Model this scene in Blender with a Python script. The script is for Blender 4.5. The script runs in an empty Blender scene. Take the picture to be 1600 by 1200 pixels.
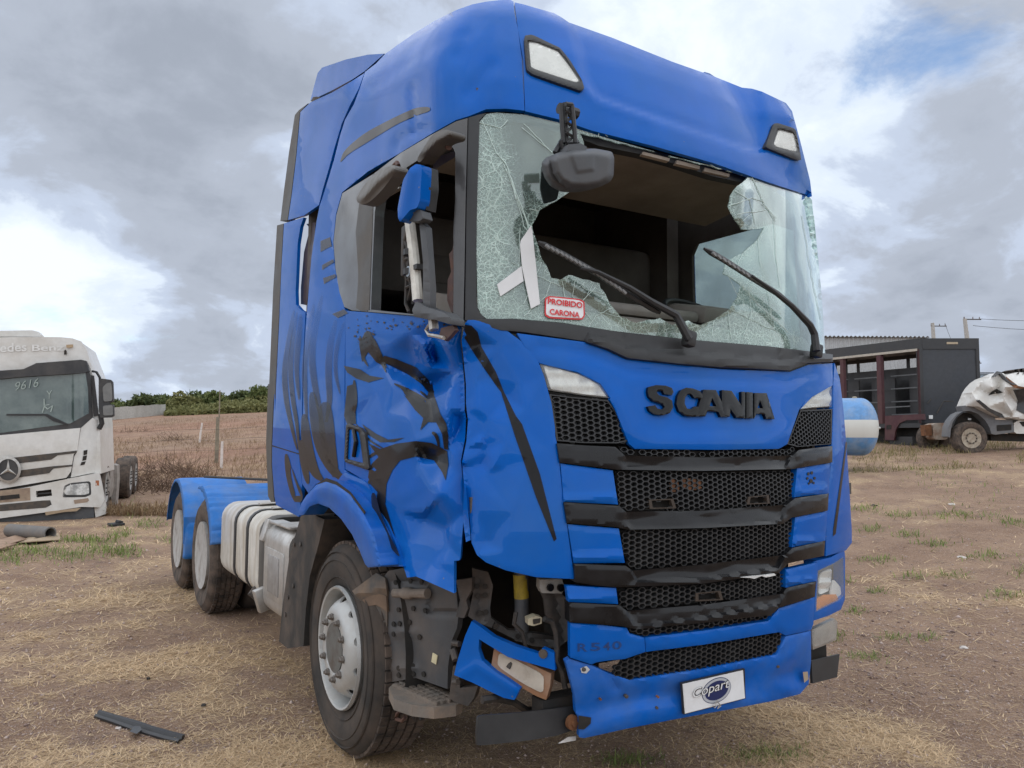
import bpy, bmesh, math, random
import numpy as np
from mathutils import Vector, Matrix
from mathutils.geometry import delaunay_2d_cdt
R_=math.radians
SC=bpy.context.scene; COL=SC.collection
random.seed(5); rng=np.random.default_rng(11)

# ------------------------------------------------------------------ camera, sky, sun, exposure
CAMP=np.array([-1.3255,-3.8854,1.5591]); YAW,PITCH,ROLL,FPX=.5476,.0710,.0056,1221.94
_F=np.array([math.sin(YAW)*math.cos(PITCH),math.cos(YAW)*math.cos(PITCH),math.sin(PITCH)])
_r=np.array([math.cos(YAW),-math.sin(YAW),0.]); _u=np.cross(_r,_F)
CR=math.cos(ROLL)*_r+math.sin(ROLL)*_u; CU=-math.sin(ROLL)*_r+math.cos(ROLL)*_u
cd=bpy.data.cameras.new('camera'); cam=bpy.data.objects.new('camera',cd); COL.objects.link(cam)
m3=Matrix([[CR[i],CU[i],-_F[i]] for i in range(3)])
cam.matrix_world=Matrix.Translation(CAMP.tolist())@m3.to_4x4()
cd.sensor_fit='HORIZONTAL'; cd.sensor_width=36; cd.lens=36*FPX/1600; cd.clip_start=.05; cd.clip_end=3000
SC.camera=cam

SUN_EL,SUN_AZ=R_(58),R_(-140)      # azimuth measured from +y (along the truck) towards +x
def setup_world():
    w=bpy.data.worlds.new('World'); SC.world=w; w.use_nodes=True
    nt=w.node_tree; N=nt.nodes; L=nt.links; N.clear()
    def n(t,**k):
        o=N.new(t)
        for a,b in k.items():
            if a in('op',): o.operation=b
            else: setattr(o,a,b)
        return o
    def M(op,a,b=None,clamp=False):
        o=n('ShaderNodeMath',op=op); o.use_clamp=clamp
        for i,v in enumerate((a,b)):
            if v is None: continue
            if isinstance(v,(int,float)): o.inputs[i].default_value=v
            else: L.new(v,o.inputs[i])
        return o.outputs[0]
    out=n('ShaderNodeOutputWorld')
    sky=n('ShaderNodeTexSky'); sky.sky_type='NISHITA'; sky.sun_disc=False
    sky.sun_elevation=SUN_EL; sky.sun_rotation=SUN_AZ; sky.air_density=1.0; sky.dust_density=.2; sky.ozone_density=2.0
    b1=n('ShaderNodeBackground'); b1.inputs[1].default_value=.15; L.new(sky.outputs[0],b1.inputs[0])
    tc=n('ShaderNodeTexCoord'); sep=n('ShaderNodeSeparateXYZ'); L.new(tc.outputs['Generated'],sep.inputs[0])
    z=M('MAXIMUM',sep.outputs[2],0.0); zz=M('ADD',z,.40)
    px=M('DIVIDE',sep.outputs[0],zz); py=M('DIVIDE',sep.outputs[1],zz)
    cmb=n('ShaderNodeCombineXYZ'); L.new(px,cmb.inputs[0]); L.new(py,cmb.inputs[1]); cmb.inputs[2].default_value=3.7
    def noise(scale,det,rough,dist=0,off=(0,0,0)):
        mp=n('ShaderNodeMapping'); mp.inputs['Location'].default_value=off; L.new(cmb.outputs[0],mp.inputs[0])
        t=n('ShaderNodeTexNoise'); t.inputs['Scale'].default_value=scale; t.inputs['Detail'].default_value=det
        t.inputs['Roughness'].default_value=rough; t.inputs['Distortion'].default_value=dist
        L.new(mp.outputs[0],t.inputs['Vector']); return t.outputs[0]
    big=noise(1.35,7,.56,.25,SKY_OFF[0]); fine=noise(4.6,9,.60,.3,SKY_OFF[1])
    s=M('ADD',M('MULTIPLY',big,.56),M('MULTIPLY',fine,.48))
    def lobe(d,width,amp):          # a soft bias of the cloud field towards one part of the sky
        d=Vector(d).normalized(); dt=n('ShaderNodeVectorMath',op='DOT_PRODUCT'); L.new(tc.outputs['Generated'],dt.inputs[0]); dt.inputs[1].default_value=d
        e=M('POWER',M('MAXIMUM',dt.outputs['Value'],0.0),width); return M('MULTIPLY',e,amp)
    for d,wd,am in SKY_LOBES: s=M('ADD',s,lobe(d,wd,am))
    cr=n('ShaderNodeValToRGB'); L.new(s,cr.inputs[0]); cr.color_ramp.interpolation='EASE'
    e=cr.color_ramp.elements; e[0].position=.30; e[0].color=(.30,.335,.40,1); e[1].position=.66; e[1].color=(.76,.82,.885,1)
    for p,c in ((.43,(.375,.415,.49,1)),(.50,(.46,.525,.645,1)),(.555,(.62,.695,.80,1))):
        k=cr.color_ramp.elements.new(p); k.color=c
    b2=n('ShaderNodeBackground'); b2.inputs[1].default_value=1.0; L.new(cr.outputs[0],b2.inputs[0])
    hole=noise(4.2,10,.64,.35,SKY_OFF[2])
    h=hole
    for d,wd,am in HOLE_LOBES: h=M('ADD',h,lobe(d,wd,am))
    hr=n('ShaderNodeMapRange'); L.new(h,hr.inputs[0]); hr.inputs[1].default_value=.60; hr.inputs[2].default_value=.90; hr.interpolation_type='SMOOTHSTEP'
    mx=n('ShaderNodeMixShader'); L.new(M('MULTIPLY',hr.outputs[0],.92),mx.inputs[0]); L.new(b2.outputs[0],mx.inputs[1]); L.new(b1.outputs[0],mx.inputs[2])
    L.new(mx.outputs[0],out.inputs[0])
def raydir(u,v): return CR*(u-800)/FPX-CU*(v-600)/FPX+_F
SKY_OFF=((2.3,.7,0),(5.1,1.9,0),(1.4,8.2,0))
SKY_LOBES=[(raydir(300,150),22,-.065),(raydir(230,350),90,-.045),(raydir(1000,40),50,.09),(raydir(1330,200),80,.03),(raydir(1480,360),45,-.12),(raydir(1480,300),200,.03),(raydir(30,330),200,.07),(raydir(120,440),200,.13),(raydir(300,570),200,-.04)]
HOLE_LOBES=[(raydir(1370,95),700,.32),(raydir(1520,70),600,.32),(raydir(60,530),300,.26),(raydir(330,535),300,.24),(raydir(300,150),12,-.2),(raydir(1400,400),30,-.15)]
setup_world()
sl=bpy.data.lights.new('sun','SUN'); sl.energy=1.5; sl.angle=R_(178); sl.color=(1,.965,.91)
so=bpy.data.objects.new('sun',sl); COL.objects.link(so)
sd_=Vector((math.sin(SUN_AZ)*math.cos(SUN_EL),math.cos(SUN_AZ)*math.cos(SUN_EL),math.sin(SUN_EL)))
so.rotation_euler=sd_.to_track_quat('Z','Y').to_euler(); so.location=(-20,-10,40)
SC.view_settings.view_transform='Standard'; SC.view_settings.look='None'; SC.view_settings.gamma=1
SC.view_settings.use_curve_mapping=False; SC.view_settings.exposure=0.36
SC.render.engine='CYCLES'; SC.cycles.max_bounces=8; SC.cycles.transparent_max_bounces=16; SC.cycles.caustics_reflective=False; SC.cycles.caustics_refractive=False

# ------------------------------------------------------------------ helpers
def tag(o,label=None,cat=None,group=None,kind=None):
    for k,v in(('label',label),('category',cat),('group',group),('kind',kind)):
        if v: o[k]=v
    return o
def empty(name,label,cat,loc=(0,0,0),rz=0,group=None):
    o=bpy.data.objects.new(name,None); COL.objects.link(o); o.location=loc; o.rotation_euler=(0,0,rz); o.empty_display_size=.3
    return tag(o,label,cat,group)
def link(name,me,m,parent=None,smooth=None):
    if m is not None and not me.materials: me.materials.append(m)
    if smooth is not None and len(me.polygons):
        me.polygons.foreach_set('use_smooth',[True]*len(me.polygons)); me.set_sharp_from_angle(angle=R_(smooth))
    o=bpy.data.objects.new(name,me); COL.objects.link(o)
    if parent is not None: o.parent=parent
    return o
class MB:
    def __init__(s): s.v=[]; s.f=[]
    def add(s,v,f):
        b=len(s.v); s.v+= [tuple(map(float,p)) for p in v]; s.f+=[tuple(b+i for i in q) for q in f]; return s
    def hexa(s,p):   # 8 corners: bottom 4 then top 4
        return s.add(p,[(0,3,2,1),(4,5,6,7),(0,1,5,4),(1,2,6,5),(2,3,7,6),(3,0,4,7)])
    def box(s,a,b,bev=0):
        x0,y0,z0=a; x1,y1,z1=b
        if bev<=0: return s.hexa([(x0,y0,z0),(x1,y0,z0),(x1,y1,z0),(x0,y1,z0),(x0,y0,z1),(x1,y0,z1),(x1,y1,z1),(x0,y1,z1)])
        bm=bmesh.new(); bmesh.ops.create_cube(bm,size=1)
        for v in bm.verts: v.co=Vector(((x0+x1)/2+v.co.x*(x1-x0),(y0+y1)/2+v.co.y*(y1-y0),(z0+z1)/2+v.co.z*(z1-z0)))
        bmesh.ops.bevel(bm,geom=bm.edges[:],offset=bev,segments=2,affect='EDGES',profile=.5)
        return s.frombm(bm)
    def frombm(s,bm):
        bm.verts.index_update(); s.add([v.co for v in bm.verts],[[v.index for v in f.verts] for f in bm.faces]); bm.free(); return s
    def obox(s,c,size,rot=(0,0,0),bev=0):
        b=MB(); h=[q/2 for q in size]; b.box([-q for q in h],h,bev)
        from mathutils import Euler
        m=Euler(rot).to_matrix(); return s.add([m@Vector(v)+Vector(c) for v in b.v],b.f)
    def tube(s,pts,r,n=8,cap=True,flat=1):
        P=[Vector(p) for p in pts]; rs=r if isinstance(r,(list,tuple)) else [r]*len(P); rings=[]
        up=None
        for i,p in enumerate(P):
            t=(P[min(i+1,len(P)-1)]-P[max(i-1,0)]).normalized()
            if up is None: up=Vector((0,0,1)) if abs(t.z)<.9 else Vector((1,0,0))
            a=t.cross(up).normalized(); b=a.cross(t); up=b
            rings.append([p+(a*math.cos(k*2*math.pi/n)+b*flat*math.sin(k*2*math.pi/n))*rs[i] for k in range(n)])
        v=[q for g in rings for q in g]; f=[]
        for i in range(len(P)-1):
            for k in range(n): f.append((i*n+k,i*n+(k+1)%n,(i+1)*n+(k+1)%n,(i+1)*n+k))
        if cap: f.append(tuple(range(n))[::-1]); f.append(tuple((len(P)-1)*n+k for k in range(n)))
        return s.add(v,f)
    def lathe(s,prof,n=32,axis='x',c=(0,0,0),closed=False):   # prof: (offset along axis, radius)
        v=[];f=[]
        for h,r in prof:
            for k in range(n):
                a=2*math.pi*k/n; ca,sa=r*math.cos(a),r*math.sin(a)
                v.append({'x':(c[0]+h,c[1]+ca,c[2]+sa),'y':(c[0]+sa,c[1]+h,c[2]+ca),'z':(c[0]+ca,c[1]+sa,c[2]+h)}[axis])
        m=len(prof)
        for i in range(m if closed else m-1):
            j=(i+1)%m
            for k in range(n): f.append((i*n+k,i*n+(k+1)%n,j*n+(k+1)%n,j*n+k))
        if not closed:
            if prof[0][1]>1e-5: f.append(tuple(range(n))[::-1])
            if prof[-1][1]>1e-5: f.append(tuple((m-1)*n+k for k in range(n)))
        return s.add(v,f)
    def prism(s,poly,fn0,fn1):  # poly 2-D, fn maps to 3-D for the two caps
        n=len(poly); a=[fn0(*p) for p in poly]; b=[fn1(*p) for p in poly]
        return s.add(a+b,[tuple(range(n)),tuple(range(2*n-1,n-1,-1))]+[(i,n+i,n+(i+1)%n,(i+1)%n) for i in range(n)])
    def xf(s,m):
        s.v=[tuple(m@Vector(p)) for p in s.v]; return s
    def mesh(s,name):
        me=bpy.data.meshes.new(name); me.from_pydata(s.v,[],s.f); me.validate(); 
        bm=bmesh.new(); bm.from_mesh(me); bmesh.ops.recalc_face_normals(bm,faces=bm.faces[:]); bm.to_mesh(me); bm.free(); return me
    def build(s,name,m,parent=None,smooth=32,label=None):
        o=link(name,s.mesh(name),m,parent,smooth)
        if label:o['label']=label
        return o
def copy_tree(o,parent=None):
    c=o.copy(); COL.objects.link(c)
    if parent is not None: c.parent=parent
    for ch in o.children: copy_tree(ch,c)
    return c

# ------------------------------------------------------------------ materials
MATS={}
def mat(name,base=(.5,.5,.5),rough=.6,metal=0,coat=0,coatr=.06,dirt=None,dscale=3,damt=.4,var=.12,vscale=9,bump=0,bscale=60,spec=.5,emit=None,dstretch=(1,1,1),rvar=.1,contrast=(.42,.68),chips=0):
    if name in MATS:return MATS[name]
    m=bpy.data.materials.new(name); m.use_nodes=True; nt=m.node_tree; N=nt.nodes; L=nt.links
    p=N['Principled BSDF']; p.inputs['Roughness'].default_value=rough; p.inputs['Metallic'].default_value=metal
    p.inputs['Coat Weight'].default_value=coat; p.inputs['Coat Roughness'].default_value=coatr; p.inputs['Coat IOR'].default_value=1.40; p.inputs['Specular IOR Level'].default_value=spec
    tc=N.new('ShaderNodeTexCoord')
    def noise(sc,det=5,st=(1,1,1)):
        mp=N.new('ShaderNodeMapping'); mp.inputs['Scale'].default_value=st; L.new(tc.outputs['Object'],mp.inputs[0])
        t=N.new('ShaderNodeTexNoise'); t.inputs['Scale'].default_value=sc; t.inputs['Detail'].default_value=det; t.inputs['Roughness'].default_value=.62; L.new(mp.outputs[0],t.inputs['Vector']); return t.outputs[0]
    def mix(a,b,f):
        x=N.new('ShaderNodeMix'); x.data_type='RGBA'
        for i,v in((6,a),(7,b)):
            if isinstance(v,tuple): x.inputs[i].default_value=(*v,1)
            else: L.new(v,x.inputs[i])
        if isinstance(f,float): x.inputs[0].default_value=f
        else: L.new(f,x.inputs[0])
        return x.outputs[2]
    def rng_(s,a,b,c=0,d=1):
        r=N.new('ShaderNodeMapRange'); L.new(s,r.inputs[0]); r.inputs[1].default_value=a; r.inputs[2].default_value=b; r.inputs[3].default_value=c; r.inputs[4].default_value=d; return r.outputs[0]
    lo=tuple(c*(1-var) for c in base); hi=tuple(min(1,c*(1+var)) for c in base)
    col=mix(lo,hi,rng_(noise(vscale),.35,.65))
    if dirt:
        d=rng_(noise(dscale,8,dstretch),contrast[0],contrast[1],0,damt); col=mix(col,dirt,d)
        r=rng_(d,0,1,rough,min(1,rough+.45)); L.new(r,p.inputs['Roughness'])
        if coat: L.new(rng_(d,0,1,coat,coat*.25),p.inputs['Coat Weight'])
    elif rvar:
        L.new(rng_(noise(vscale*.7),.3,.7,max(.02,rough-rvar),min(1,rough+rvar)),p.inputs['Roughness'])
    if chips:
        vo=N.new('ShaderNodeTexVoronoi'); vo.inputs['Scale'].default_value=26; L.new(tc.outputs['Object'],vo.inputs['Vector'])
        sx=N.new('ShaderNodeSeparateColor'); L.new(vo.outputs['Color'],sx.inputs[0])
        th=N.new('ShaderNodeMath'); th.operation='MULTIPLY'; L.new(rng_(sx.outputs[0],.72,1.0,0,.13),th.inputs[0]); L.new(rng_(noise(1.7,4),.45,.62),th.inputs[1])
        lt=N.new('ShaderNodeMath'); lt.operation='LESS_THAN'; L.new(vo.outputs['Distance'],lt.inputs[0]); L.new(th.outputs[0],lt.inputs[1])
        cf=N.new('ShaderNodeMath'); cf.operation='MULTIPLY'; cf.inputs[1].default_value=chips; L.new(lt.outputs[0],cf.inputs[0]); col=mix(col,(.16,.17,.19),cf.outputs[0])
    L.new(col,p.inputs['Base Color'])
    if bump:
        b=N.new('ShaderNodeBump'); b.inputs['Strength'].default_value=min(1,bump); b.inputs['Distance'].default_value=.01; L.new(noise(bscale,4),b.inputs['Height']); L.new(b.outputs[0],p.inputs['Normal'])
    if emit: p.inputs['Emission Color'].default_value=(*emit[0],1); p.inputs['Emission Strength'].default_value=emit[1]
    MATS[name]=m; return m
DUST=(.30,.22,.165)
blue=mat('blue_paint',(.0,.102,.455),.45,coat=.52,coatr=.025,spec=.02,chips=.7,dirt=(.05,.15,.32),dscale=2.6,damt=.24,var=.06,vscale=3,bump=.03,bscale=14)
blue2=mat('blue_plastic',(.0002,.103,.46),.45,coat=.35,coatr=.12,spec=.06,dirt=(.10,.17,.32),dscale=4,damt=.4,var=.08,bump=.05,bscale=30)
blueg=mat('blue_mudguard',(.004,.15,.50),.55,dirt=(.17,.24,.38),dscale=5,damt=.5,var=.1,bump=.06,bscale=20)
black=mat('black_gloss',(.006,.006,.007),.25,coat=.28,coatr=.07,dirt=(.045,.045,.048),dscale=6,damt=.25,spec=.22)
blackp=mat('black_plastic',(.017,.0175,.019),.48,dirt=(.065,.063,.06),dscale=6,damt=.3,bump=.06,bscale=220)
greyp=mat('grey_plastic',(.062,.067,.074),.5,dirt=(.12,.115,.11),dscale=6,damt=.35,bump=.05,bscale=250)
dgrey=mat('dark_grey_trim',(.068,.064,.058),.55,dirt=(.15,.13,.11),dscale=5,damt=.45)
decalg=mat('frame_grey',(.040,.040,.042),.34,coat=.5,coatr=.12,dirt=(.11,.105,.10),dscale=5,damt=.35)
steel=mat('dusty_steel',(.065,.062,.060),.55,.35,dirt=(.17,.125,.095),dscale=7,damt=.6,var=.25,bump=.25,bscale=60)
dark=mat('dark_underbody',(.014,.013,.012),.8,dirt=(.06,.045,.034),dscale=6,damt=.6)
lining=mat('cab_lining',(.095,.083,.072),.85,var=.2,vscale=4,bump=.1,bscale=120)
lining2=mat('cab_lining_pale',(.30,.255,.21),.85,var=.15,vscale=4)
dash=mat('dashboard_grey',(.20,.185,.165),.75,dirt=(.22,.18,.14),dscale=6,damt=.5)
alu=mat('dull_aluminium',(.50,.49,.47),.42,.75,dirt=(.30,.25,.20),dscale=7,damt=.55,var=.12,bump=.1,bscale=40)
rimm=mat('silver_rim',(.50,.51,.50),.40,.35,dirt=(.26,.20,.15),dscale=9,damt=.4,var=.08,bump=.05,bscale=50)
whiterim=mat('worn_white_rim',(.46,.455,.44),.5,.1,dirt=(.17,.13,.10),dscale=9,damt=.7)
rubber=mat('tyre_rubber',(.026,.024,.022),.78,dirt=(.105,.078,.060),dscale=5,damt=.62,var=.2,bump=.1,bscale=90,contrast=(.36,.62))
rubberd=mat('dusty_tread',(.040,.032,.027),.85,dirt=(.15,.11,.085),dscale=9,damt=.75,var=.2,bump=.3,bscale=70,contrast=(.36,.6))
tankw=mat('tank_white',(.60,.575,.52),.5,coat=.2,dirt=(.34,.27,.19),dscale=4,damt=.7,dstretch=(1,3,.5),bump=.05)
rusty=mat('rusty_metal',(.20,.085,.035),.8,.1,dirt=(.10,.05,.03),dscale=10,damt=.8,var=.3,bump=.2)
white=mat('white_paint',(.78,.79,.80),.45,var=.03,dirt=(.5,.47,.42),dscale=6,damt=.3)
redp=mat('red_print',(.62,.03,.035),.45,var=.03)
hose=mat('black_hose',(.02,.019,.018),.6,dirt=(.12,.09,.07),dscale=20,damt=.6)
rustp=mat('purple_rust',(.09,.055,.05),.6,.2,dirt=(.2,.1,.06),dscale=18,damt=.7)
def lens_mat(name,tint,fr=.6,body=.35):
    m=bpy.data.materials.new(name); m.use_nodes=True; nt=m.node_tree;N=nt.nodes;L=nt.links
    p=N['Principled BSDF']; p.inputs['Base Color'].default_value=(*tint,1); p.inputs['Roughness'].default_value=.12; p.inputs['Coat Weight'].default_value=.8
    tr=N.new('ShaderNodeBsdfTransparent'); tr.inputs[0].default_value=(*[min(1,.55+.45*t) for t in tint],1)
    mx=N.new('ShaderNodeMixShader'); mx.inputs[0].default_value=body; L.new(tr.outputs[0],mx.inputs[1]); L.new(p.outputs[0],mx.inputs[2]); L.new(mx.outputs[0],N['Material Output'].inputs[0]); return m
lens=lens_mat('clear_lens',(.86,.87,.85),body=.13)
amber=lens_mat('amber_lens',(.85,.27,.03),body=.9)
chrome=mat('reflector',(.90,.90,.88),.25,.12,dirt=(.5,.48,.45),dscale=9,damt=.3)
def glass_mat(name,tint=(.80,.90,.86),haze=.12,hazecol=(.42,.50,.47),refl=1.0,cracks=True):
    m=bpy.data.materials.new(name); m.use_nodes=True; nt=m.node_tree;N=nt.nodes;L=nt.links; N.remove(N['Principled BSDF']); out=N['Material Output']
    tr=N.new('ShaderNodeBsdfTransparent'); tr.inputs[0].default_value=(*tint,1)
    df=N.new('ShaderNodeBsdfDiffuse'); df.inputs[0].default_value=(*hazecol,1)
    gl=N.new('ShaderNodeBsdfGlossy'); gl.inputs['Roughness'].default_value=.03; gl.inputs[0].default_value=(.95,1,.98,1)
    ge=N.new('ShaderNodeNewGeometry'); dt=N.new('ShaderNodeVectorMath'); dt.operation='DOT_PRODUCT'; L.new(ge.outputs['Normal'],dt.inputs[0]); L.new(ge.outputs['Incoming'],dt.inputs[1])
    def mm(op,a,b):
        x=N.new('ShaderNodeMath'); x.operation=op
        for i,v in((0,a),(1,b)):
            if isinstance(v,(int,float)): x.inputs[i].default_value=v
            elif v is not None: L.new(v,x.inputs[i])
        return x
    ab=mm('ABSOLUTE',dt.outputs['Value'],None); om=mm('SUBTRACT',1.0,ab.outputs[0]); p5=mm('POWER',om.outputs[0],4.5); sc_=mm('MULTIPLY',p5.outputs[0],.95); fr=mm('ADD',sc_.outputs[0],.045)
    fm=N.new('ShaderNodeMath'); fm.operation='MULTIPLY'; fm.use_clamp=True; L.new(fr.outputs[0],fm.inputs[0]); fm.inputs[1].default_value=refl*1.6
    tc=N.new('ShaderNodeTexCoord'); no=N.new('ShaderNodeTexNoise'); no.inputs['Scale'].default_value=2.5; no.inputs['Detail'].default_value=6; L.new(tc.outputs['Object'],no.inputs['Vector'])
    hm=N.new('ShaderNodeMapRange'); L.new(no.outputs[0],hm.inputs[0]); hm.inputs[1].default_value=.3; hm.inputs[2].default_value=.7; hm.inputs[3].default_value=haze*.5; hm.inputs[4].default_value=haze*1.5
    m1=N.new('ShaderNodeMixShader'); L.new(hm.outputs[0],m1.inputs[0]); L.new(tr.outputs[0],m1.inputs[1]); L.new(df.outputs[0],m1.inputs[2])
    m2=N.new('ShaderNodeMixShader'); L.new(fm.outputs[0],m2.inputs[0]); L.new(m1.outputs[0],m2.inputs[1]); L.new(gl.outputs[0],m2.inputs[2])
    last=m2
    if cracks:
        at=N.new('ShaderNodeAttribute'); at.attribute_name='shatter'
        f=None
        for sc,w in((16,.013),(58,.030)):
            nz=N.new('ShaderNodeTexNoise'); nz.inputs['Scale'].default_value=sc*.5; L.new(tc.outputs['Object'],nz.inputs['Vector'])
            ad=N.new('ShaderNodeMix'); ad.data_type='VECTOR'; ad.inputs[0].default_value=.02; L.new(tc.outputs['Object'],ad.inputs[4]); L.new(nz.outputs['Color'],ad.inputs[5])
            vo=N.new('ShaderNodeTexVoronoi'); vo.feature='DISTANCE_TO_EDGE'; vo.inputs['Scale'].default_value=sc; L.new(ad.outputs[1],vo.inputs['Vector'])
            w_=N.new('ShaderNodeMath'); w_.operation='MULTIPLY'; L.new(at.outputs['Fac'],w_.inputs[0]); w_.inputs[1].default_value=w*1.5
            c=N.new('ShaderNodeMath'); c.operation='LESS_THAN'; L.new(vo.outputs['Distance'],c.inputs[0]); L.new(w_.outputs[0],c.inputs[1])
            if sc==60:
                g=N.new('ShaderNodeMath'); g.operation='GREATER_THAN'; L.new(at.outputs['Fac'],g.inputs[0]); g.inputs[1].default_value=.55
                c2=N.new('ShaderNodeMath'); c2.operation='MULTIPLY'; L.new(c.outputs[0],c2.inputs[0]); L.new(g.outputs[0],c2.inputs[1]); c=c2
            if f is None:f=c
            else:
                x=N.new('ShaderNodeMath'); x.operation='MAXIMUM'; L.new(f.outputs[0],x.inputs[0]); L.new(c.outputs[0],x.inputs[1]); f=x
        cw=N.new('ShaderNodeBsdfDiffuse'); cw.inputs[0].default_value=(.62,.76,.70,1)
        hz=N.new('ShaderNodeMath'); hz.operation='MULTIPLY'; L.new(at.outputs['Fac'],hz.inputs[0]); hz.inputs[1].default_value=.20
        ct=N.new('ShaderNodeBsdfDiffuse'); ct.inputs[0].default_value=(.42,.55,.49,1)
        m0=N.new('ShaderNodeMixShader'); L.new(hz.outputs[0],m0.inputs[0]); L.new(last.outputs[0],m0.inputs[1]); L.new(ct.outputs[0],m0.inputs[2])
        fs=N.new('ShaderNodeMath'); fs.operation='MULTIPLY'; L.new(f.outputs[0],fs.inputs[0]); fs.inputs[1].default_value=.75
        m3_=N.new('ShaderNodeMixShader'); L.new(fs.outputs[0],m3_.inputs[0]); L.new(m0.outputs[0],m3_.inputs[1]); L.new(cw.outputs[0],m3_.inputs[2]); last=m3_
    L.new(last.outputs[0],out.inputs[0]); return m
glass=glass_mat('cracked_glass',(.80,.89,.855),.14,(.33,.41,.385),1.25)
glass2=glass_mat('side_glass',(.68,.75,.72),.22,(.27,.34,.32),1.0,False)
glassd=glass_mat('dark_glass',(.10,.11,.12),.45,(.17,.17,.175),1.2,False)
def decal_mat(name,base,rough=.35):
    m=mat(name,base,rough,coat=.32,coatr=.06,dirt=(.045,.042,.04),dscale=5,damt=.2,spec=.12); nt=m.node_tree;N=nt.nodes;L=nt.links
    at=N.new('ShaderNodeAttribute'); at.attribute_name='fade'; tr=N.new('ShaderNodeBsdfTransparent'); mx=N.new('ShaderNodeMixShader')
    L.new(at.outputs['Fac'],mx.inputs[0]); L.new(tr.outputs[0],mx.inputs[1]); L.new(N['Principled BSDF'].outputs[0],mx.inputs[2]); L.new(mx.outputs[0],N['Material Output'].inputs[0]); return m
decal=decal_mat('black_decal',(.010,.0095,.009),.3)
decal_g=decal_mat('grey_decal',(.062,.058,.054))

# ------------------------------------------------------------------ the cab's body as a rounded solid; traced outlines land on its surface
W2=1.25
_yz=np.array([[.2,-1.45],[.45,-1.49],[.8,-1.52],[1.2,-1.525],[1.5,-1.505],[1.85,-1.46],[2.0,-1.43],[2.9,-1.29],[3.1,-1.24],[3.3,-1.16],[3.5,-1.05],[3.65,-.92],[3.8,-.7],[4.1,-.3]])
_xz=np.array([[.2,.02],[1.0,.0],[1.9,.012],[2.2,.03],[2.9,.08],[3.3,.11],[3.7,.14],[4,.17]])
_zr=np.array([[-1.3,3.45],[-1.1,3.54],[-.9,3.69],[-.7,3.77],[-.5,3.80],[-.1,3.90],[.35,4.0],[.6,4.03],[1.4,4.04]])
def cabF(p):
    x,y,z=p[:,0],p[:,1],p[:,2]; a=np.abs(x-W2)
    f1=np.interp(z,_yz[:,0],_yz[:,1])+.23*(a/1.1)**2.2-y
    far=np.where(x>W2,np.interp(z,[2.2,2.9,3.3],[1,.55,0]),1)
    fc=np.clip((x-1.8)/.3,0,1)*np.clip((z-2.95)/.35,0,1)
    f1=f1-.125*fc
    f2=a-(W2-np.interp(z,_xz[:,0],_xz[:,1])*np.interp(y,[-1.2,-.3,.9],[1,.9,.35])*far)
    f3=z-np.interp(y,_zr[:,0],_zr[:,1])+np.where(x<W2,1.4*np.maximum(0,a-.6)**2*np.interp(y,[.15,.6],[1,0]),.25*np.maximum(0,a-.7)**2)
    f3=f3+.055*np.clip((.70-a)/.2,0,1)-.07*fc
    r=.11; g=np.maximum(np.stack([f1,f2,f3*.95]),-r)+r
    return np.minimum(np.max(np.stack([f1,f2,f3])+r,0),0)+np.sqrt((g**2).sum(0))-r
def solve(O,D,off):
    D=D/np.linalg.norm(D,axis=1,keepdims=True); n=len(D); s=np.full(n,.6); best=np.full(n,9.); bs=s.copy()
    for i in range(90):
        v=cabF(O+s[:,None]*D)-off; m=np.abs(v)<best; best[m]=np.abs(v[m]); bs[m]=s[m]
        s=s+np.where(v>0,.75,1.)*np.where(np.abs(v)<1e-5,0,v)
        s=np.minimum(s,12)
    return O+bs[:,None]*D
def normal(P):
    e=2e-3; return (lambda g:g/np.linalg.norm(g,axis=1,keepdims=True))(np.stack([cabF(P+np.eye(3)[i]*e)-cabF(P-np.eye(3)[i]*e) for i in range(3)],1))
ZT={12:(400,500,3.2),0:(0,0,1),1:(400,0,3.2),2:(800,0,3.2),3:(400,300,3.2),4:(800,300,3.2),5:(400,600,3.2),6:(800,600,8/3),7:(400,825,3.2),8:(800,825,8/3),9:(220,700,4)}
def T(*a):     # outline tables: zone number followed by its points
    out=[]
    for k,s in zip(a[::2],a[1::2]):
        ox,oy,sc=ZT[k]
        for q in s.split(): x,y=q.split(','); out.append((ox+float(x)/sc,oy+float(y)/sc))
    return out
def dens(poly,step,closed=True):
    out=[]; n=len(poly)
    for i in range(n if closed else n-1):
        a=np.array(poly[i]);b=np.array(poly[(i+1)%n]); k=max(1,int(np.ceil(np.linalg.norm(b-a)/step)))
        out+=[tuple(a+(b-a)*j/k) for j in range(k)]
    if not closed: out.append(tuple(poly[-1]))
    return out
def chaikin(poly,r=.2,it=2):
    for _ in range(it):
        o=[]; n=len(poly)
        for i in range(n):
            a=np.array(poly[i]);b=np.array(poly[(i+1)%n]); o+=[tuple(a+(b-a)*r),tuple(b-(b-a)*r)]
        poly=o
    return poly
def inside(P,poly):
    P=np.asarray(P); x,y=P[:,0],P[:,1]; c=np.zeros(len(P),bool); n=len(poly)
    for i in range(n):
        x1,y1=poly[i];x2,y2=poly[(i+1)%n]
        if y1==y2: continue
        m=((y1>y)!=(y2>y))&(x<(x2-x1)*(y-y1)/(y2-y1)+x1); c^=m
    return c
def segdist(P,pts,closed=False):
    P=np.asarray(P); d=np.full(len(P),1e9); n=len(pts)
    for i in range(n if closed else n-1):
        a=np.array(pts[i],float);b=np.array(pts[(i+1)%n],float); ab=b-a; t=np.clip(((P-a)@ab)/max(1e-9,ab@ab),0,1)
        d=np.minimum(d,np.linalg.norm(P-a-t[:,None]*ab,axis=1))
    return d
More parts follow.
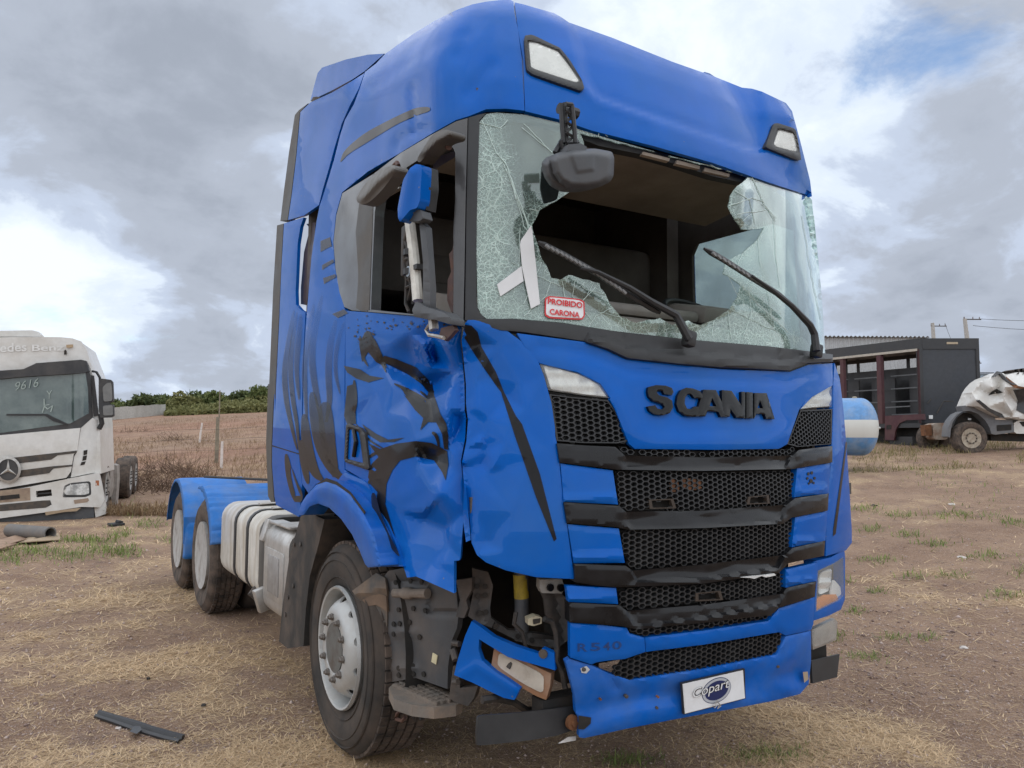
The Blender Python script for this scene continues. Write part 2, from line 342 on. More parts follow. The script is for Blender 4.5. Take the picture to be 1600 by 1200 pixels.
def tri2d(poly,holes=(),step=7,jit=0):
    bl=[dens(poly,step)]+[dens(h,step) for h in holes]; V=[];E=[]
    for l in bl:
        b=len(V); V+=l; E+=[(b+i,b+(i+1)%len(l)) for i in range(len(l))]
    A=np.array(poly); x0,y0=A.min(0);x1,y1=A.max(0)
    gx,gy=np.meshgrid(np.arange(x0,x1,step),np.arange(y0,y1,step*.87)); gx=gx+(np.arange(gx.shape[0])%2)[:,None]*step*.5
    G=np.stack([gx.ravel(),gy.ravel()],1)
    if len(G):
        k=inside(G,poly)
        for h in holes:k&=~inside(G,h)
        G=G[k]
        if len(G):
            d=np.min([segdist(G,l,True) for l in [poly]+list(holes)],0); G=G[d>step*.45]
    V2=[Vector(v) for v in V]+[Vector(g) for g in G]
    vo,_,fo,_,_,_=delaunay_2d_cdt(V2,E,[],0,1e-4)
    P=np.array([(v.x,v.y) for v in vo]); F=np.array([f for f in fo if len(f)==3])
    c=P[F].mean(1); k=inside(c,poly)
    for h in holes:k&=~inside(c,h)
    F=F[k]; used=np.unique(F); mp=-np.ones(len(P),int); mp[used]=np.arange(len(used)); return P[used],mp[F]
def px_rays(P):
    D=CR[None]*((P[:,0:1]-800)/FPX)-CU[None]*((P[:,1:2]-600)/FPX)+_F[None]; return np.repeat(CAMP[None],len(P),0),D
def side_rays(P):   # (y,z) seen square-on from the far side
    return np.stack([np.full(len(P),4.5),P[:,0],P[:,1]],1),np.repeat(np.array([[-1.,0,0]]),len(P),0)
def front_rays(P):
    return np.stack([P[:,0],np.full(len(P),-4.),P[:,1]],1),np.repeat(np.array([[0.,1,0]]),len(P),0)
def top_rays(P):
    return np.stack([P[:,0],P[:,1],np.full(len(P),6.)],1),np.repeat(np.array([[0.,0,-1]]),len(P),0)
def sheet(name,P3,N3,F,t,m,parent,smooth=28,attr=None,label=None):
    n=len(P3); back=P3-N3*t if t else None
    e={}
    for f in F:
        for i in range(3):
            a,b=int(f[i]),int(f[(i+1)%3]); e[(a,b)]=e.get((a,b),0)+1
    bd=[(a,b) for(a,b) in e if (b,a) not in e]
    if t:
        V=np.concatenate([P3,back]); Fs=[tuple(map(int,f)) for f in F]+[tuple(int(i)+n for i in f[::-1]) for f in F]+[(a,a+n,b+n,b) for a,b in bd]
    else: V=P3; Fs=[tuple(map(int,f)) for f in F]
    # outward facing winding
    if len(F):
        f=F[len(F)//2]; nn=np.cross(P3[f[1]]-P3[f[0]],P3[f[2]]-P3[f[0]])
        if nn@N3[f[0]]<0: Fs=[q[::-1] for q in Fs]
    me=bpy.data.meshes.new(name); me.from_pydata(V.tolist(),[],Fs)
    if attr:
        for k,a in attr.items():
            at=me.attributes.new(k,'FLOAT','POINT'); at.data.foreach_set('value',np.concatenate([a,a]) if t else a)
    o=link(name,me,m,parent,smooth)
    if label:o['label']=label
    return o
def panel(name,poly,m,parent,holes=(),off=0.,t=.012,step=8,dent=None,rays=px_rays,smooth=28,rnd=0,roll=.003,attr=None,label=None):
    if rnd: poly=chaikin(poly,rnd,2)
    P,F=tri2d(poly,holes,step)
    o=np.full(len(P),float(off))
    if dent is not None: o=o-dent(P)
    if roll:
        d=np.min([segdist(P,l,True) for l in [poly]+list(holes)],0); o=o-roll*(d<step*.3)
    O,D=rays(P); P3=solve(O,D,o); N3=normal(P3)
    at={k:f(P) for k,f in attr.items()} if attr else None
    return sheet(name,P3,N3,F,t,m,parent,smooth,at,label)
def plane_rays_panel(name,poly,p0,nrm,t,m,parent,holes=(),step=14,smooth=28,rnd=0,bulge=None,label=None):
    # an outline on a real flat (or gently bulged) plate through p0 with normal nrm, of thickness t
    if rnd: poly=chaikin(poly,rnd,2)
    P,F=tri2d(poly,holes,step); O,D=px_rays(P); nrm=np.array(nrm,float); nrm/=np.linalg.norm(nrm); p0=np.array(p0,float)
    off=bulge(P) if bulge is not None else np.zeros(len(P))
    s=((p0-CAMP)@nrm+off)/(D@nrm); P3=O+s[:,None]*D
    return sheet(name,P3,np.repeat(nrm[None],len(P),0),F,t,m,parent,smooth,None,label)
def at_plane(u,v,p0,n):
    d=raydir(u,v); n=np.array(n,float); return CAMP+d*((np.array(p0,float)-CAMP)@n)/(d@n)
def atx(u,v,x): return at_plane(u,v,(x,0,0),(1,0,0))
def aty(u,v,y): return at_plane(u,v,(0,y,0),(0,1,0))
def atz(u,v,z): return at_plane(u,v,(0,0,z),(0,0,1))
def atd(u,v,d): return CAMP+raydir(u,v)*d          # d metres in front of the camera
def on_cab(u,v,off=0.):
    O,D=px_rays(np.array([[u,v]],float)); return solve(O,D,np.array([float(off)]))[0]
def ridge(pts,w,amp): return lambda P: amp*np.exp(-(segdist(P,pts)/w)**2)
def plateau(poly,w,amp):
    def f(P):
        d=segdist(P,poly,True)*np.where(inside(P,poly),1,-1); t=np.clip((d+w)/(2*w),0,1); return amp*t*t*(3-2*t)
    return f
def facets(ctrl,smooth=5):
    # crumpled sheet: depth pushed in, straight between creases
    c=np.array(ctrl,float); vo,_,fo,_,_,_=delaunay_2d_cdt([Vector(p[:2]) for p in c],[],[],0,1e-4)
    V=np.array([(v.x,v.y) for v in vo]); Dp=np.array([c[np.argmin(np.abs(c[:,:2]-v).sum(1)),2] for v in V])
    def f0(P):
        out=np.zeros(len(P))
        for t in fo:
            a,b,d=V[list(t)]; M=np.array([b-a,d-a]).T
            if abs(np.linalg.det(M))<1e-6: continue
            uv=np.linalg.solve(M,(P-a).T); w=np.stack([1-uv.sum(0),uv[0],uv[1]]); k=(w>=-1e-6).all(0); out[k]=(w[:,k]*Dp[list(t)][:,None]).sum(0)
        return out
    def f(P):
        s=smooth; return (2*f0(P)+f0(P+[s,0])+f0(P-[s,0])+f0(P+[0,s])+f0(P-[0,s]))/6
    return f
def both(*fs): return lambda P: sum(f(P) for f in fs)
def stroke(pts,w,taper=(0,0),step=5):
    # tapered brush mark: a polygon around a smoothed line
    p=np.array(pts,float)
    for _ in range(2):
        q=[p[0]]
        for i in range(len(p)-1): q+=[p[i]*.75+p[i+1]*.25,p[i]*.25+p[i+1]*.75]
        q.append(p[-1]); p=np.array(q)
    n=len(p); tg=np.gradient(p,axis=0); tg/=np.linalg.norm(tg,axis=1,keepdims=True)+1e-9; nn=np.stack([-tg[:,1],tg[:,0]],1)
    s=np.linspace(0,1,n); prof=np.sin(np.pi*np.clip(s,.02,.98)**.8)**.7; prof=np.maximum(prof,taper[0]*(1-s)+taper[1]*s); h=(w/2*prof)[:,None]
    return [tuple(a) for a in np.concatenate([p+nn*h,(p-nn*h)[::-1]])]
# ================================================================== the blue tractor truck
truck=empty('tractor_truck','large blue crash-damaged tractor truck with smashed windscreen, standing in the middle of the dirt yard','truck')
# ---- upper shell
side_dent=both(ridge(T(1,'560,450 700,350 850,245 960,190 1040,165'),9,.012),ridge(T(1,'600,400 760,290 900,210 1030,150'),7,-.006),
  ridge(T(1,'1105,80 1060,190 1010,280'),10,.016),ridge(T(1,'1180,330 1120,400 1060,470'),10,.012),ridge(T(1,'780,440 790,560 800,660'),6,.010),ridge(T(1,'700,740 720,690 860,640'),6,.009),ridge(T(1,'1190,60 1195,330 1190,500'),9,-.006))
cs=T(1,'545,360 600,318 645,270 700,230 800,160 900,100 1000,50 1080,22 1150,8 1220,0 1270,-3 1288,8 1292,60 1310,150 1330,300 1343,553 1250,543 1150,546 1060,582 1000,600 880,667 700,777 560,857 430,962',3,'400,110 385,250 395,380 420,500 445,590 447,640 443,900 443,1200',5,'443,300 443,430 500,470 470,540 400,500 350,485 300,500 262,545 232,500 218,350 233,200 236,100',3,'237,990 240,850 247,700 257,570 277,330 302,150 318,70',1,'318,1030 332,990 360,900 390,800 420,680 445,600 490,520 520,440')
panel('cab_side',cs,blue,truck,step=8,dent=side_dent,t=.02)
panel('front_visor',T(2,'13,12 60,22 120,40 210,65 250,88 285,112 500,188 800,308 1000,378 1150,438 1200,443 1250,458 1370,515 1400,555 1440,700 1490,900 1500,982 1300,918 1000,813 700,728 400,653 240,598 66,556 56,300 30,150'),blue,truck,step=8,t=.02,
  dent=both(plateau(T(2,'285,60 330,250 375,430 430,495 800,620 1190,752 1250,748 1255,600 1225,430 700,100'),6,.022),ridge(T(2,'300,330 350,440 420,500 700,600'),5,-.004)))
panel('roof_skin',[(.6,-.70),(.9,-.78),(1.75,-.78),(2.2,-.55),(2.3,.82),(.8,.82),(.75,.2)],blue,truck,rays=top_rays,step=.12,off=-.085,t=.02,roll=0)
plane_rays_panel('roof_spoiler',T(1,'272,503 277,480 308,365 330,338 450,297 560,273 643,268 600,305 543,356 480,398 380,452'),(.215,.8,3.7),(-1,.0,.06),.30,blue,truck,step=8)
defl=panel('side_deflector',T(1,'541,366 512,445 468,530 428,620 398,720 362,850 330,960 314,1026 240,1077 160,1100 178,980 202,780 222,560 272,512 380,463 480,405'),blue,truck,step=8,t=.02)
panel('edge_trim',T(1,'122,1105 157,1101 175,980 199,780 219,560 260,517 215,550 194,575 165,760 140,950'),dgrey,defl,step=10,off=-.002,t=.05)
dl=T(3,'140,157 238,127 222,172 208,260 198,500 200,562 225,590 247,602 242,700 233,900 231,1000',5,'229,200 214,350 230,500 222,600 213,664 100,605 92,560 80,400 81,310 92,50',3,'96,1100 101,950 116,650 126,400')
defl2=panel('side_deflector',dl,blue,truck,step=8,t=.02)
panel('edge_trim',T(3,'105,167 137,158 124,400 113,650 98,950 92,1100',5,'88,50 77,310 76,400 90,590 75,590 60,560 50,300 60,0',3,'66,960 85,500'),dgrey,defl2,step=10,off=-.002,t=.05)
panel('deflector_seam',T(5,'80,306 214,347 214,352 80,311'),dark,defl2,step=8,off=.001,t=.002,roll=0)
panel('bunk_pane',T(3,'252,160 298,152 276,400 252,566 224,560 224,480 240,300 270,182'),mat('brown_pane',(.06,.037,.028),.3,coat=.4,dirt=(.14,.10,.08),dscale=4,damt=.5),defl2,off=-.05,t=.03,step=9)
# ---- far side, back, inside
fy=[(-1.12,.95),(-.62,.95),(-.60,1.2),(-.4,1.38),(0,1.45),(.4,1.38),(.6,1.15),(.85,1.15),(.85,3.5),(.4,3.6),(-.4,3.55),(-.8,3.38),(-.95,3.1),(-1.0,2.9),(-1.0,2.0),(-1.12,1.9)]
fwin=[(-.94,2.08),(-.10,2.15),(-.09,2.80),(-.14,2.87),(-.75,2.86),(-.92,2.78)]
panel('cab_side',fy,blue,truck,rays=side_rays,step=.09,holes=[[((a+.5)*1.10-.5,(b-2.45)*1.10+2.45) for a,b in fwin]],t=.03,roll=0)
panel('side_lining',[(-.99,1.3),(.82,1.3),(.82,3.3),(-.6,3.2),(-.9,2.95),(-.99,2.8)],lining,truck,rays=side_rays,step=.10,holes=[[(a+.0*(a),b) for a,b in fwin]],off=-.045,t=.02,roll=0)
panel('side_window',[((a+.5)*1.09-.5,(b-2.45)*1.09+2.45) for a,b in fwin],glass2,truck,rays=side_rays,step=.12,off=-.015,t=.005,roll=0)
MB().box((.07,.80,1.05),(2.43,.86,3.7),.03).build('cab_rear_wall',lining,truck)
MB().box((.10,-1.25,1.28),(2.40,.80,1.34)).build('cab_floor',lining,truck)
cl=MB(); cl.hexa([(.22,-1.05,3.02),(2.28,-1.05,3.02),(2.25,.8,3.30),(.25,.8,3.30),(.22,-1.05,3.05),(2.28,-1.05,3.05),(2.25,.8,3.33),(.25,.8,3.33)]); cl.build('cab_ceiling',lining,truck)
hs=MB(); hs.hexa([(.40,-1.06,2.94),(2.12,-1.06,2.94),(2.16,-.45,2.88),(.30,-.45,2.88),(.42,-1.02,2.99),(2.1,-1.02,2.99),(2.14,-.45,3.0),(.32,-.45,3.0)]); hs.build('header_shelf',lining2,truck)
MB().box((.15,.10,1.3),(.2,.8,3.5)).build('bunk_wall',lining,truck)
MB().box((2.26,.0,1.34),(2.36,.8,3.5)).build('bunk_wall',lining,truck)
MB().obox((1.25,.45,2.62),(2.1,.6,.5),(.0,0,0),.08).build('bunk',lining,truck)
def seat(x):
    s=MB().obox((x,-.25,1.75),(.52,.5,.16),(0,0,0),.06).obox((x,.08,2.1),(.5,.16,.72),(-.2,0,0),.07).obox((x,.17,2.53),(.3,.12,.2),(-.15,0,0),.05); return s.build('cab_seat',lining,truck)
seat(.68); seat(1.86)
d=MB(); d.prism([(-1.16,2.0),(-1.05,2.13),(-.72,2.22),(-.6,2.14),(-.62,1.7),(-1.1,1.6)],lambda y,z:(.2,y,z),lambda y,z:(2.3,y,z)); d.build('dashboard',dash,truck)
MB().obox((1.15,-.80,2.225),(.95,.28,.06),(.2,0,0),.025).obox((1.9,-.82,2.24),(.55,.3,.10),(.2,0,0),.03).build('dashboard_pad',dash,truck)
sw=MB(); n=28
ring=[]; c=Vector((1.93,-.62,2.27)); ux=Vector((1,0,0)); uy=Vector((0,.72,.5)).normalized()
sw.tube([c+ux*.215*math.cos(k*2*math.pi/n)+uy*.215*math.sin(k*2*math.pi/n) for k in range(n+1)],.017,7,False)
for a in (20,160,270): sw.tube([c-Vector((0,-.03,.05)),c+ux*.2*math.cos(R_(a))+uy*.2*math.sin(R_(a))],.013,6)
sw.tube([c-Vector((0,-.02,.05)),c-Vector((0,.2,.3))],.035,8); sw.build('steering_wheel',blackp,truck)
# ---- door, window, pillars
door_d=facets([(541,480,0),(541,560,0),(541,640,0),(541,740,0),(560,760,0),(590,800,0),(622,880,0),(632,900,0),(650,910,0),(712,930,.02),(722,880,.03),(728,800,.05),(722,740,.06),(728,640,.07),(726,560,.085),(726,500,.05),(690,490,.01),(580,484,0),
  (585,520,.0),(590,560,.018),(610,542,.012),(640,520,.012),(642,548,.05),(662,540,.02),(678,532,.05),(680,560,.095),(674,575,.06),(700,545,.045),(712,580,.085),
  (598,565,.03),(620,580,.055),(650,590,.085),(680,600,.12),(705,608,.06),(560,590,.008),(590,610,.012),(615,598,.02),(640,620,.035),(670,625,.055),(700,640,.04),(722,655,.10),
  (560,650,.01),(600,650,.006),(640,655,.012),(675,655,.04),(700,670,.045),(655,725,.018),(668,715,.055),(672,760,.02),(690,725,.05),(694,770,.015),(648,690,.012),(702,700,.055),(620,720,.004),(605,780,.0),(625,800,.01),(660,800,.015),(695,825,.06),(712,835,.035),(700,850,.05),(665,812,.048),(640,850,.02),(680,880,.03),(705,900,.03),(600,690,.0),(570,700,.0)],3.2)
door_d0=door_d; door_d=lambda P:door_d0(P)*1.3
door_poly=T(3,'447,592 480,596 560,602 780,620 865,640 985,655 1030,668 1022,740 1030,810 1042,960 1044,1075',5,'1043,130 1050,170 1046,270 1024,385 1034,480 1036,690 1022,870 1016,882 990,884 990,1046 800,962 755,968 735,905 700,800 655,690 605,600 560,500 540,480 447,425 447,200')
door=panel('cab_door',door_poly,blue,truck,step=5.5,dent=door_d,t=.02,smooth=24,roll=0)
panel('door_torn_edge',T(5,'1038,470 1050,520 1073,780 1050,790 1034,680'),blue,door,off=.02,t=.006,step=7,dent=door_d)
frame=panel('window_frame',T(1,'592,866 720,767 880,672 1000,607 1058,590',3,'1048,40 1042,400 1036,662 985,652 780,617 560,599 580,100'),decalg,truck,holes=[T(1,'606,985 640,930 722,858 870,760 955,730 985,738 996,765 996,1000',3,'986,200 988,400 986,640 780,610 575,588 582,380 594,100')],step=9,off=.004,t=.05)
qw=panel('quarter_window',T(1,'432,966 590,868',3,'578,100 558,598 480,592 442,575 417,500 397,380 387,250 402,115'),decalg,truck,step=9,off=.002,t=.02)
panel('window_seal',T(3,'498,200 515,60 575,-60 585,60 565,590 520,592 500,580 512,420 505,300'),dgrey,qw,step=9,off=.006,t=.004)
panel('corner_pillar',T(1,'1062,588 1110,574 1150,566 1118,600 1112,800 1106,1000',3,'1101,250 1103,560 1118,605 1150,632 1045,640 1052,100'),blackp,truck,step=9,off=-.004,t=.06)
panel('torn_seal',T(3,'990,240 998,240 988,600 976,600 955,540 958,440 975,400 965,310 982,290'),rustp,frame,off=-.01,t=.012,step=5)
for k,(a,b) in enumerate((((594,30),(700,-10)),)):
    pass
panel('window_channel',T(1,'628,975 715,930 716,940 640,985'),alu,frame,off=-.03,t=.02,step=6)
hd=panel('door_handle',T(5,'450,205 465,198 520,220 545,250 565,420 555,430 445,390 440,370'),blackp,door,off=.012,t=.03,step=3,dent=plateau(T(5,'468,225 515,240 535,395 460,375'),4,.024))
MB().tube([on_cab(553,672,.006),on_cab(556,690,.012),on_cab(553,713,.006)],.011,8).build('grip',black,hd)
# ---- dented air deflector on the near front corner
cor_d=facets([(725,503,0),(735,510,0),(790,500,0),(830,540,0),(850,590,0),(862,640,0),(868,700,0),(879,780,0),(898,900,0),(840,900,0),(780,885,0),(746,868,.0),(736,848,.0),(732,800,.03),(722,730,.045),(722,700,.05),(727,640,.06),(722,560,.07),
  (740,540,.05),(755,560,.025),(780,540,.02),(765,590,.05),(745,600,.03),(735,620,.05),(745,640,.02),(765,655,.03),(792,622,.045),(810,600,.012),(785,650,.02),(800,665,.005),(745,650,.035),(755,675,.04),(752,690,.02),(760,700,.045),(772,728,.012),(790,690,.01),(790,730,.02),(755,725,.055),(725,722,.03),(760,740,.03),(740,760,.02),(745,800,.015),(760,848,.03),(785,860,.0),(800,800,.0),(830,720,.0),(820,640,.0)],3.0)
corner=panel('corner_air_deflector',T(3,'1046,655 1060,640 1090,640 1130,648 1250,690 1325,745 1380,805 1412,850 1440,920 1478,1060 1495,1180',5,'1496,260 1508,310 1535,560 1590,960 1588,975 1400,966 1250,932 1150,892 1105,855 1078,795 1066,650 1038,480 1030,392 1052,285 1060,180 1050,100',3,'1050,1060 1050,960 1036,815 1028,745'),blue,truck,step=5.5,dent=cor_d,t=.015,off=.006,smooth=24)
# black decals on the paint
def fade(c0,c1): 
    c0=np.array(c0,float);c1=np.array(c1,float);ax=c1-c0
    return lambda P: np.clip(((P-c0)@ax)/(ax@ax),0,1)
def mark(poly,par,dent=None,m=decal,off=.0022,fd=None,step=6): return panel('painted_flame',poly,m,par,off=off,t=0,step=step,dent=dent,roll=0,attr={'fade':fd or (lambda P:np.full(len(P),.93))})
for pl in (T(3,'640,818 700,835 800,876 862,940 892,1000 870,1012 828,960 760,912 680,872 628,848'),T(3,'438,868 520,886 568,918 640,930 562,952 500,932 455,902'),
  T(5,'560,295 620,325 700,298 800,285 880,295 955,335 962,400 948,482 930,440 890,382 800,362 720,382 682,430 652,500 646,600 682,720 724,860 690,820 640,700 600,605 607,540 570,500 612,440 575,402 612,365'),
  T(5,'740,55 800,88 842,118 855,60 880,-10 892,60 922,150 952,200 962,260 960,330 940,325 930,250 900,192 860,190 820,232 836,170 795,130'),T(5,'530,200 600,248 660,278 742,268 690,290 620,292 558,252'),
  T(3,'515,760 545,700 575,700 590,780 640,830 655,880 600,850 560,800 530,850'),T(3,'700,960 760,980 830,1030 890,1100 850,1090 790,1050'),T(5,'565,420 600,440 640,480 620,520 560,470'),
  T(5,'455,10 490,0 500,200 455,200 440,160')):
    mark(pl,door,door_d)
cor_off=.0082
for pl in (T(3,'1042,662 1078,668 1108,700 1128,775 1200,900 1240,1000 1300,1120',5,'1330,200 1420,450 1503,775 1490,787 1400,565 1295,262 1225,40',3,'1195,960 1095,815 1040,725'),):
    mark(pl,corner,cor_d,off=cor_off)
for s,w in (('560,55 600,140 650,262',8),('520,80 530,180 560,232',6),('590,95 630,190 642,222',5),('690,318 760,350 860,402 892,432',6),('738,355 790,410 832,455',7),('820,355 850,380 872,405',5),('500,520 560,600 640,645',4),('560,822 590,770 632,735',7),('562,752 590,720 630,700',6),('560,690 590,668 625,655',6),('880,560 905,580 915,640',7),('490,300 500,420 470,520',8)):
    mark(stroke(T(12,s),w*.8),door,door_d,step=4)
S=lambda z,s,w,tp=(0,0):stroke(T(z,s),w,tp)
side_marks=[(S(3,'190,590 160,760 140,900 150,1040 175,1160 205,1290',9),1),(S(3,'205,600 180,760 170,900 185,1050 205,1160 215,1300',8),1),(S(3,'225,610 210,760 200,880 215,1040',9),1),(S(5,'150,350 165,450 190,540 212,585 215,545 195,500 175,420',13),0)]
for pl,_ in side_marks: mark(pl,defl2,fd=lambda P:.15+.8*np.clip((P[:,1]-500)/200,0,1))
for pl in (S(3,'290,560 262,700 240,860 245,1000 255,1150',9),S(3,'330,520 300,660 275,800 290,950 320,1100 345,1250',11),S(3,'400,640 370,760 360,900 370,1050 350,1150',11,(0,.5)),S(5,'280,40 300,200 330,330 390,440 430,470',20,(.2,.6)),S(5,'345,90 350,200 365,330 400,460',24,(.2,.5)),S(5,'240,150 255,320 290,440 330,480',17,(.2,.4)),S(3,'440,650 400,780 395,900 420,1010',7),S(5,'225,280 240,400 260,500',12)):
    mark(pl,None or bpy.data.objects['cab_side'],None,fd=lambda P:.10+.85*np.clip((P[:,1]-520)/190,0,1))
for pl in (T(3,'322,245 370,225 378,270 322,300'),T(3,'330,365 385,335 390,350 330,390'),T(3,'335,430 395,410 400,425 340,460'),T(3,'380,610 440,585 460,605 410,630')): mark(pl,bpy.data.objects['cab_side'],None,decal_g,fd=lambda P:np.full(len(P),.75))
mark(chaikin(T(1,'415,820 440,750 545,662 700,582 800,537 868,533 872,555 800,577 700,622 555,712 462,768'),.2),bpy.data.objects['cab_side'],side_dent,decal_g,fd=lambda P:np.full(len(P),.92))
# scratches and bare scuffs on the door
scf=[]
for k in range(60):
    u,v=(rng.normal(563,17),rng.normal(520,14)) if k<30 else (rng.normal(640,25),rng.normal(508,5))
    w,h=rng.uniform(.5,2.6),rng.uniform(.5,2.2); pts=[(u+w*math.cos(a)*rng.uniform(.6,1.2),v+h*math.sin(a)*rng.uniform(.6,1.2)) for a in np.linspace(0,2*math.pi,8)[:-1]]
    scf.append(pts)
vv=[];ff=[]
for pts in scf:
    P=np.array(pts); P=P[(P[:,1]>486)&(P[:,0]>543)]
    if len(P)<3: continue
    O,D=px_rays(P); q=solve(O,D,.0032-door_d(P)); b=len(vv); vv+=[tuple(x) for x in q]; ff.append(tuple(range(b,b+len(q))))
me=bpy.data.meshes.new('scuff_marks'); me.from_pydata(vv,[],ff); o=link('scuff_marks',me,mat('scuff_brown',(.045,.032,.026),.7),door); o['kind']='stuff'
# ---- windscreen with the hole knocked through it
hole=T(2,'345,668 430,688 700,755 1000,834 1150,872 1184,880 1130,930 1090,975 1085,1035 1118,1100 1146,1142 1205,1150',4,'1262,182 1228,235 1150,305 1068,348 1058,405 1112,442 1150,470 1125,530 1085,590 1010,640 940,668 880,645 800,662 740,628 620,652 545,620 500,580 470,520 435,455 330,430 290,410 245,440 200,425 150,340 130,260 97,172',2,'100,1125 140,1050 220,1005 290,960 400,880')
hr=[]
for a in dens(hole,11): hr.append((a[0]+rng.uniform(-1.4,1.4),a[1]+rng.uniform(-1.4,1.4)))
hole=hr
ws=T(1,'1115,612 1150,570 1200,563 1280,568',2,'60,572 230,612 345,650 440,680 800,782 1000,830 1200,890 1480,978 1500,1000 1518,1190',4,'1510,120 1530,320 1552,560 1566,808 1290,772 880,737 500,693 250,652 0,632',3,'1140,638 1108,575 1102,300 1106,0')
sh_l=T(1,'1150,620 1180,750 1190,900 1180,1100',3,'1180,300 1170,520'); sh_d=T(3,'1150,250 1200,150 1250,400 1200,560')
cor2=T(4,'1200,500 1260,600 1180,680 1300,700')
def shatter(P):
    d1=segdist(P,sh_l); d2=segdist(P,hole,True); d3=segdist(P,cor2); d4=segdist(P,T(4,'0,600 400,650 900,700 1400,740'))
    v=.95*np.exp(-(d1/26)**2)+.62*np.exp(-(d2/8))+.62*np.exp(-(d3/30)**2)+.36*np.exp(-(d4/14)**2)
    v=v+.16*(P[:,0]<845)*(P[:,1]>300)
    v=np.where((P[:,0]>1200)&(P[:,1]<440)&(d2>14),v*.25,v); v=np.where((P[:,1]<235),v*.5,v)
    return np.clip(v,0,1)
wcurl=lambda P: -.035*np.exp(-(segdist(P,T(2,'1150,950 1140,1080'))/14)**2)-.02*np.exp(-(segdist(P,T(4,'260,430 600,650 900,660 1100,560'))/9)**2)
wsc=panel('windscreen',ws,glass,truck,holes=[hole],off=-.012,t=.006,step=6,dent=wcurl,roll=0,attr={'shatter':shatter})
# long cracks: raised glassy ridges
ck=MB()
def crack(pts,r=.0016):
    pts=[p for p in dens(pts,9,False)]; pts=[(a+rng.uniform(-.8,.8),b+rng.uniform(-.8,.8)) for a,b in pts]
    P=np.array(pts); k=~inside(P,hole); P=P[k]
    if len(P)<2:return
    O,D=px_rays(P); q=solve(O,D,np.full(len(P),-.009)-wcurl(P)); ck.tube([tuple(x) for x in q],r,4,False)
for s in ('1130,600 1200,760 1250,820 1330,1040 1370,1150','1110,610 1220,640 1260,600','1240,820 1360,1130 1390,1200','1330,640 1480,760','1260,840 1300,1000'): crack(T(1,s))
for s in ('0,905 60,1130 90,1170','1200,880 1250,1000 1320,1110','1085,1030 1200,990 1260,1010','1110,950 1190,1000 1215,1120','1100,1075 1270,1050','150,860 200,830 150,980','60,620 200,760','180,820 160,960'): crack(T(2,s))
for s in ('1310,140 1320,300 1340,480','1250,60 1325,130','1150,470 1230,560 1380,700','1180,480 1200,600 1160,720','1100,590 1200,640 1330,700','250,440 270,560 300,650','200,430 170,520 60,620','320,430 300,520 400,640','435,455 340,560 250,640','500,580 420,620 380,680','560,640 570,700','640,650 690,720','1010,640 1000,720','1080,600 1090,700 1100,740','1280,500 1300,640','0,350 130,420 240,470','150,350 60,560','40,180 30,420','1450,120 1500,420 1545,640'): crack(T(4,s),.0013)
for k in range(46):
    a=rng.uniform(0,len(hole)-1); p=np.array(hole[int(a)]); ang=rng.uniform(0,6.28); L=rng.uniform(12,46); crack([tuple(p),tuple(p+L*np.array([math.cos(ang),math.sin(ang)]))],.0011)
o=ck.build('crack_lines',mat('crack_white',(.60,.72,.67),.3,var=.05),wsc); o['kind']='stuff'
for s in ('1320,262 1325,240 1375,168 1382,195 1420,560 1375,583 1352,480 1330,372','1205,462 1328,370 1338,445 1222,522'):
    panel('white_tape',T(3,s),mat('paper_tape',(.72,.72,.72),.7,var=.03),wsc,off=.001 if s[0:4]=='1320' else -.003,t=.002,step=7,dent=wcurl,roll=0)
stk=panel('warning_sticker',chaikin(T(4,'165,517 362,537 365,620 350,640 163,630'),.12),redp,wsc,off=-.004,t=.002,step=8,roll=0)
panel('sticker_field',chaikin(T(4,'172,524 355,543 358,617 347,632 170,622'),.12),white,stk,off=-.002,t=.002,step=8,roll=0)
def text_on(word,m,parent,A,B,C,bold=.02,ext=.004,name='lettering',shear=0,sx=1):
    # lettering whose baseline runs A->B and whose cap height reaches C (above A)
    cu=bpy.data.curves.new(name,'FONT'); cu.body=word; cu.size=1; cu.offset=bold; cu.extrude=0; cu.shear=shear; cu.resolution_u=3
    o=bpy.data.objects.new(name,cu); COL.objects.link(o); bpy.context.view_layer.update()
    me=bpy.data.meshes.new_from_object(o.evaluated_get(bpy.context.evaluated_depsgraph_get())); bpy.data.objects.remove(o)
    n=len(me.vertices); co=np.zeros(n*3); me.vertices.foreach_get('co',co); co=co.reshape(-1,3)
    x0,x1=co[:,0].min(),co[:,0].max(); y0,y1=co[:,1].min(),co[:,1].max()
    A=np.array(A,float);B=np.array(B,float);Cc=np.array(C,float); U=B-A; V=Cc-A; nn=np.cross(U,V); nn/=np.linalg.norm(nn)
    if nn@(CAMP-A)<0: nn=-nn
    q=A+((co[:,0]-x0)/(x1-x0))[:,None]*U+((co[:,1]-y0)/(y1-y0))[:,None]*V+nn*ext
    me.vertices.foreach_set('co',q.ravel()); me.update(); return link(name,me,m,parent)
def cabtext(word,m,parent,a,b,c,off,**k): return text_on(word,m,parent,on_cab(*a,off),on_cab(*b,off),on_cab(*c,off),ext=.002,**k)
zt=lambda k,s:T(k,s)[0]
cabtext('PROIBIDO',redp,stk,zt(4,'178,560'),zt(4,'352,582'),zt(4,'178,530'),.002,bold=.03)
cabtext('CARONA',redp,stk,zt(4,'188,612'),zt(4,'338,630'),zt(4,'188,583'),.002,bold=.03)
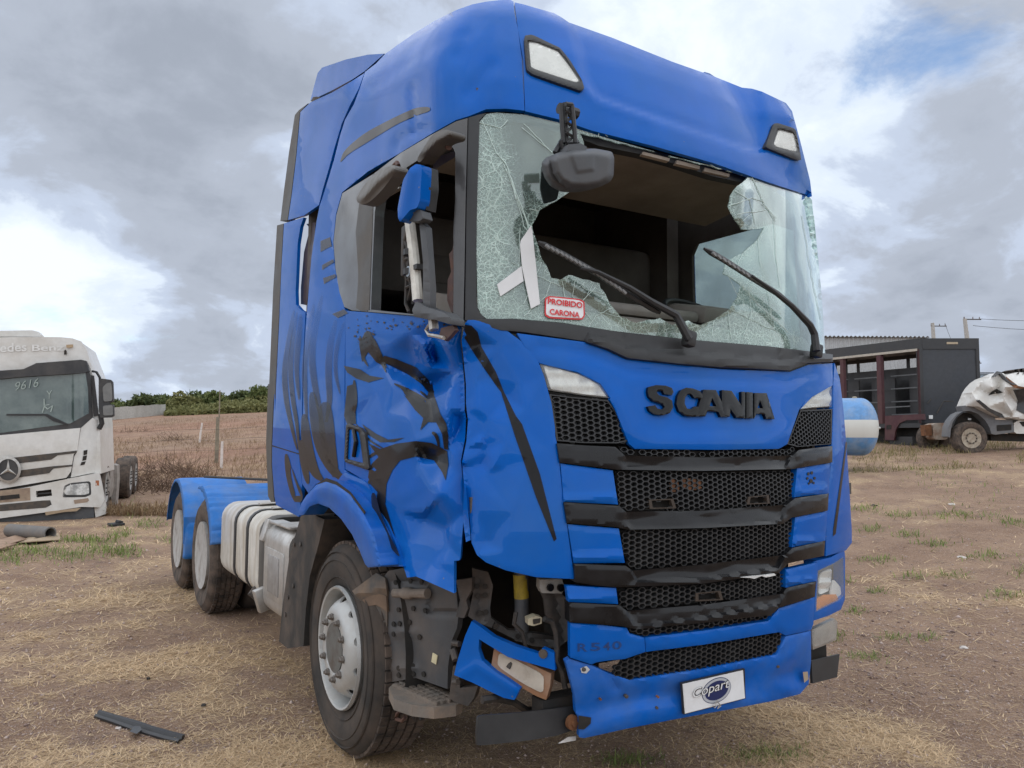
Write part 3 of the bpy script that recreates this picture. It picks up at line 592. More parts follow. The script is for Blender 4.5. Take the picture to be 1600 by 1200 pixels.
# header rail along the top of the hole
panel('header_rail',T(2,'330,650 440,685 800,785 1000,838 1190,880 1150,912 1000,880 800,815 640,770 440,730 330,690'),blackp,truck,off=-.05,t=.04,step=8)
for s in ('655,758 790,792 785,806 650,772','825,800 940,830 938,846 820,818','965,838 1090,870 1085,884 960,856'): panel('light_strip',T(2,s),lining2,bpy.data.objects['header_rail'],off=-.035,t=.02,step=8)
# ---- marker lamps in the visor
for fr,ln in ((T(2,'60,178 100,172 200,220 240,238 290,300 350,400 362,440 345,455 330,450 100,370 72,345'),T(2,'80,205 130,215 230,255 275,310 342,405 320,415 120,350 92,335')),(T(2,'1308,618 1330,615 1408,640 1422,655 1448,800 1430,803 1290,745 1268,735 1275,710'),T(2,'1330,645 1412,668 1432,765 1320,735 1306,720'))):
    h=panel('marker_lamp',fr,blackp,truck,off=.018,t=.04,step=3.2,rnd=.12,dent=plateau(ln,3.0,.015))
    panel('reflector',ln,chrome,h,off=.0095,t=.002,step=5,rnd=.12,dent=ridge([ln[0],ln[len(ln)//2]],6,.002)); panel('lens',ln,lens,h,off=.015,t=.004,step=7,rnd=.12)
# ---- cowl, bonnet panel, headlights
panel('wiper_cowl',T(3,'1046,640 1130,634',4,'0,634 250,655 500,694 880,738 1290,773 1480,795 1604,812 1604,848 1480,855 1390,892 1200,882 1050,876 840,858 580,830 480,783 360,745 60,700 -60,690 -200,652'),blackp,truck,off=.004,t=.03,step=6,dent=both(plateau(T(4,'370,752 480,795 580,840 840,868 1390,900 1480,862 1610,852 1610,825 1480,820 1380,850 840,800 590,775 500,740 380,712'),4,-.022),ridge(T(4,'555,708 580,770'),2.5,.01),ridge(T(4,'1340,786 1335,840'),2.5,.01)))
hood=panel('front_lid',T(4,'24,706 360,750 480,789 578,838 840,866 1050,886 1390,899 1482,864 1602,856 1604,966 1500,1025 1440,1088',6,'1230,58 1197,105 1147,250 1112,270 850,274 512,270 488,250 432,110 408,65',4,'492,1030 442,958 332,902 138,856 62,770'),blue,truck,step=7,t=.02,off=.004,
  dent=both(ridge(T(4,'140,770 380,800 500,850 580,890 840,920 1380,945 1500,900'),9,.010),ridge(T(6,'440,60 500,200 600,240 1050,240 1130,200'),14,-.008),ridge(T(4,'1445,1080 1600,960'),6,-.004)))
LET=dict(
 S0='682,975 720,965 770,968 800,980 808,1000 800,1016 762,1010 755,996 735,992 722,1000 735,1016 775,1026 800,1042 806,1075 790,1105 755,1117 715,1113 688,1095 678,1072 715,1066 728,1082 750,1088 765,1074 752,1060 705,1045 684,1022 678,998',
 C1='905,982 940,995 958,1022 955,1034 912,1030 900,1012 878,1010 865,1030 864,1060 875,1082 898,1086 912,1072 950,1076 952,1090 935,1112 905,1124 868,1120 835,1095 822,1060 828,1020 845,990 872,978',
 A2='958,988 1020,990 1085,1124 1044,1124 1034,1100 978,1096 966,1122 918,1122',
 N3='1050,990 1098,994 1148,1068 1148,998 1166,1000 1166,1132 1122,1128 1092,1082 1090,1124 1050,1122',
 I4='1172,1000 1204,1002 1206,1132 1172,1132',
 A5='1212,1004 1274,1006 1314,1136 1272,1134 1264,1112 1222,1108 1212,1132')
for k,s in LET.items():
    holes=[]
    if k=='A2': holes=[T(4,'1002,1030 1022,1072 988,1070')]
    if k=='A5': holes=[T(4,'1240,1040 1256,1082 1228,1080')]
    panel('badge_letter',T(4,s),mat('letter_black',(.003,.003,.0035),.2,coat=.6,coatr=.04,spec=.1,var=.05),truck,holes=holes,off=.022,t=.016,step=4,roll=.002)
for fr,mesh_,ridge_ in ((T(4,'140,860 200,872 330,907 400,940 440,963 488,1030 380,1020 182,990'),T(6,'155,40 250,52 400,66 432,110 490,235 440,247 185,238'),None),(T(4,'1604,966 1540,990 1500,1022 1436,1088 1500,1080 1604,1074'),T(6,'1203,108 1335,102 1332,250 1190,262 1147,250'),None)):
    h=panel('headlight',fr,blackp,truck,off=-.034,t=.02,step=7)
    c=np.array(fr).mean(0); cham=[tuple(c+(np.array(p)-c)*.9) for p in fr]
    panel('reflector',cham,chrome,h,off=-.010,t=.004,step=3.5,dent=lambda P,c=c: .012*np.abs(np.sin((P[:,0]-c[0])*.13))**2+.004*np.sin(P[:,1]*.3),roll=0)
    panel('lens',fr,lens,h,off=.004,t=.006,step=6,roll=.008)
# ---- grille stack: black bars, blue blocks, honeycomb
def zones(lst): return [T(*a) for a in lst]
BARS=zones([(6,'187,247 300,256 430,262 445,275 470,298 800,306 1170,298 1195,275 1335,258 1335,326 1170,354 800,362 440,357 300,340 200,327'),
 (6,'216,493 300,499 445,508 475,532 800,528 1145,503 1180,476 1320,456 1316,527 1168,556 1130,582 800,600 480,607 440,597 230,580'),
 (6,'258,750 330,752 475,758 502,778 800,752 1138,712 1168,684 1305,653 1300,716 1152,747 1112,787 800,832 440,848 340,838 263,826'),
 (6,'238,911 445,922 480,946 800,920 1126,874 1145,850 1266,823 1262,886 1112,932 1080,962 800,995 520,1022 450,1008 240,993')])
cuts=zones([(6,'470,300 1170,300 1130,350 800,358 470,350'),(6,'470,532 1145,505 1120,560 1090,578 800,596 500,600 480,580'),(6,'500,778 1138,714 1110,765 800,812 520,820'),(6,'480,948 1126,876 1110,915 800,972 520,1010')])
bars=[]
for k,(b,c) in enumerate(zip(BARS,cuts)):
    wav=ridge([((c[0][0]+c[-1][0])/2+j*(c[1][0]-c[0][0])/6,(c[0][1]+c[-1][1])/2+j*(c[1][1]-c[0][1])/6+6*math.sin(j*2.1+k)) for j in range(7)],9,.008)
    bars.append(panel('grille_bar',b,black,truck,step=5,t=.06,off=.022,dent=both(plateau(c,3,.016),wav if k<3 else ridge([c[0],c[1]],10,.005)),roll=.005))
panel('broken_bar_edge',T(6,'955,806 1000,800 1060,795 1095,790 1100,797 1060,806 1040,800 1010,812 990,808'),mat('broken_plastic',(.62,.62,.60),.6),bars[2],off=.03,t=.01,step=4)
bd=[]
for b in zones([(6,'202,331 420,360 432,440 442,502 216,491'),(6,'1188,351 1327,329 1320,456 1176,472'),(6,'232,584 445,602 470,745 258,747'),(6,'1180,556 1315,528 1306,653 1166,680'),(6,'226,840 434,850 442,917 236,908'),(6,'1140,774 1276,742 1270,820 1140,848')]):
    c=np.array(b).mean(0); y1=max(p[1] for p in b)
    bd.append(panel('grille_block',b,blue,truck,step=6,t=.03,off=.012,roll=.005,dent=ridge([(min(p[0] for p in b)+6,y1-9),(max(p[0] for p in b)-6,y1-11)],6,-.008)))
# paw mark on the far upper block
for s in ('1236,374 7','1250,370 7','1232,393 6','1262,392 6','1247,404 9','1238,414 5','1258,412 5'):
    a,r=s.split(); u,v=T(6,a)[0]; r=float(r)/2.667*1.0
    panel('paw_mark',[(u+.75*r*math.cos(t),v+r*math.sin(t)) for t in np.linspace(0,6.28,11)[:-1]],black,bd[1],off=.0155,t=.002,step=2,roll=0)
def to_px(P):
    d=np.asarray(P)-CAMP; z=d@_F; return np.stack([800+FPX*(d@CR)/z,600-FPX*(d@CU)/z],1)
def honeycomb(poly,parent,off,cw=.027,ch=.0205,depth=.02,fill=.80,name='honeycomb_grille',m=blackp,slots=()):
    B=np.array([on_cab(*p,off) for p in poly]); x0,x1=B[:,0].min(),B[:,0].max(); z0,z1=B[:,2].min(),B[:,2].max()
    cs=[]; i=0; x=x0
    while x<x1+cw:
        z=z0+(ch/2 if i%2 else 0)
        while z<z1+ch: cs.append((x,z)); z+=ch
        x+=cw; i+=1
    cs=np.array(cs); O,D=front_rays(cs); P=solve(O,D,np.full(len(cs),off)); px=to_px(P)
    k=inside(px,poly)
    # keep only cells whose rim stays inside the frame
    d=segdist(px,poly,True); k&=d>1.6
    for s in slots: k&=~inside(px,s)
    cs=cs[k]
    ang=[0,60,120,180,240,300]; ox=np.array([2/3,1/3,-1/3,-2/3,-1/3,1/3])*cw*1.0; oz=np.array([0,.5,.5,0,-.5,-.5])*ch
    n=len(cs); V=[]
    for sc_,dd in ((1.0,off),(fill,off),(fill*.92,off-depth)):
        Q=np.stack([cs[:,0:1]+ox[None]*sc_,cs[:,1:2]+oz[None]*sc_],2).reshape(-1,2); O,D=front_rays(Q); V.append(solve(O,D,np.full(len(Q),dd)))
    V=np.concatenate(V); F=[]
    for c in range(n):
        for a in range(6):
            b=(a+1)%6; o=c*6; F.append((o+a,o+b,6*n+o+b,6*n+o+a)); F.append((6*n+o+a,6*n+o+b,12*n+o+b,12*n+o+a))
    me=bpy.data.meshes.new(name); me.from_pydata(V.tolist(),[],F); o=link(name,me,m,parent,30); return o
HC=zones([(6,'440,256 490,274 800,280 1135,272 1180,260 1172,297 800,304 470,297'),(6,'428,364 800,367 1180,358 1172,470 1148,500 800,526 475,528 445,505'),(6,'448,608 800,604 1180,562 1166,682 1138,710 800,748 500,772 480,752'),(6,'438,852 800,836 1112,790 1145,784 1132,870 800,915 482,942 452,920'),(6,'480,1016 800,995 1112,934 1100,968 800,1020 520,1050 488,1036')])
FR=zones([(6,'432,370 500,374 500,480 465,500'),])
for k,h in enumerate(HC):
    slots=[T(6,'570,482 672,478 685,518 575,520'),T(6,'985,470 1070,462 1075,498 980,502')] if k==1 else [T(6,'765,872 870,862 880,900 765,906')] if k==3 else []
    g=honeycomb(h,truck,-.004 if k not in (0,4) else -.002,slots=slots)
    panel('grille_backing',h,dark,g,off=-.045,t=.01,step=12,roll=0)
    for s in slots: panel('slot_rim',[tuple(p) for p in s],mat('slot_brown',(.05,.035,.025),.7),g,holes=[[tuple(np.array(s).mean(0)+(np.array(p)-np.array(s).mean(0))*.78) for p in s]],off=-.002,t=.02,step=6,roll=0)
# old emblem ghost behind the second honeycomb
for s in ('655,395 690,390 700,450 660,450','700,392 760,395 800,400 790,440 720,445'): panel('rust_patch',chaikin(T(6,s),.2),rusty,bpy.data.objects['honeycomb_grille.001'],off=-.012,t=.002,step=6,roll=0)
for s in (T(6,'155,42 250,54 400,68 432,112 490,236 440,247 300,246 186,237'),T(6,'1203,110 1335,104 1332,250 1190,262 1147,250')):
    g=honeycomb(s,truck,-.004,cw=.026,ch=.020); panel('grille_backing',s,blackp,g,off=-.030,t=.01,step=12,roll=0)
    c=np.array(s).mean(0); panel('grille_frame',s,blackp,g,holes=[[tuple(c+(np.array(p)-c)*.95) for p in s]],off=.002,t=.03,step=6)
# ---- far front corner panel, lamp, fog lamp
fcr=panel('corner_air_deflector',[(1304,567),(1312,592),(1318,640),(1323,700),(1327,760),(1331,830),(1331,848),(1322,860),(1290,869),(1292,800),(1299,715),(1302,640),(1302,600)],blue,truck,step=6,t=.02,off=.004)
mark([(1322,690),(1324,692),(1306,834),(1302,838),(1302,828)],fcr,off=.0062)
panel('lamp_surround',T(6,'1256,740 1330,722 1385,690 1388,720 1387,898 1370,940 1320,965 1258,986 1262,886 1270,820'),blue,truck,step=6,t=.05,off=.0,holes=[T(6,'1276,778 1340,748 1381,722 1384,880 1362,902 1268,948')])
hl=panel('headlamp',T(6,'1276,778 1340,748 1381,722 1384,880 1362,902 1268,948'),blackp,truck,step=7,t=.01,off=-.06)
panel('reflector',T(6,'1282,790 1335,765 1325,860 1278,880'),chrome,hl,off=-.022,t=.006,step=4,rnd=.15,dent=lambda P:.01*np.sin(P[:,1]*.35))
panel('reflector',T(6,'1338,810 1372,850 1380,880 1340,895 1325,880'),white,hl,off=-.018,t=.006,step=4,rnd=.15)
panel('indicator',T(6,'1270,895 1300,878 1350,876 1362,900 1268,946'),amber,hl,off=-.01,t=.01,step=5)
panel('lens',T(6,'1276,778 1340,748 1381,722 1384,880 1362,902 1268,948'),lens,hl,off=.006,t=.006,step=6)
fg=panel('fog_lamp',T(8,'1249,425 1300,400 1347,378 1357,392 1351,466 1300,490 1254,507'),alu,truck,off=-.03,t=.02,step=6)
panel('lens',T(8,'1256,428 1345,385 1351,395 1346,460 1258,500'),lens,fg,off=-.0,t=.01,step=6,rnd=.12)
# ---- bumper
bu=panel('bumper_trim',T(8,'241,395 350,402 478,416 490,440 552,458 556,516 470,546 400,552 352,560 330,568 243,540'),blue,truck,step=6,t=.03,off=.012,roll=.005)
panel('bumper_strip',T(8,'554,457 800,428 1068,388 1112,335 1262,288 1256,400 1246,425 1140,448 1112,434 800,486 558,516'),blue,truck,step=6,t=.03,off=.006,roll=.005,dent=ridge(T(8,'1070,392 1072,408 1135,440'),3,.005))
h6=T(8,'414,612 462,545 560,520 800,484 1112,435 1136,472 1100,526 800,585 490,632')
lo=panel('lower_bumper',T(8,'222,556 240,545 330,572 405,606 490,634 800,588 1102,528 1140,452 1246,428 1246,560 1236,650 1200,692 1080,722 900,757 700,793 480,836 300,876 280,872 282,800 266,770 262,700 246,640 236,600'),blue2,truck,step=6,t=.03,off=.004,roll=.005,
  dent=both(ridge(T(8,'250,650 700,600 1240,500'),20,-.008),ridge(T(8,'280,760 700,690 1200,610'),14,.010),ridge(T(8,'400,610 430,660'),9,.02),facets([(880,1020,0),(1275,980,0),(1275,1100,0),(880,1160,0),(960,1090,.012),(1000,1110,-.006),(1150,1075,.01),(1200,1060,-.004),(1240,1050,.014)],4)))
g=honeycomb(h6,truck,-.004,depth=.022); panel('grille_backing',h6,dark,g,off=-.05,t=.01,step=12,roll=0)
for s in ('300,590 9','478,703 8','605,750 6','1110,578 6','370,715 5','610,705 5'):
    a,r=s.split(); u,v=T(8,a)[0]; r=float(r)/2.667; panel('bumper_bolt',[(u+r*math.cos(t),v+r*math.sin(t)) for t in np.linspace(0,6.28,11)[:-1]],steel if r>2 else rusty,lo,off=.012,t=.012,step=3)
panel('bare_patch',T(8,'285,585 310,575 325,590 310,606 290,604'),mat('filler_grey',(.5,.5,.5),.8),lo,off=.0065,t=0,step=4,roll=0)
panel('tear_hole',T(8,'278,782 330,790 328,815 300,840 276,838'),dark,lo,off=.0075,t=0.002,step=4,roll=0)
panel('bare_patch',T(8,'1212,600 1232,598 1236,630 1218,645'),mat('filler_tan',(.35,.27,.19),.8),lo,off=.0065,t=0,step=4,roll=0)
badge=decal_mat('ghost_badge',(.035,.06,.16),.5)
for ch,a,b in (('R',(902,1018),(918,1018)),('5',(922,1017),(938,1017)),('4',(942,1016),(953,1016)),('0',(956,1015),(971,1014))):
    o=cabtext(ch,badge,bu,a,b,(a[0],a[1]-13),.0135,name='model_badge'); at=o.data.attributes.new('fade','FLOAT','POINT'); at.data.foreach_set('value',[.6 if ch!='4' else .75]*len(o.data.vertices))
# number plate
pp=T(8,'696,642 960,582 963,706 706,772')
A,B,Cc,Dd=[on_cab(u,v,.014) for u,v in (pp[3],pp[2],pp[1],pp[0])]
nrm=np.cross(B-A,Dd-A); nrm/=np.linalg.norm(nrm)
if nrm@(CAMP-A)<0:nrm=-nrm
pm=MB(); q=[A,B,B+(Cc-B),Dd]; pm.hexa([p+nrm*.004 for p in q]+[p+nrm*.014 for p in q]); plate=pm.build('number_plate',blackp,truck)
U=B-A;V=Dd-A; pt=lambda a,b,h=.0:A+U*a+V*b+nrm*(.014+h)
pm=MB(); q=[pt(.015,.03),pt(.985,.03),pt(.985,.97),pt(.015,.97)]; pm.hexa([p for p in q]+[p+nrm*.002 for p in q]); pm.build('plate_face',white,plate)
def ellipse_on(name,m,cx,cy,rx,ry,h,rot=0,hole=0,n=36):
    o=[];i_=[]
    for k in range(n):
        t=2*math.pi*k/n; x,y=math.cos(t),math.sin(t); o.append((x,y))
    ar=np.linalg.norm(V)/np.linalg.norm(U)
    def P(x,y,s):
        X,Y=x*rx*s,y*ry*s; X,Y=X*math.cos(rot)-Y*math.sin(rot),X*math.sin(rot)+Y*math.cos(rot); return pt(cx+X*ar,cy+Y,h)
    b=MB(); a=[P(x,y,1) for x,y in o]
    if hole:
        c=[P(x,y,hole) for x,y in o]; b.add(a+c,[(k,(k+1)%n,n+(k+1)%n,n+k) for k in range(n)])
    else: b.add(a,[tuple(range(n))])
    return link(name,b.mesh(name),m,plate)
navy=mat('navy_print',(.012,.022,.10),.4,var=.03); silverp=mat('silver_print',(.45,.47,.5),.4,var=.05)
ellipse_on('logo_oval',navy,.53,.52,.62,.40,.0026,.12); ellipse_on('logo_oval',silverp,.53,.52,.60,.375,.0032,.12); ellipse_on('logo_oval',navy,.53,.52,.50,.30,.0038,.12)
for off_,m_,bo in ((0.,black,.045),(.0006,white,.002)):
    text_on('Copart',m_,plate,pt(.15,.37),pt(.74,.44),pt(.15,.76),bold=bo,ext=.0048+off_,name='plate_lettering',shear=.25)
wr=MB(); wr.tube([pt(.47,.12,.01),pt(.50,.22,.012),pt(.53,.10,.014),pt(.5,-.03,.012),pt(.56,.02,.01)],.0025,5); wr.tube([pt(.43,.1,.01),pt(.46,.0,.01),pt(.50,.08,.012)],.002,5); wr.build('plate_wire',alu,plate)
# ---- black flaps under the bumper
lf=plane_rays_panel('under_bumper_flap',T(7,'1110,938 1300,925 1480,905 1565,893 1598,900 1590,1010 1500,1040 1350,1065 1105,1090 1103,1030'),(.3,-1.33,.5),(0,-1,.1),.012,blackp,truck,step=10,rnd=.08)
fl=MB(); c=at_plane(*T(7,'1575,968')[0],(.3,-1.345,.5),(0,-1,.1)); fl.tube([c,c+np.array([0,-.02,0])],.028,12); fl.tube([c,c+np.array([0,-.03,0])],.014,6); fl.build('flap_bolt',rusty,lf)
plane_rays_panel('under_bumper_flap',[(1268,1033),(1312,1022),(1308,1058),(1270,1068)],(2.3,-1.30,.5),(.25,-1,.1),.012,blackp,truck,step=10)
plane_rays_panel('bent_strip',T(7,'1510,1078 1560,1045 1600,1040 1600,1062 1545,1072'),(.5,-1.36,.4),(0,-1,.3),.006,alu,truck,step=8)
# ---- open wheel side: step well, step, brackets
PW=((.10,-.55,0),(-.955,-.295,0))
def wb(u,v): pass
well=plane_rays_panel('step_well',T(7,'643,240 660,215 735,200 770,235 1000,300 1012,440 1005,500 980,560 960,690 957,805 800,750 680,770 664,700 655,560 650,420'),PW[0],PW[1],.03,mat('well_plastic',(.060,.062,.066),.55,dirt=(.16,.125,.10),dscale=6,damt=.5,bump=.1,bscale=60),truck,step=6,
  bulge=both(ridge(T(7,'655,230 660,760'),12,-.012),ridge(T(7,'870,300 870,420 1000,420'),4,-.015),ridge(T(7,'680,265 850,265'),6,-.012),ridge(T(7,'690,520 790,520'),8,.012),ridge(T(7,'690,700 790,700'),7,.012)))
P0=np.array(PW[0]);PN=np.array(PW[1])
def wp(u,v,h=0.): return at_plane(u,v,P0+PN*h,PN)
holes_=[wp(*p,.004) for p in T(7,'700,272 775,265 830,270 715,408 788,402 848,412 690,480 720,478 770,470 690,530 770,520 760,570 715,700 790,690 715,735 790,728 820,545 840,730')]
hb=MB()
for h in holes_: hb.lathe([(0,.0001),(.0,.011),(.004,.011)],10,'x',(0,0,0)) if 0 else hb.tube([h,h+PN*.006],.0115,9)
hb.build('well_hole',dark,well)
b=MB(); a0,a1=wp(*T(7,'692,325')[0],.02),wp(*T(7,'858,328')[0],.02); b.tube([a0,a0*.75+a1*.25,a0*.7+a1*.3,a0*.5+a1*.5,a0*.45+a1*.55,a1],[.020,.020,.026,.026,.020,.022],10); b.build('grab_bolt',mat('dusty_tan',(.23,.19,.155),.8,dirt=(.1,.08,.07),dscale=20,damt=.5),well)
b=MB(); c=wp(*T(7,'893,653')[0],.004); b.obox(c,(.004,.03,.04),(.2,0,.3)); b.build('paper_scrap',mat('yellow_paper',(.62,.55,.35),.8),well)
ZS=.47
tr=[atz(u,v,ZS) for u,v in T(7,'664,798 690,775 800,747 960,815 1030,868 1000,885 890,898 780,885 690,855')]
sb=MB(); n=len(tr); sb.add([t for t in tr]+[t-np.array([0,0,.045]) for t in tr],[tuple(range(n)),tuple(range(2*n-1,n-1,-1))]+[(i,n+i,n+(i+1)%n,(i+1)%n) for i in range(n)])
stepm=mat('step_metal',(.20,.175,.15),.7,.3,dirt=(.32,.24,.18),dscale=10,damt=.8,bump=.3,bscale=80)
step_=sb.build('boarding_step',stepm,truck,smooth=None)
tb=MB()
for i in range(9):
    for j in range(4):
        u=(i+.6)/9.4; w=(j+.6)/4.4
        p=(tr[2]*(1-w)+tr[0]*w)*(1-u)+(tr[4]*(1-w)+tr[6]*w)*u
        tb.obox(p+np.array([0,0,.006]),(.020,.030,.014),(0,0,.3+.2*(j%2)))
tb.build('tread_stud',stepm,step_,smooth=None)
hk=MB(); q=[atx(*p,.12) for p in T(7,'720,870 725,905 705,930 700,955 730,965 745,945')]; hk.tube(q,.008,6); hk.build('step_hook',rustp,truck)
hk=MB(); q=[atx(*p,.2) for p in T(7,'770,890 780,930 800,960 815,900 830,960')]; hk.tube(q,.011,6); hk.build('air_hose',hose,truck)
plane_rays_panel('wheel_flap',T(7,'480,315 600,225 645,250 655,330 655,540 640,545 590,470 540,390'),(.07,-.45,0),(-.93,-.36,0),.012,mat('flap_dusty',(.07,.065,.06),.7,dirt=(.25,.17,.11),dscale=5,damt=.8,bump=.15,bscale=40),truck,step=9,bulge=ridge(T(7,'500,330 640,300'),8,.02))
plane_rays_panel('brown_bracket',T(7,'530,360 600,325 650,340 655,420 630,400 600,385 560,390'),(.06,-.45,0),(-.93,-.36,0),.012,mat('mud_brown',(.18,.12,.08),.85,dirt=(.08,.06,.05),dscale=10,damt=.5),truck,step=8)
brk=plane_rays_panel('bracket_plate',T(7,'1000,260 1080,250 1078,310 1050,360 1060,400 1040,450 1000,445 1020,360'),(.2,-1.0,0),(-.8,-.6,0),.03,steel,truck,step=8)
brk=plane_rays_panel('bracket_plate',T(7,'1080,200 1160,220 1185,290 1170,400 1175,450 1260,510 1420,530 1500,545 1490,600 1380,590 1300,560 1180,500 1100,470 1060,440 1085,330'),(.3,-1.05,0),(-.5,-.86,0),.035,steel,truck,step=8,bulge=both(ridge(T(7,'1120,220 1120,460'),7,-.02),ridge(T(7,'1180,480 1480,570'),6,-.02)))
hb=MB()
bp0,bn=np.array((.3,-1.05,0)),np.array((-.5,-.86,0.)); bn/=np.linalg.norm(bn)
for p in T(7,'1105,290 1145,292 1110,340 1145,335 1120,425 1148,420 1200,490 1310,540 1380,560'): h=at_plane(*p,bp0+bn*.004,bn); hb.tube([h,h+bn*.006],.011,8)
hb.build('bracket_hole',dark,brk)
plane_rays_panel('bracket_plate',T(7,'1410,290 1520,320 1560,360 1560,560 1510,600 1500,500 1450,440 1440,360'),(.5,-1.25,0),(-.4,-.92,0),.03,steel,truck,step=8,bulge=ridge(T(7,'1500,340 1530,560'),8,-.02))
cn=plane_rays_panel('lamp_plug',T(7,'1420,258 1530,255 1545,300 1530,328 1430,325 1418,300'),(.5,-1.31,0),(-.3,-.95,0),.05,mat('plug_grey',(.33,.31,.28),.6,dirt=(.16,.12,.09),dscale=14,damt=.7),truck,step=7)
hb=MB()
for p in T(7,'1468,297 1520,298'): h=at_plane(*p,(.5,-1.318,0),(-.3,-.95,0)); hb.tube([h,h+np.array([0,-.01,0])],.015,10)
hb.build('plug_pin',black,cn)
dm=MB(); a,b_=aty(815,880,-1.08),aty(815,1000,-1.08); dm.tube([a,b_],.030,14); dmp=dm.build('cab_damper',mat('damper_grey',(.07,.075,.082),.45,dirt=(.2,.16,.13),dscale=8,damt=.4),truck)
a,b_=aty(813,897,-1.08),aty(815,934,-1.08); dm=MB(); dm.tube([a,b_],.0312,14,False); dm.build('yellow_label',mat('label_yellow',(.42,.30,.03),.6,dirt=(.2,.15,.05),dscale=30,damt=.5),dmp)
cb=MB(); cb.tube([aty(*p,-1.33) for p in T(7,'1440,455 1480,470 1500,520 1505,600 1500,660 1530,720 1545,800')],.011,7); cb.build('cable',hose,truck)
cb=MB(); cb.tube([aty(*p,-1.2) for p in T(7,'1300,420 1290,480 1330,520 1350,600 1300,640 1260,700')],.009,6); cb.tube([aty(*p,-1.25) for p in T(7,'1545,700 1550,780 1575,850')],.004,5); cb.tube([aty(*p,-1.15) for p in T(7,'1130,860 1200,850 1290,870 1350,910 1390,915')],.016,6); cb.build('cable',hose,truck)
pg=plane_rays_panel('lamp_plug',T(7,'1360,455 1400,440 1430,448 1428,478 1390,490 1362,485'),(.5,-1.34,0),(-.3,-.95,0),.05,mat('plug_cream',(.42,.37,.26),.6,dirt=(.2,.15,.1),dscale=20,damt=.5),truck,step=6)
plane_rays_panel('plug_socket',T(7,'1385,458 1422,452 1420,474 1388,482'),(.5,-1.345,0),(-.3,-.95,0),.006,dark,pg,step=6)
# hanging bumper corner with its lamp
CP=((.2,-1.1,0),(-.77,-.64,0)); cp0=np.array(CP[0])
cbend=lambda P:-.00035*np.maximum(0,P[:,0]-820)
bc=plane_rays_panel('broken_bumper_corner',T(7,'1078,466 1130,500 1190,545 1300,592 1420,632 1432,600 1490,625 1496,712 1420,690 1260,645 1115,556 1112,610 1130,662 1200,722 1260,760 1320,803 1292,860 1240,850 1180,822 1080,772 990,735 1008,660 1045,540'),CP[0],CP[1],.03,blue,truck,step=3.5,bulge=both(cbend,ridge(T(7,'1020,740 1100,690 1290,810'),9,.006)))
fm=MB()
for p in T(7,'1440,625'): h=at_plane(*p,cp0+np.array([-.77,-.64,0])*-.02,CP[1]); fm.tube([h,h-np.array([.77,.64,0])*.015],.018,10)
fm.build('corner_bolt',steel,bc)
lm=plane_rays_panel('side_lamp',T(7,'1192,590 1290,640 1476,728 1470,790 1450,860 1400,840 1330,800 1250,740 1176,690'),(.23,-1.1,0),CP[1],.05,mat('lamp_rust',(.24,.115,.055),.6,dirt=(.42,.33,.26),dscale=6,damt=.5),bc,step=7,bulge=cbend)
plane_rays_panel('lens',T(7,'1215,622 1290,655 1440,735 1436,830 1330,775 1205,690'),(.225,-1.1,0),CP[1],.008,mat('dusty_lens',(.42,.37,.31),.25,coat=.6,dirt=(.62,.58,.50),dscale=3,damt=.8,var=.2),lm,step=8,bulge=cbend,rnd=.15)
for p,q,r in (('985,575','1018,580',.012),('990,770','1010,770',.012),('985,610','1000,660',.016)): MB().tube([at_plane(*T(7,p)[0],(.2,-1.02,0),CP[1]),at_plane(*T(7,q)[0],(.2,-1.05,0),CP[1])],r,8).build('corner_bracket',steel,truck)
plane_rays_panel('lower_bracket',T(7,'985,690 1010,690 1020,800 1110,790 1090,850 1060,890 1000,875 965,850'),(.26,-1.0,0),(-.8,-.6,0),.04,steel,truck,step=8)
# ---- fender
fen=T(5,'212,640 225,600 250,560 300,504 350,485 400,500 470,550 540,650 590,750 610,830 626,908 620,914 560,917 545,900 520,838 480,752 425,674 365,618 310,597 268,612 238,655 215,657')
panel('fender_flare',fen,blue2,truck,off=.075,t=.11,step=4,roll=.004,dent=ridge(T(5,'225,640 300,540 350,525 420,560 500,660 560,780 600,900'),12,-.012))
panel('fender',T(5,'400,496 440,440 470,452 540,484 562,505 606,605 655,695 700,803 736,912 628,914 612,830 592,750 542,648 470,546'),blue,truck,off=.012,t=.02,step=7,dent=ridge(T(5,'600,640 650,760 690,900'),14,.012))
mark(stroke(T(5,'585,545 600,640 650,760 715,860'),11,(.3,.1)),bpy.data.objects['fender'],None,off=.0155)
panel('fender_gap',T(5,'300,503 350,470 400,488 470,540 545,640 540,650 470,552 400,503 350,488'),dark,truck,off=.078,t=.004,step=7,roll=0)
# wheel housing
ar=MB(); rr=.66; A0=[R_(a) for a in range(-12,193,9)]
v=[];f=[]
for a in A0:
    for x in (.10,.95): v.append((x,-rr*math.cos(a)*1.02,.56+rr*math.sin(a)))
for i in range(len(A0)-1): f.append((2*i,2*i+1,2*i+3,2*i+2))
ar.add(v,f); ar.build('wheel_housing',dark,truck)
MB().box((.78,-.9,.45),(.98,.95,1.3)).build('inner_wing',dark,truck)
fp=plane_rays_panel('mud_flap',[(470,806),(488,803),(507,812),(498,850),(484,900),(478,950),(474,1010),(449,1013),(436,1002),(441,950),(452,870)],(.012,.8,0),(-1,0,0),.5,mat('flap_black',(.022,.021,.020),.65,dirt=(.12,.09,.07),dscale=5,damt=.8,bump=.2,bscale=30),truck,step=9)
hb=MB()
for p in T(9,'960,602 922,930 905,1040 955,860 1000,600'): h=atx(*p,.010); hb.tube([h,h-np.array([.006,0,0])],.014,8)
hb.build('flap_clip',steel,fp)
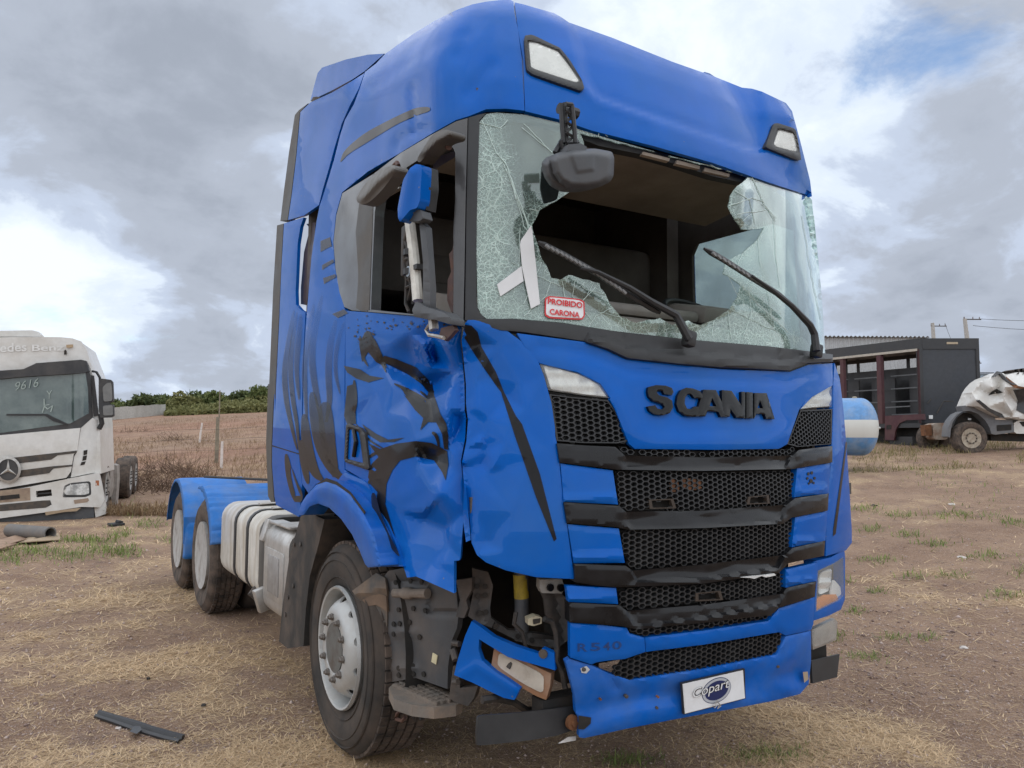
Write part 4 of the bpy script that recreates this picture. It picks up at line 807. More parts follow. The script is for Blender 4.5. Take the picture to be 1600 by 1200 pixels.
# ---- tank, side box, chassis
def rrect(x0,x1,z0,z1,r,n=5):
    o=[]
    for cx,cz,a0 in ((x1-r,z1-r,0),(x0+r,z1-r,90),(x0+r,z0+r,180),(x1-r,z0+r,270)):
        for k in range(n+1): a=R_(a0+90*k/n); o.append((cx+r*math.cos(a),cz+r*math.sin(a)))
    return o
def extr(sec,y0,y1,inset=.02):
    b=MB(); n=len(sec); cx=sum(p[0] for p in sec)/n; cz=sum(p[1] for p in sec)/n; rows=[]
    for y,s in ((y0,-inset),(y0+inset*1.2,0),(y1-inset*1.2,0),(y1,-inset)):
        rows.append([(cx+(p[0]-cx)*(1+s*2),y,cz+(p[1]-cz)*(1+s*2)) for p in sec])
    v=[q for r in rows for q in r]; f=[(i*n+k,i*n+(k+1)%n,(i+1)*n+(k+1)%n,(i+1)*n+k) for i in range(3) for k in range(n)]
    f+=[tuple(range(n)),tuple(range(4*n-1,3*n-1,-1))]; return b.add(v,f)
ts=rrect(.04,.72,.44,1.03,.13)
tank=extr(ts,1.72,3.02,.03).build('fuel_tank',tankw,truck,40)
ss=rrect(.032,.728,.432,1.038,.135)
for y in (2.02,2.42): extr(ss,y,y+.06,.002).build('tank_strap',blackp,tank,40)
extr(rrect(.045,.71,.445,1.02,.12),1.60,1.74,.01).build('tank_end',dgrey,tank,40)
for y in (2.1,2.5): 
    b=MB(); b.tube([(.2,y-.1,1.045),(.42,y-.06,1.052),(.6,y,1.05)],.022,8,flat=.4); b.build('strap_fitting',alu,tank)
MB().tube([(.06,1.86,.5),(.02,1.84,.47),(.08,1.82,.42)],.02,8).build('drain_fitting',steel,tank)
sbx=extr(rrect(.035,.70,.40,.985,.10),.98,1.56,.012).build('battery_box',alu,truck,40)
b=MB(); b.box((.028,1.05,.52),(.04,1.50,.84),.004); b.build('box_lid',alu,sbx)
b=MB(); b.box((.022,1.14,.56),(.034,1.40,.80),.003); b.build('lid_panel',mat('tin_grey',(.34,.33,.32),.5,.5,dirt=(.22,.18,.15),dscale=12,damt=.5),sbx)
for c_,s_,r_ in (((.07,1.58,.93),(.07,.10,.15),(0,.3,0)),((.05,1.60,.47),(.10,.06,.16),(0,-.3,.1)),((.1,1.25,1.0),(.1,.5,.02),(0,0,0))): MB().obox(c_,s_,r_,.008).build('box_bracket',alu,sbx)
ch=MB(); ch.box((.82,-1.0,.72),(.90,6.0,1.0)); ch.box((1.60,-1.0,.72),(1.68,6.0,1.0))
for y in (1.2,2.6,4.3,5.9): ch.box((.90,y,.78),(1.60,y+.08,.95))
ch.build('chassis_frame',dark,truck)
en=MB(); en.box((.70,-1.05,.55),(1.8,.7,1.25),.05); en.box((.55,-1.2,.62),(1.95,-1.08,1.35)); en.box((.4,-1.3,.42),(2.1,-1.22,.55)); en.build('engine_block',dark,truck)
MB().tube([(.35,0,.5),(2.15,0,.5)],.07,10).build('front_axle',dark,truck)
for y in (3.68,5.03): MB().tube([(.2,y,.52),(2.3,y,.52)],.10,10).lathe([(-.25,.1),(-.12,.24),(.12,.24),(.25,.1)],14,'x',(1.25,y,.52)).build('rear_axle',dark,truck)
fw=MB(); fw.box((.8,3.9,1.02),(1.7,4.9,1.07)); fw.lathe([(0,.46),(.05,.46)],24,'z',(1.25,4.4,1.12)); fw.box((.95,3.95,1.05),(1.55,4.8,1.13)); fw.build('coupling_plate',steel,truck)
hs_=MB(); hs_.tube([(1.0,1.0,1.6),(.98,1.4,1.35),(.9,1.9,1.25),(.7,2.3,1.22),(.55,2.9,1.2)],.02,7); hs_.tube([(1.2,1.0,1.7),(1.1,1.6,1.3),(1.0,2.2,1.3)],.02,7); hs_.build('air_hose',hose,truck)
MB().tube([(.1,4.15,1.185),(.5,3.2,1.19),(1.1,2.9,1.2)],.012,6).build('guard_stay',hose,truck)
# rear mudguards with ribs across the sheet
def guard(yc,name='mudguard',a0=-8,a1=172,R=.63,x0=-.025,x1=.63):
    b=MB(); v=[];n=46; xs=[x0,x0+.012,x0+.05,x0+.2,x0+.4,x1]; rs=[-.05,-.012,0,0,0,0]
    for i in range(n+1):
        a=R_(a0+(a1-a0)*i/n); rib=.007*(1 if (i%6)==0 else 0)
        flat=1-.10*abs(math.sin(2*a))*.0
        for x,dr in zip(xs,rs):
            r=R+dr-rib+.004*math.sin(i*1.7+x*9); py,pz=yc-r*math.cos(a)*1.02, .52+r*math.sin(a)
            pz=min(pz,1.135+.02*math.sin(a*2)+dr*.6-rib) ; v.append((x,py,pz))
    m=len(xs); f=[(i*m+k,i*m+k+1,(i+1)*m+k+1,(i+1)*m+k) for i in range(n) for k in range(m-1)]
    V=np.array(v); b.add(v,f); me=b.mesh(name); o=link(name,me,blueg,truck,40)
    md=o.modifiers.new('thick','SOLIDIFY'); md.thickness=.008; md.offset=-1; return o
guard(3.68,a0=14,a1=98); guard(5.03,a0=-14,a1=168)
for y in (3.68,5.03):
    g=guard(y,a0=8,a1=165); g.data.transform(Matrix.Translation((2.5,0,0))@Matrix.Diagonal((-1,1,1,1))); g.data.flip_normals()
hf=MB(); 
fr_=MB(); fr_.box((-.03,4.42,.52),(.12,4.435,.78)); fr_.build('guard_flap',blueg,truck)
# ---- wheels
def tyre_prof(w,R,rim):
    return [(0.02,rim),(.006,rim+.03),(-.010,rim+.09),(-.014,rim+.15),(-.002,R-.045),(.012,R-.018),(.035,R-.003),(w*.5,R+.003),(w-.035,R-.003),(w-.012,R-.018),(w+.002,R-.045),(w+.014,rim+.15),(w+.010,rim+.09),(w-.006,rim+.03),(w-.02,rim)]
def treads(b,w,R,n,lug):
    # circumferential ribs with cross sipes standing proud of the carcass
    nr=5; 
    for j in range(nr):
        x0=.03+j*(w-.06)/nr+.006; x1=.03+(j+1)*(w-.06)/nr-.006
        for k in range(n):
            a0=2*math.pi*(k+(.5 if j%2 else 0))/n; a1=a0+2*math.pi/n*(lug)
            P=[]
            for r in (R-.004,R+.012):
                for x,a in ((x0,a0),(x1,a0),(x1,a1),(x0,a1)): P.append((x,r*math.cos(a),r*math.sin(a)))
            b.hexa(P)
def disc_with_holes(prof,nh,rh,hr,m,name,parent,n=96,hsq=1.0,t=.012):
    # prof: list (r, x) outer to inner. oval hand holes on radius rh
    r_=[p[0] for p in prof][::-1]; x_=[p[1] for p in prof][::-1]; R0,R1=max(r_),min(r_)
    oc=[(R0*math.cos(2*math.pi*k/n),R0*math.sin(2*math.pi*k/n)) for k in range(n)]; ic=[(R1*math.cos(2*math.pi*k/n),R1*math.sin(2*math.pi*k/n)) for k in range(n)]
    H=[ic]
    for k in range(nh):
        a=2*math.pi*(k+.5)/nh; c,s=math.cos(a),math.sin(a); H.append([(c*(rh+hr*hsq*math.cos(t_))-s*hr*math.sin(t_),s*(rh+hr*hsq*math.cos(t_))+c*hr*math.sin(t_)) for t_ in np.linspace(0,2*math.pi,15)[:-1]])
    P,F=tri2d(oc,H,.016)
    rr=np.hypot(P[:,0],P[:,1]); X=np.interp(rr,r_,x_); P3=np.stack([X,P[:,0],P[:,1]],1); N3=np.repeat(np.array([[-1.,0,0]]),len(P),0)
    return sheet(name,P3,N3,F,t,m,parent,40)
def make_front_wheel():
    e=bpy.data.objects.new('wheel',None); COL.objects.link(e); e.parent=truck
    w=.30;R=.512
    b=MB(); b.lathe(tyre_prof(w,R,.292),72,'x',closed=True); ty=b.build('tyre',rubber,e,30)
    for r in (.335,.375,.445,.478): ty_ring=MB().lathe([(-.0125-.002,r),(-.0165,r+.003),(-.0125-.002,r+.006)],72,'x'); 
    rb=MB()
    for r,x in ((.345,-.0035),(.43,-.0155),(.47,-.0075)): rb.lathe([(x+.004,r-.004),(x-.003,r),(x+.004,r+.004)],72,'x',closed=True)
    rb.build('sidewall_rib',rubber,ty,60)
    tb=MB(); treads(tb,w,R,60,.82); o=tb.build('tread',rubberd,ty,None)
    rm=MB(); rm.lathe([(-.012,.286),(-.016,.296),(.0,.302),(.012,.296),(.03,.286),(.07,.278),(.16,.272),(.16,.262),(.06,.268),(.02,.276)],64,'x',closed=True); rim=rm.build('rim',rimm,e,40)
    disc_with_holes([(.272,.085),(.262,.075),(.245,.035),(.225,.004),(.205,-.018),(.175,-.030),(.165,-.031),(.135,-.031),(.122,-.028),(.118,-.02)],10,.238,.026,rimm,'rim_disc',rim,hsq=.75)
    hb=MB(); hb.lathe([(-.030,.121),(.02,.116),(.065,.110),(.07,.092),(.055,.086),(.04,.07),(.038,.0001)],40,'x'); hb.build('hub',mat('hub_grey',(.16,.16,.15),.6,.3,dirt=(.1,.07,.05),dscale=10,damt=.7),e,35)
    rg=MB(); rg.lathe([(.005,.0001),(.004,.045),(.012,.07),(.04,.078),(.08,.08)],30,'x'); rg.build('hub_cap',mat('hub_cap_grey',(.20,.20,.19),.5,.4,dirt=(.1,.075,.06),dscale=14,damt=.6),e,35)
    nm=None
    for k in range(10):
        a=2*math.pi*k/10+.15
        if nm is None:
            nb=MB(); nb.lathe([(-.032,.024),(-.040,.024),(-.042,.019)],6,'x'); nb.lathe([(-.041,.019),(-.054,.018),(-.057,.014)],6,'x'); nb.lathe([(-.056,.010),(-.064,.009)],8,'x'); nm=nb.mesh('wheel_nut'); nm.materials.append(mat('nut_brown',(.20,.175,.155),.5,.5,dirt=(.05,.04,.035),dscale=30,damt=.5))
        o=bpy.data.objects.new('wheel_nut',nm); COL.objects.link(o); o.parent=e; o.scale=(.85,.8,.8); o.location=(-.004,.150*math.cos(a),.150*math.sin(a))
    e.location=(.035,0,.512); return e
fwh=make_front_wheel()
fw2=copy_tree(fwh,truck); fw2.location=(2.465,0,.512); fw2.rotation_euler=(0,0,math.pi)
def make_rear_wheel():
    e=bpy.data.objects.new('wheel',None); COL.objects.link(e); e.parent=truck
    for x in (0,.325):
        w=.27;R=.505; b=MB(); b.lathe(tyre_prof(w,R,.292),64,'x',closed=True); b.xf(Matrix.Translation((x,0,0))); ty=b.build('tyre',rubberd if x==0 else rubber,e,30)
        if x==0:
            tb=MB(); treads(tb,w,R,44,.72); tb.build('tread',rubberd,ty,None)
    rm=MB(); rm.lathe([(-.010,.286),(-.014,.297),(.012,.296),(.03,.284),(.07,.268),(.11,.24),(.145,.20),(.165,.15),(.168,.115),(.10,.10),(.095,.0001)],48,'x'); rim=rm.build('rim',whiterim,e,35)
    for k in range(10):
        a=2*math.pi*k/10; nb=MB(); nb.lathe([(.165,.018),(.135,.018)],6,'x'); 
        if k==0: nm=nb.mesh('wheel_nut'); nm.materials.append(steel)
        o=bpy.data.objects.new('wheel_nut',nm); COL.objects.link(o); o.parent=e; o.location=(0,.15*math.cos(a),.15*math.sin(a))
    e.location=(.02,3.68,.505); return e
rwh=make_rear_wheel()
for x,y,rz in ((.02,5.03,0),(2.48,3.68,math.pi),(2.48,5.03,math.pi)):
    c=copy_tree(rwh,truck); c.location=(x,y,.505); c.rotation_euler=(0,0,rz)
# ---- mirrors and wipers
mp=(.15,-1.33,0)
MX=.0
def ax(u,v,x=-.03): return atx(u,v,x)
ma=MB(); ma.tube([ax(640,345),ax(647,400),ax(653,470)],.022,10); arm=ma.build('mirror_arm',mat('arm_alloy',(.60,.58,.52),.4,.3,dirt=(.3,.25,.2),dscale=10,damt=.5),truck)
plane_rays_panel('arm_cover',T(3,'815,140 850,175 872,480 870,585 835,590 835,350'),(-.0,-1.2,0),(-1,-.25,0),.03,greyp,arm,step=8,bulge=ridge(T(3,'835,180 855,560'),8,.012))
b=MB()
for v in (395,425): b.tube([ax(642,v,-.03)+np.array([0,0,-.012]),ax(642,v,-.03)+np.array([0,0,.012])],.032,10)
b.obox(ax(650,v-6),(.03,.08,.02)); b.build('arm_clamp',blackp,arm)
b=MB(); 
for q in ('755,205 745,240 740,330 752,440 748,560 765,600','740,240 770,300 760,400 775,480 760,540','745,340 790,320 800,410 760,440','750,480 790,460 785,560'): b.tube([ax(*p,-.01) for p in T(3,q)],.0075,6)
b.obox(ax(636,390,-.0),(.02,.10,.22),(0,0,0),.01); b.build('wire_tangle',hose,arm)
b=MB(); c=ax(637,424,-.05); b.lathe([(0,.022),(.02,.022)],14,'x',tuple(c)); b.build('motor_ring',mat('pale_ring',(.30,.36,.42),.4),arm)
plane_rays_panel('mirror_foot',T(3,'780,590 800,545 850,575 935,600 975,630 980,665 900,640 790,625'),(-.02,-1.2,0),(-1,-.3,0),.07,greyp,arm,step=7,bulge=ridge(T(3,'800,600 960,640'),8,.012),rnd=.1)
b=MB(); b.tube([ax(*p,-.0) for p in T(3,'885,640 888,670 890,690')],.02,8); b.tube([ax(*p,-.0) for p in T(3,'870,660 850,690 865,715 900,720 940,730')],.008,6); b.build('arm_stub',alu,arm)
plane_rays_panel('torn_bracket',T(3,'925,680 985,665 995,690 970,720 945,745 915,720'),(.02,-1.25,0),(-1,-.3,0),.02,rustp,arm,step=6)
mh=plane_rays_panel('mirror_shell',T(1,'800,820 830,825 820,1000 805,1040 770,1050 720,1110 710,1090 708,1040 735,900 770,840'),(-.06,-1.2,0),(-1,-.25,0),.05,blue,truck,step=3.5,bulge=ridge(T(1,'765,860 745,960 725,1080'),14,.022),rnd=.1)
plane_rays_panel('mirror_back',T(1,'815,830 862,835 865,940 850,1050 800,1060 825,1000'),(-.02,-1.2,0),(-1,-.25,0),.05,blackp,mh,step=7)
plane_rays_panel('mirror_neck',T(1,'780,1050 822,1048 835,1090 820,1105 750,1105 760,1070'),(-.045,-1.2,0),(-1,-.25,0),.05,greyp,mh,step=7,rnd=.1)
def pod(s,base,x,rd,m=dgrey): 
    return plane_rays_panel('mirror_hinge',chaikin(T(1,s),.2),(x,-.9,0),(-1,-.1,0),.06,m,truck,step=3,bulge=ridge(T(1,base),rd,.03))
pg_=mat('pale_grey_plastic',(.16,.155,.145),.55,dirt=(.08,.07,.06),dscale=9,damt=.5)
pod('500,985 560,900 620,850 690,820 705,850 640,940 570,1010 530,1025 505,1010','530,990 600,910 680,845',-.05,9,pg_)
pod('800,800 880,670 950,645 985,660 980,690 930,700 870,750 820,815','840,760 900,700 960,668',-.03,8)
b=MB(); b.tube([atx(*p,.03) for p in T(1,'900,700 940,720 965,735')],.014,7); b.tube([atx(*p,.02) for p in T(1,'690,830 705,815 712,830')],.012,6); b.build('hinge_bracket',rustp,bpy.data.objects['window_frame'])
sv=plane_rays_panel('glass_scrap',T(1,'900,790 965,775 905,845'),(.05,-1.2,0),(-1,0,.1),.004,mat('scrap_pale',(.3,.3,.3),.4),bpy.data.objects['window_frame'],step=6)
# kerb mirror on its lattice arm in front of the windscreen
YM=-1.52
mb=plane_rays_panel('kerb_mirror',chaikin(T(2,'190,800 215,768 300,745 415,742 500,758 512,790 508,880 490,910 440,935 370,948 290,945 235,915 205,870'),.12),(.6,YM-.06,2.75),(0,-1,-.08),.06,greyp,truck,step=3.2,smooth=70,bulge=both(lambda P:-.10*np.clip(1-np.clip(segdist(P,T(2,'190,800 215,768 300,745 415,742 500,758 512,790 508,880 490,910 440,935 370,948 290,945 235,915 205,870'),True)/11,0,1),0,1)**2.2*.6,plateau(T(2,'290,765 412,752 408,850 325,862'),2.5,.007)))
la=MB(); 
def lp(s,y): return [aty(*p,y) for p in T(2,s)]
for s in ('245,520 250,600 258,715','262,515 268,600 275,715'): la.tube(lp(s,YM+.03),.010,6)
for s in ('300,525 310,620 318,715','268,520 302,525'): la.tube(lp(s,YM),.009,6)
for k in range(7):
    y0=530+k*26; a=('270,%d 308,%d'%(y0,y0+26)) if k%2 else ('305,%d 272,%d'%(y0,y0+26)); la.tube(lp(a,YM+.01),.006,5)
la.build('mirror_lattice_arm',blackp,mb)
b=MB(); b.tube(lp('235,540 325,570',YM+.06),.022,8); b.tube(lp('215,765 250,705 275,715 330,715',YM+.05),.011,6); b.tube(lp('245,705 255,760 270,705 285,760',YM+.03),.009,6); b.build('arm_mount',blackp,mb)
plane_rays_panel('mirror_neck',T(2,'282,722 345,716 375,735 370,750 275,755'),(.6,YM-.01,0),(0,-1,0),.08,greyp,mb,step=6)
plane_rays_panel('mirror_reflection',T(2,'150,825 190,818 200,870 240,930 225,1000 160,1020 142,940'),(.6,YM+.2,0),(0,-1,0),.006,mat('reflection_dark',(.015,.02,.02),.08,coat=.5),mb,step=8,rnd=.12)  # dark plate painted as the kerb mirror's reflection in the windscreen
def wiper(A,Mid,B,arm):
    b=MB(); q=[on_cab(*p,.045) for p in dens(T(4,A+' '+Mid+' '+B),12,False)]; b.tube(q,[.006]+[.013]*(len(q)-2)+[.008],6); o=b.build('wiper',blackp,truck)
    b=MB(); q=[on_cab(*p,.07) for p in dens(T(4,arm),12,False)]; n=len(q); b.tube(q,[.007+.014*i/n for i in range(n)],8); b.build('wiper_arm',blackp,o)
    b=MB()
    for p in dens(T(4,A+' '+Mid),9,False)[2:]: b.obox(on_cab(p[0],p[1],.06),(.022,.012,.010),(0,.6,0))
    b.build('wiper_clip',mat('clip_grey',(.2,.2,.2),.5),o)
    q=T(4,arm)[-1]; c=on_cab(*q,.05); MB().obox(c,(.05,.05,.07),(0,.2,0),.012).build('wiper_pivot',blackp,o)
wiper('130,250 250,310','430,410 560,500','740,605','345,380 430,400 590,480 700,550 820,615 850,670 885,735')
wiper('960,283 1060,340','1200,430 1330,510','1440,605','1200,420 1300,490 1400,570 1490,665 1512,710 1522,795')
# ================================================================== the yard and what stands round it
FH=np.array([math.sin(YAW),math.cos(YAW)]); RH=np.array([math.cos(YAW),-math.sin(YAW)])
def dl_of(x,y): X=np.asarray(x)-CAMP[0];Y=np.asarray(y)-CAMP[1]; return X*FH[0]+Y*FH[1],X*RH[0]+Y*RH[1]
def sp(v,k): return k*np.logaddexp(0,np.asarray(v)/k)
def base_h(x,y):
    d,l=dl_of(x,y); d2=np.minimum(d,92)
    return .045*sp(np.minimum(l,30)+d2-12,1.0)*np.clip((d-3)/4,0,1)+.052*sp(d2-25,4.0)-.0
_ng=rng.random((64,64))
def vnoise(x,y):
    x=np.asarray(x);y=np.asarray(y); xi=np.floor(x).astype(int);yi=np.floor(y).astype(int);fx=x-xi;fy=y-yi;fx=fx*fx*(3-2*fx);fy=fy*fy*(3-2*fy)
    g=lambda a,b:_ng[a%64,b%64]
    return (g(xi,yi)*(1-fx)+g(xi+1,yi)*fx)*(1-fy)+(g(xi,yi+1)*(1-fx)+g(xi+1,yi+1)*fx)*fy
def fbm(x,y,o=4,g=.55): 
    s=0;a=1;t=0
    for i in range(o): s=s+a*vnoise(x*2**i+17.3*i,y*2**i+5.1*i); t+=a; a*=g
    return s/t
def micro(x,y,d):
    w=np.clip(1-(d-10)/25,0,1); return w*((fbm(x*1.3,y*1.3,3)-.5)*.05+(fbm(x*7,y*7,3)-.5)*.022)
RUTS=[[(0,978),(70,967),(120,960),(190,954),(262,950)],[(0,933),(50,928),(90,926)],[(160,926),(215,921),(240,921)],[(180,1012),(215,1003),(225,995)],[(1340,905),(1440,895),(1600,880)],[(1400,730),(1500,734),(1600,738)]]
def _rut_pts():
    o=[]
    for r in RUTS: o.append([tuple(atz(u,v,0)[:2]) if v>800 else tuple(place(u,21.5)[:2]) for u,v in r])
    return o
def rut(x,y):
    P=np.stack([np.asarray(x,float).ravel(),np.asarray(y,float).ravel()],1); d=np.full(len(P),9.)
    for r in RP: d=np.minimum(d,segdist(P,r))
    return np.exp(-(d/.07)**2)*np.clip(.35+1.3*(fbm(P[:,0]*4,P[:,1]*4,3)-.35),0,1)
def ground_h(x,y):
    d,l=dl_of(x,y); t=np.minimum(np.hypot(x-1.25,y-2),30); under=np.clip((np.maximum(np.abs(x-1.25)-1.5,np.maximum(-y-.7,y-6))+.4)/.8,0,1)
    return base_h(x,y)+micro(x,y,d)*(.25+.75*under)-.004-.035*rut(x,y).reshape(np.shape(x))
def straw_mask(x,y):
    a=fbm(x*.55+3,y*.9+8,4,.6); b=fbm(x*3.1,y*2.6,3); return np.clip((a*.68+b*.32-.495)*6.0,0,1)
def place(u,d):  # the spot d metres ahead in the direction of a column of the picture
    l=(u-800)/FPX*d; p=CAMP[:2]+FH*d+RH*l; return np.array([p[0],p[1],float(base_h(p[0],p[1]))])
RP=_rut_pts()
yaw0=math.atan2(FH[1],FH[0])
va=np.radians(np.concatenate([np.linspace(-44,44,460),np.linspace(46,314,80)])); rad=np.concatenate([[.25],.6*1.0215**np.arange(0,345)])
AA,RR=np.meshgrid(va,rad,indexing='ij'); gx=CAMP[0]+RR*np.cos(yaw0-AA); gy=CAMP[1]+RR*np.sin(yaw0-AA)
gz=ground_h(gx.ravel(),gy.ravel()).reshape(gx.shape); na,nr=gx.shape
V=np.stack([gx.ravel(),gy.ravel(),gz.ravel()],1); ii,jj=np.meshgrid(np.arange(na),np.arange(nr-1),indexing='ij'); i2=(ii+1)%na
Fq=np.stack([ii*nr+jj,i2*nr+jj,i2*nr+jj+1,ii*nr+jj+1],2).reshape(-1,4)
def fast_mesh(name,V,F,smooth=True):
    me=bpy.data.meshes.new(name); k=F.shape[1]; me.vertices.add(len(V)); me.vertices.foreach_set('co',np.asarray(V,np.float32).ravel())
    me.loops.add(F.size); me.loops.foreach_set('vertex_index',F.astype(np.int32).ravel()); me.polygons.add(len(F)); me.polygons.foreach_set('loop_start',np.arange(0,F.size,k,dtype=np.int32))
    try: me.polygons.foreach_set('loop_total',np.full(len(F),k,np.int32))
    except Exception: pass
    me.update(calc_edges=True); me.validate()
    if smooth: me.polygons.foreach_set('use_smooth',[True]*len(F))
    return me
gm=fast_mesh('ground',V,Fq[:,::-1].copy())
dd,ll=dl_of(V[:,0],V[:,1])
at=gm.attributes.new('straw','FLOAT','POINT'); at.data.foreach_set('value',(straw_mask(V[:,0],V[:,1])*np.clip(1-(dd-18)/30,.25,1)).astype(np.float32))
redf=np.clip((dd-20)/8,0,1)*np.clip(.55+1.6*(fbm(V[:,0]*.05+V[:,1]*.12,V[:,1]*.16,3)-.5)+.5*(fbm(V[:,0]*.5,V[:,1]*.8,3)-.5),0,1)*np.clip((-ll+4)/6,.1,1)
at=gm.attributes.new('red','FLOAT','POINT'); at.data.foreach_set('value',redf.astype(np.float32))
def soil_mat():
    m=bpy.data.materials.new('dirt_yard'); m.use_nodes=True; nt=m.node_tree;N=nt.nodes;L=nt.links;p=N['Principled BSDF']; p.inputs['Roughness'].default_value=.95; p.inputs['Specular IOR Level'].default_value=.2
    tc=N.new('ShaderNodeTexCoord')
    def noise(sc,det=6,r=.65):
        t=N.new('ShaderNodeTexNoise'); t.inputs['Scale'].default_value=sc; t.inputs['Detail'].default_value=det; t.inputs['Roughness'].default_value=r; L.new(tc.outputs['Object'],t.inputs['Vector']); return t.outputs[0]
    def ramp(s,a,b):
        r=N.new('ShaderNodeMapRange'); L.new(s,r.inputs[0]); r.inputs[1].default_value=a; r.inputs[2].default_value=b; return r.outputs[0]
    def mix(a,b,f):
        x=N.new('ShaderNodeMix'); x.data_type='RGBA'
        for i,v in((6,a),(7,b)):
            if isinstance(v,tuple): x.inputs[i].default_value=(*v,1)
            else: L.new(v,x.inputs[i])
        L.new(f,x.inputs[0]); return x.outputs[2]
    def mul(a,b):
        x=N.new('ShaderNodeMath'); x.operation='MULTIPLY'
        for i,v in((0,a),(1,b)):
            if isinstance(v,float): x.inputs[i].default_value=v
            else: L.new(v,x.inputs[i])
        return x.outputs[0]
    c=mix((.225,.138,.088),(.335,.222,.145),ramp(noise(1.1),.35,.65))
    c=mix(c,(.115,.078,.066),mul(ramp(noise(4.2,8,.7),.53,.70),.8))
    c=mix(c,(.52,.40,.33),mul(ramp(noise(42,4,.7),.54,.68),.65)); c=mix(c,(.09,.058,.046),mul(ramp(noise(115,3,.6),.54,.66),.7)); c=mix(c,(.56,.43,.36),mul(ramp(noise(140,3,.6),.57,.66),.7))
    c=mix(c,(.10,.07,.06),mul(ramp(noise(75,3,.7),.56,.68),.6))
    ar=N.new('ShaderNodeAttribute'); ar.attribute_name='red'; c=mix(c,mix((.215,.112,.075),(.37,.205,.14),ramp(noise(.55,7,.7),.36,.62)),mul(ar.outputs['Fac'],.9))
    a=N.new('ShaderNodeAttribute'); a.attribute_name='straw'; sm=N.new('ShaderNodeMath'); sm.operation='MULTIPLY'; L.new(a.outputs['Fac'],sm.inputs[0]); L.new(ramp(noise(22,6,.75),.36,.60),sm.inputs[1])
    c=mix(c,mix((.50,.36,.22),(.70,.53,.33),ramp(noise(60,4),.4,.62)),mul(sm.outputs[0],.75))
    vo=N.new('ShaderNodeTexVoronoi'); vo.inputs['Scale'].default_value=55; L.new(tc.outputs['Object'],vo.inputs['Vector'])
    g=N.new('ShaderNodeMath'); g.operation='LESS_THAN'; L.new(vo.outputs['Distance'],g.inputs[0]); g.inputs[1].default_value=.17
    c=mix(c,mix((.17,.115,.10),(.46,.38,.34),ramp(noise(9,2),.35,.7)),mul(g.outputs[0],.8))
    L.new(c,p.inputs['Base Color'])
    b=N.new('ShaderNodeBump'); b.inputs['Strength'].default_value=.9; b.inputs['Distance'].default_value=.02; L.new(noise(45,8,.7),b.inputs['Height'])
    b2=N.new('ShaderNodeBump'); b2.inputs['Strength'].default_value=.6; b2.inputs['Distance'].default_value=.012; L.new(g.outputs[0],b2.inputs['Height']); L.new(b.outputs[0],b2.inputs['Normal']); L.new(b2.outputs[0],p.inputs['Normal']); return m
g=link('ground',gm,soil_mat()); g['kind']='structure'; g['label']='reddish brown dirt yard with gravel and dry straw'
# ---- loose straw, gravel and grass
def scatter_px(n,v0=735,v1=1210,u0=-40,u1=1640,bias=1.0):
    u=rng.uniform(u0,u1,n); v=v0+(v1-v0)*rng.random(n)**bias; d=1.60*FPX/(v-684); d=np.clip(d,1.6,60); l=(u-800)/FPX*d
    return CAMP[0]+FH[0]*d+RH[0]*l,CAMP[1]+FH[1]*d+RH[1]*l,d
def blades(x,y,L,W,tilt,yaw=None,curve=0.0):
    n=len(x); yw=rng.uniform(0,2*math.pi,n) if yaw is None else yaw; z=ground_h(x,y)
    dx,dy=np.cos(yw),np.sin(yw); ct,st=np.cos(tilt),np.sin(tilt)
    b=np.stack([x,y,z+.003],1); px_=np.stack([-dy,dx,0*dx],1)*W[:,None]*.5; mid=b+np.stack([dx*ct,dy*ct,st],1)*(L*.55)[:,None]; t2=tilt-curve; tip=mid+np.stack([dx*np.cos(t2),dy*np.cos(t2),np.sin(t2)],1)*(L*.45)[:,None]
    tip[:,2]=np.maximum(tip[:,2],z+.004)
    V=np.stack([b-px_,b+px_,mid+px_*.8,mid-px_*.8,tip],1).reshape(-1,3); k=np.arange(n)[:,None]*5
    F=np.concatenate([np.stack([k[:,0],k[:,0]+1,k[:,0]+2],1),np.stack([k[:,0],k[:,0]+2,k[:,0]+3],1),np.stack([k[:,0]+3,k[:,0]+2,k[:,0]+4],1)]); return V,F
def leafmat(name,a,b,sc=3,tr=.25):
    m=bpy.data.materials.new(name); m.use_nodes=True; nt=m.node_tree;N=nt.nodes;L=nt.links;p=N['Principled BSDF']; p.inputs['Roughness'].default_value=.7; p.inputs['Specular IOR Level'].default_value=.25
    g_=N.new('ShaderNodeNewGeometry'); x=N.new('ShaderNodeMix'); x.data_type='RGBA'; x.inputs[6].default_value=(*a,1); x.inputs[7].default_value=(*b,1)
    L.new(g_.outputs['Random Per Island'],x.inputs[0]); L.new(x.outputs[2],p.inputs['Base Color'])
    if tr:
        t=N.new('ShaderNodeBsdfTranslucent'); L.new(x.outputs[2],t.inputs[0]); s=N.new('ShaderNodeMixShader'); s.inputs[0].default_value=tr; L.new(p.outputs[0],s.inputs[1]); L.new(t.outputs[0],s.inputs[2]); L.new(s.outputs[0],N['Material Output'].inputs[0])
    return m
x,y,d=scatter_px(320000,748,1215,-240,1840,.9); k=rng.random(len(x))<(.05+.95*straw_mask(x,y)**1.3); k&=~((x>.3)&(x<2.2)&(y>-1.0)&(y<6)&(rng.random(len(x))<.7)); x,y,d=x[k],y[k],d[k]
n=len(x); V_,F_=blades(x,y,rng.uniform(.02,.085,n)*np.clip(d/4,.8,2.2),rng.uniform(.0016,.0034,n)*np.clip(d/3.2,1,3.5),rng.normal(.08,.14,n).clip(-.05,.9))
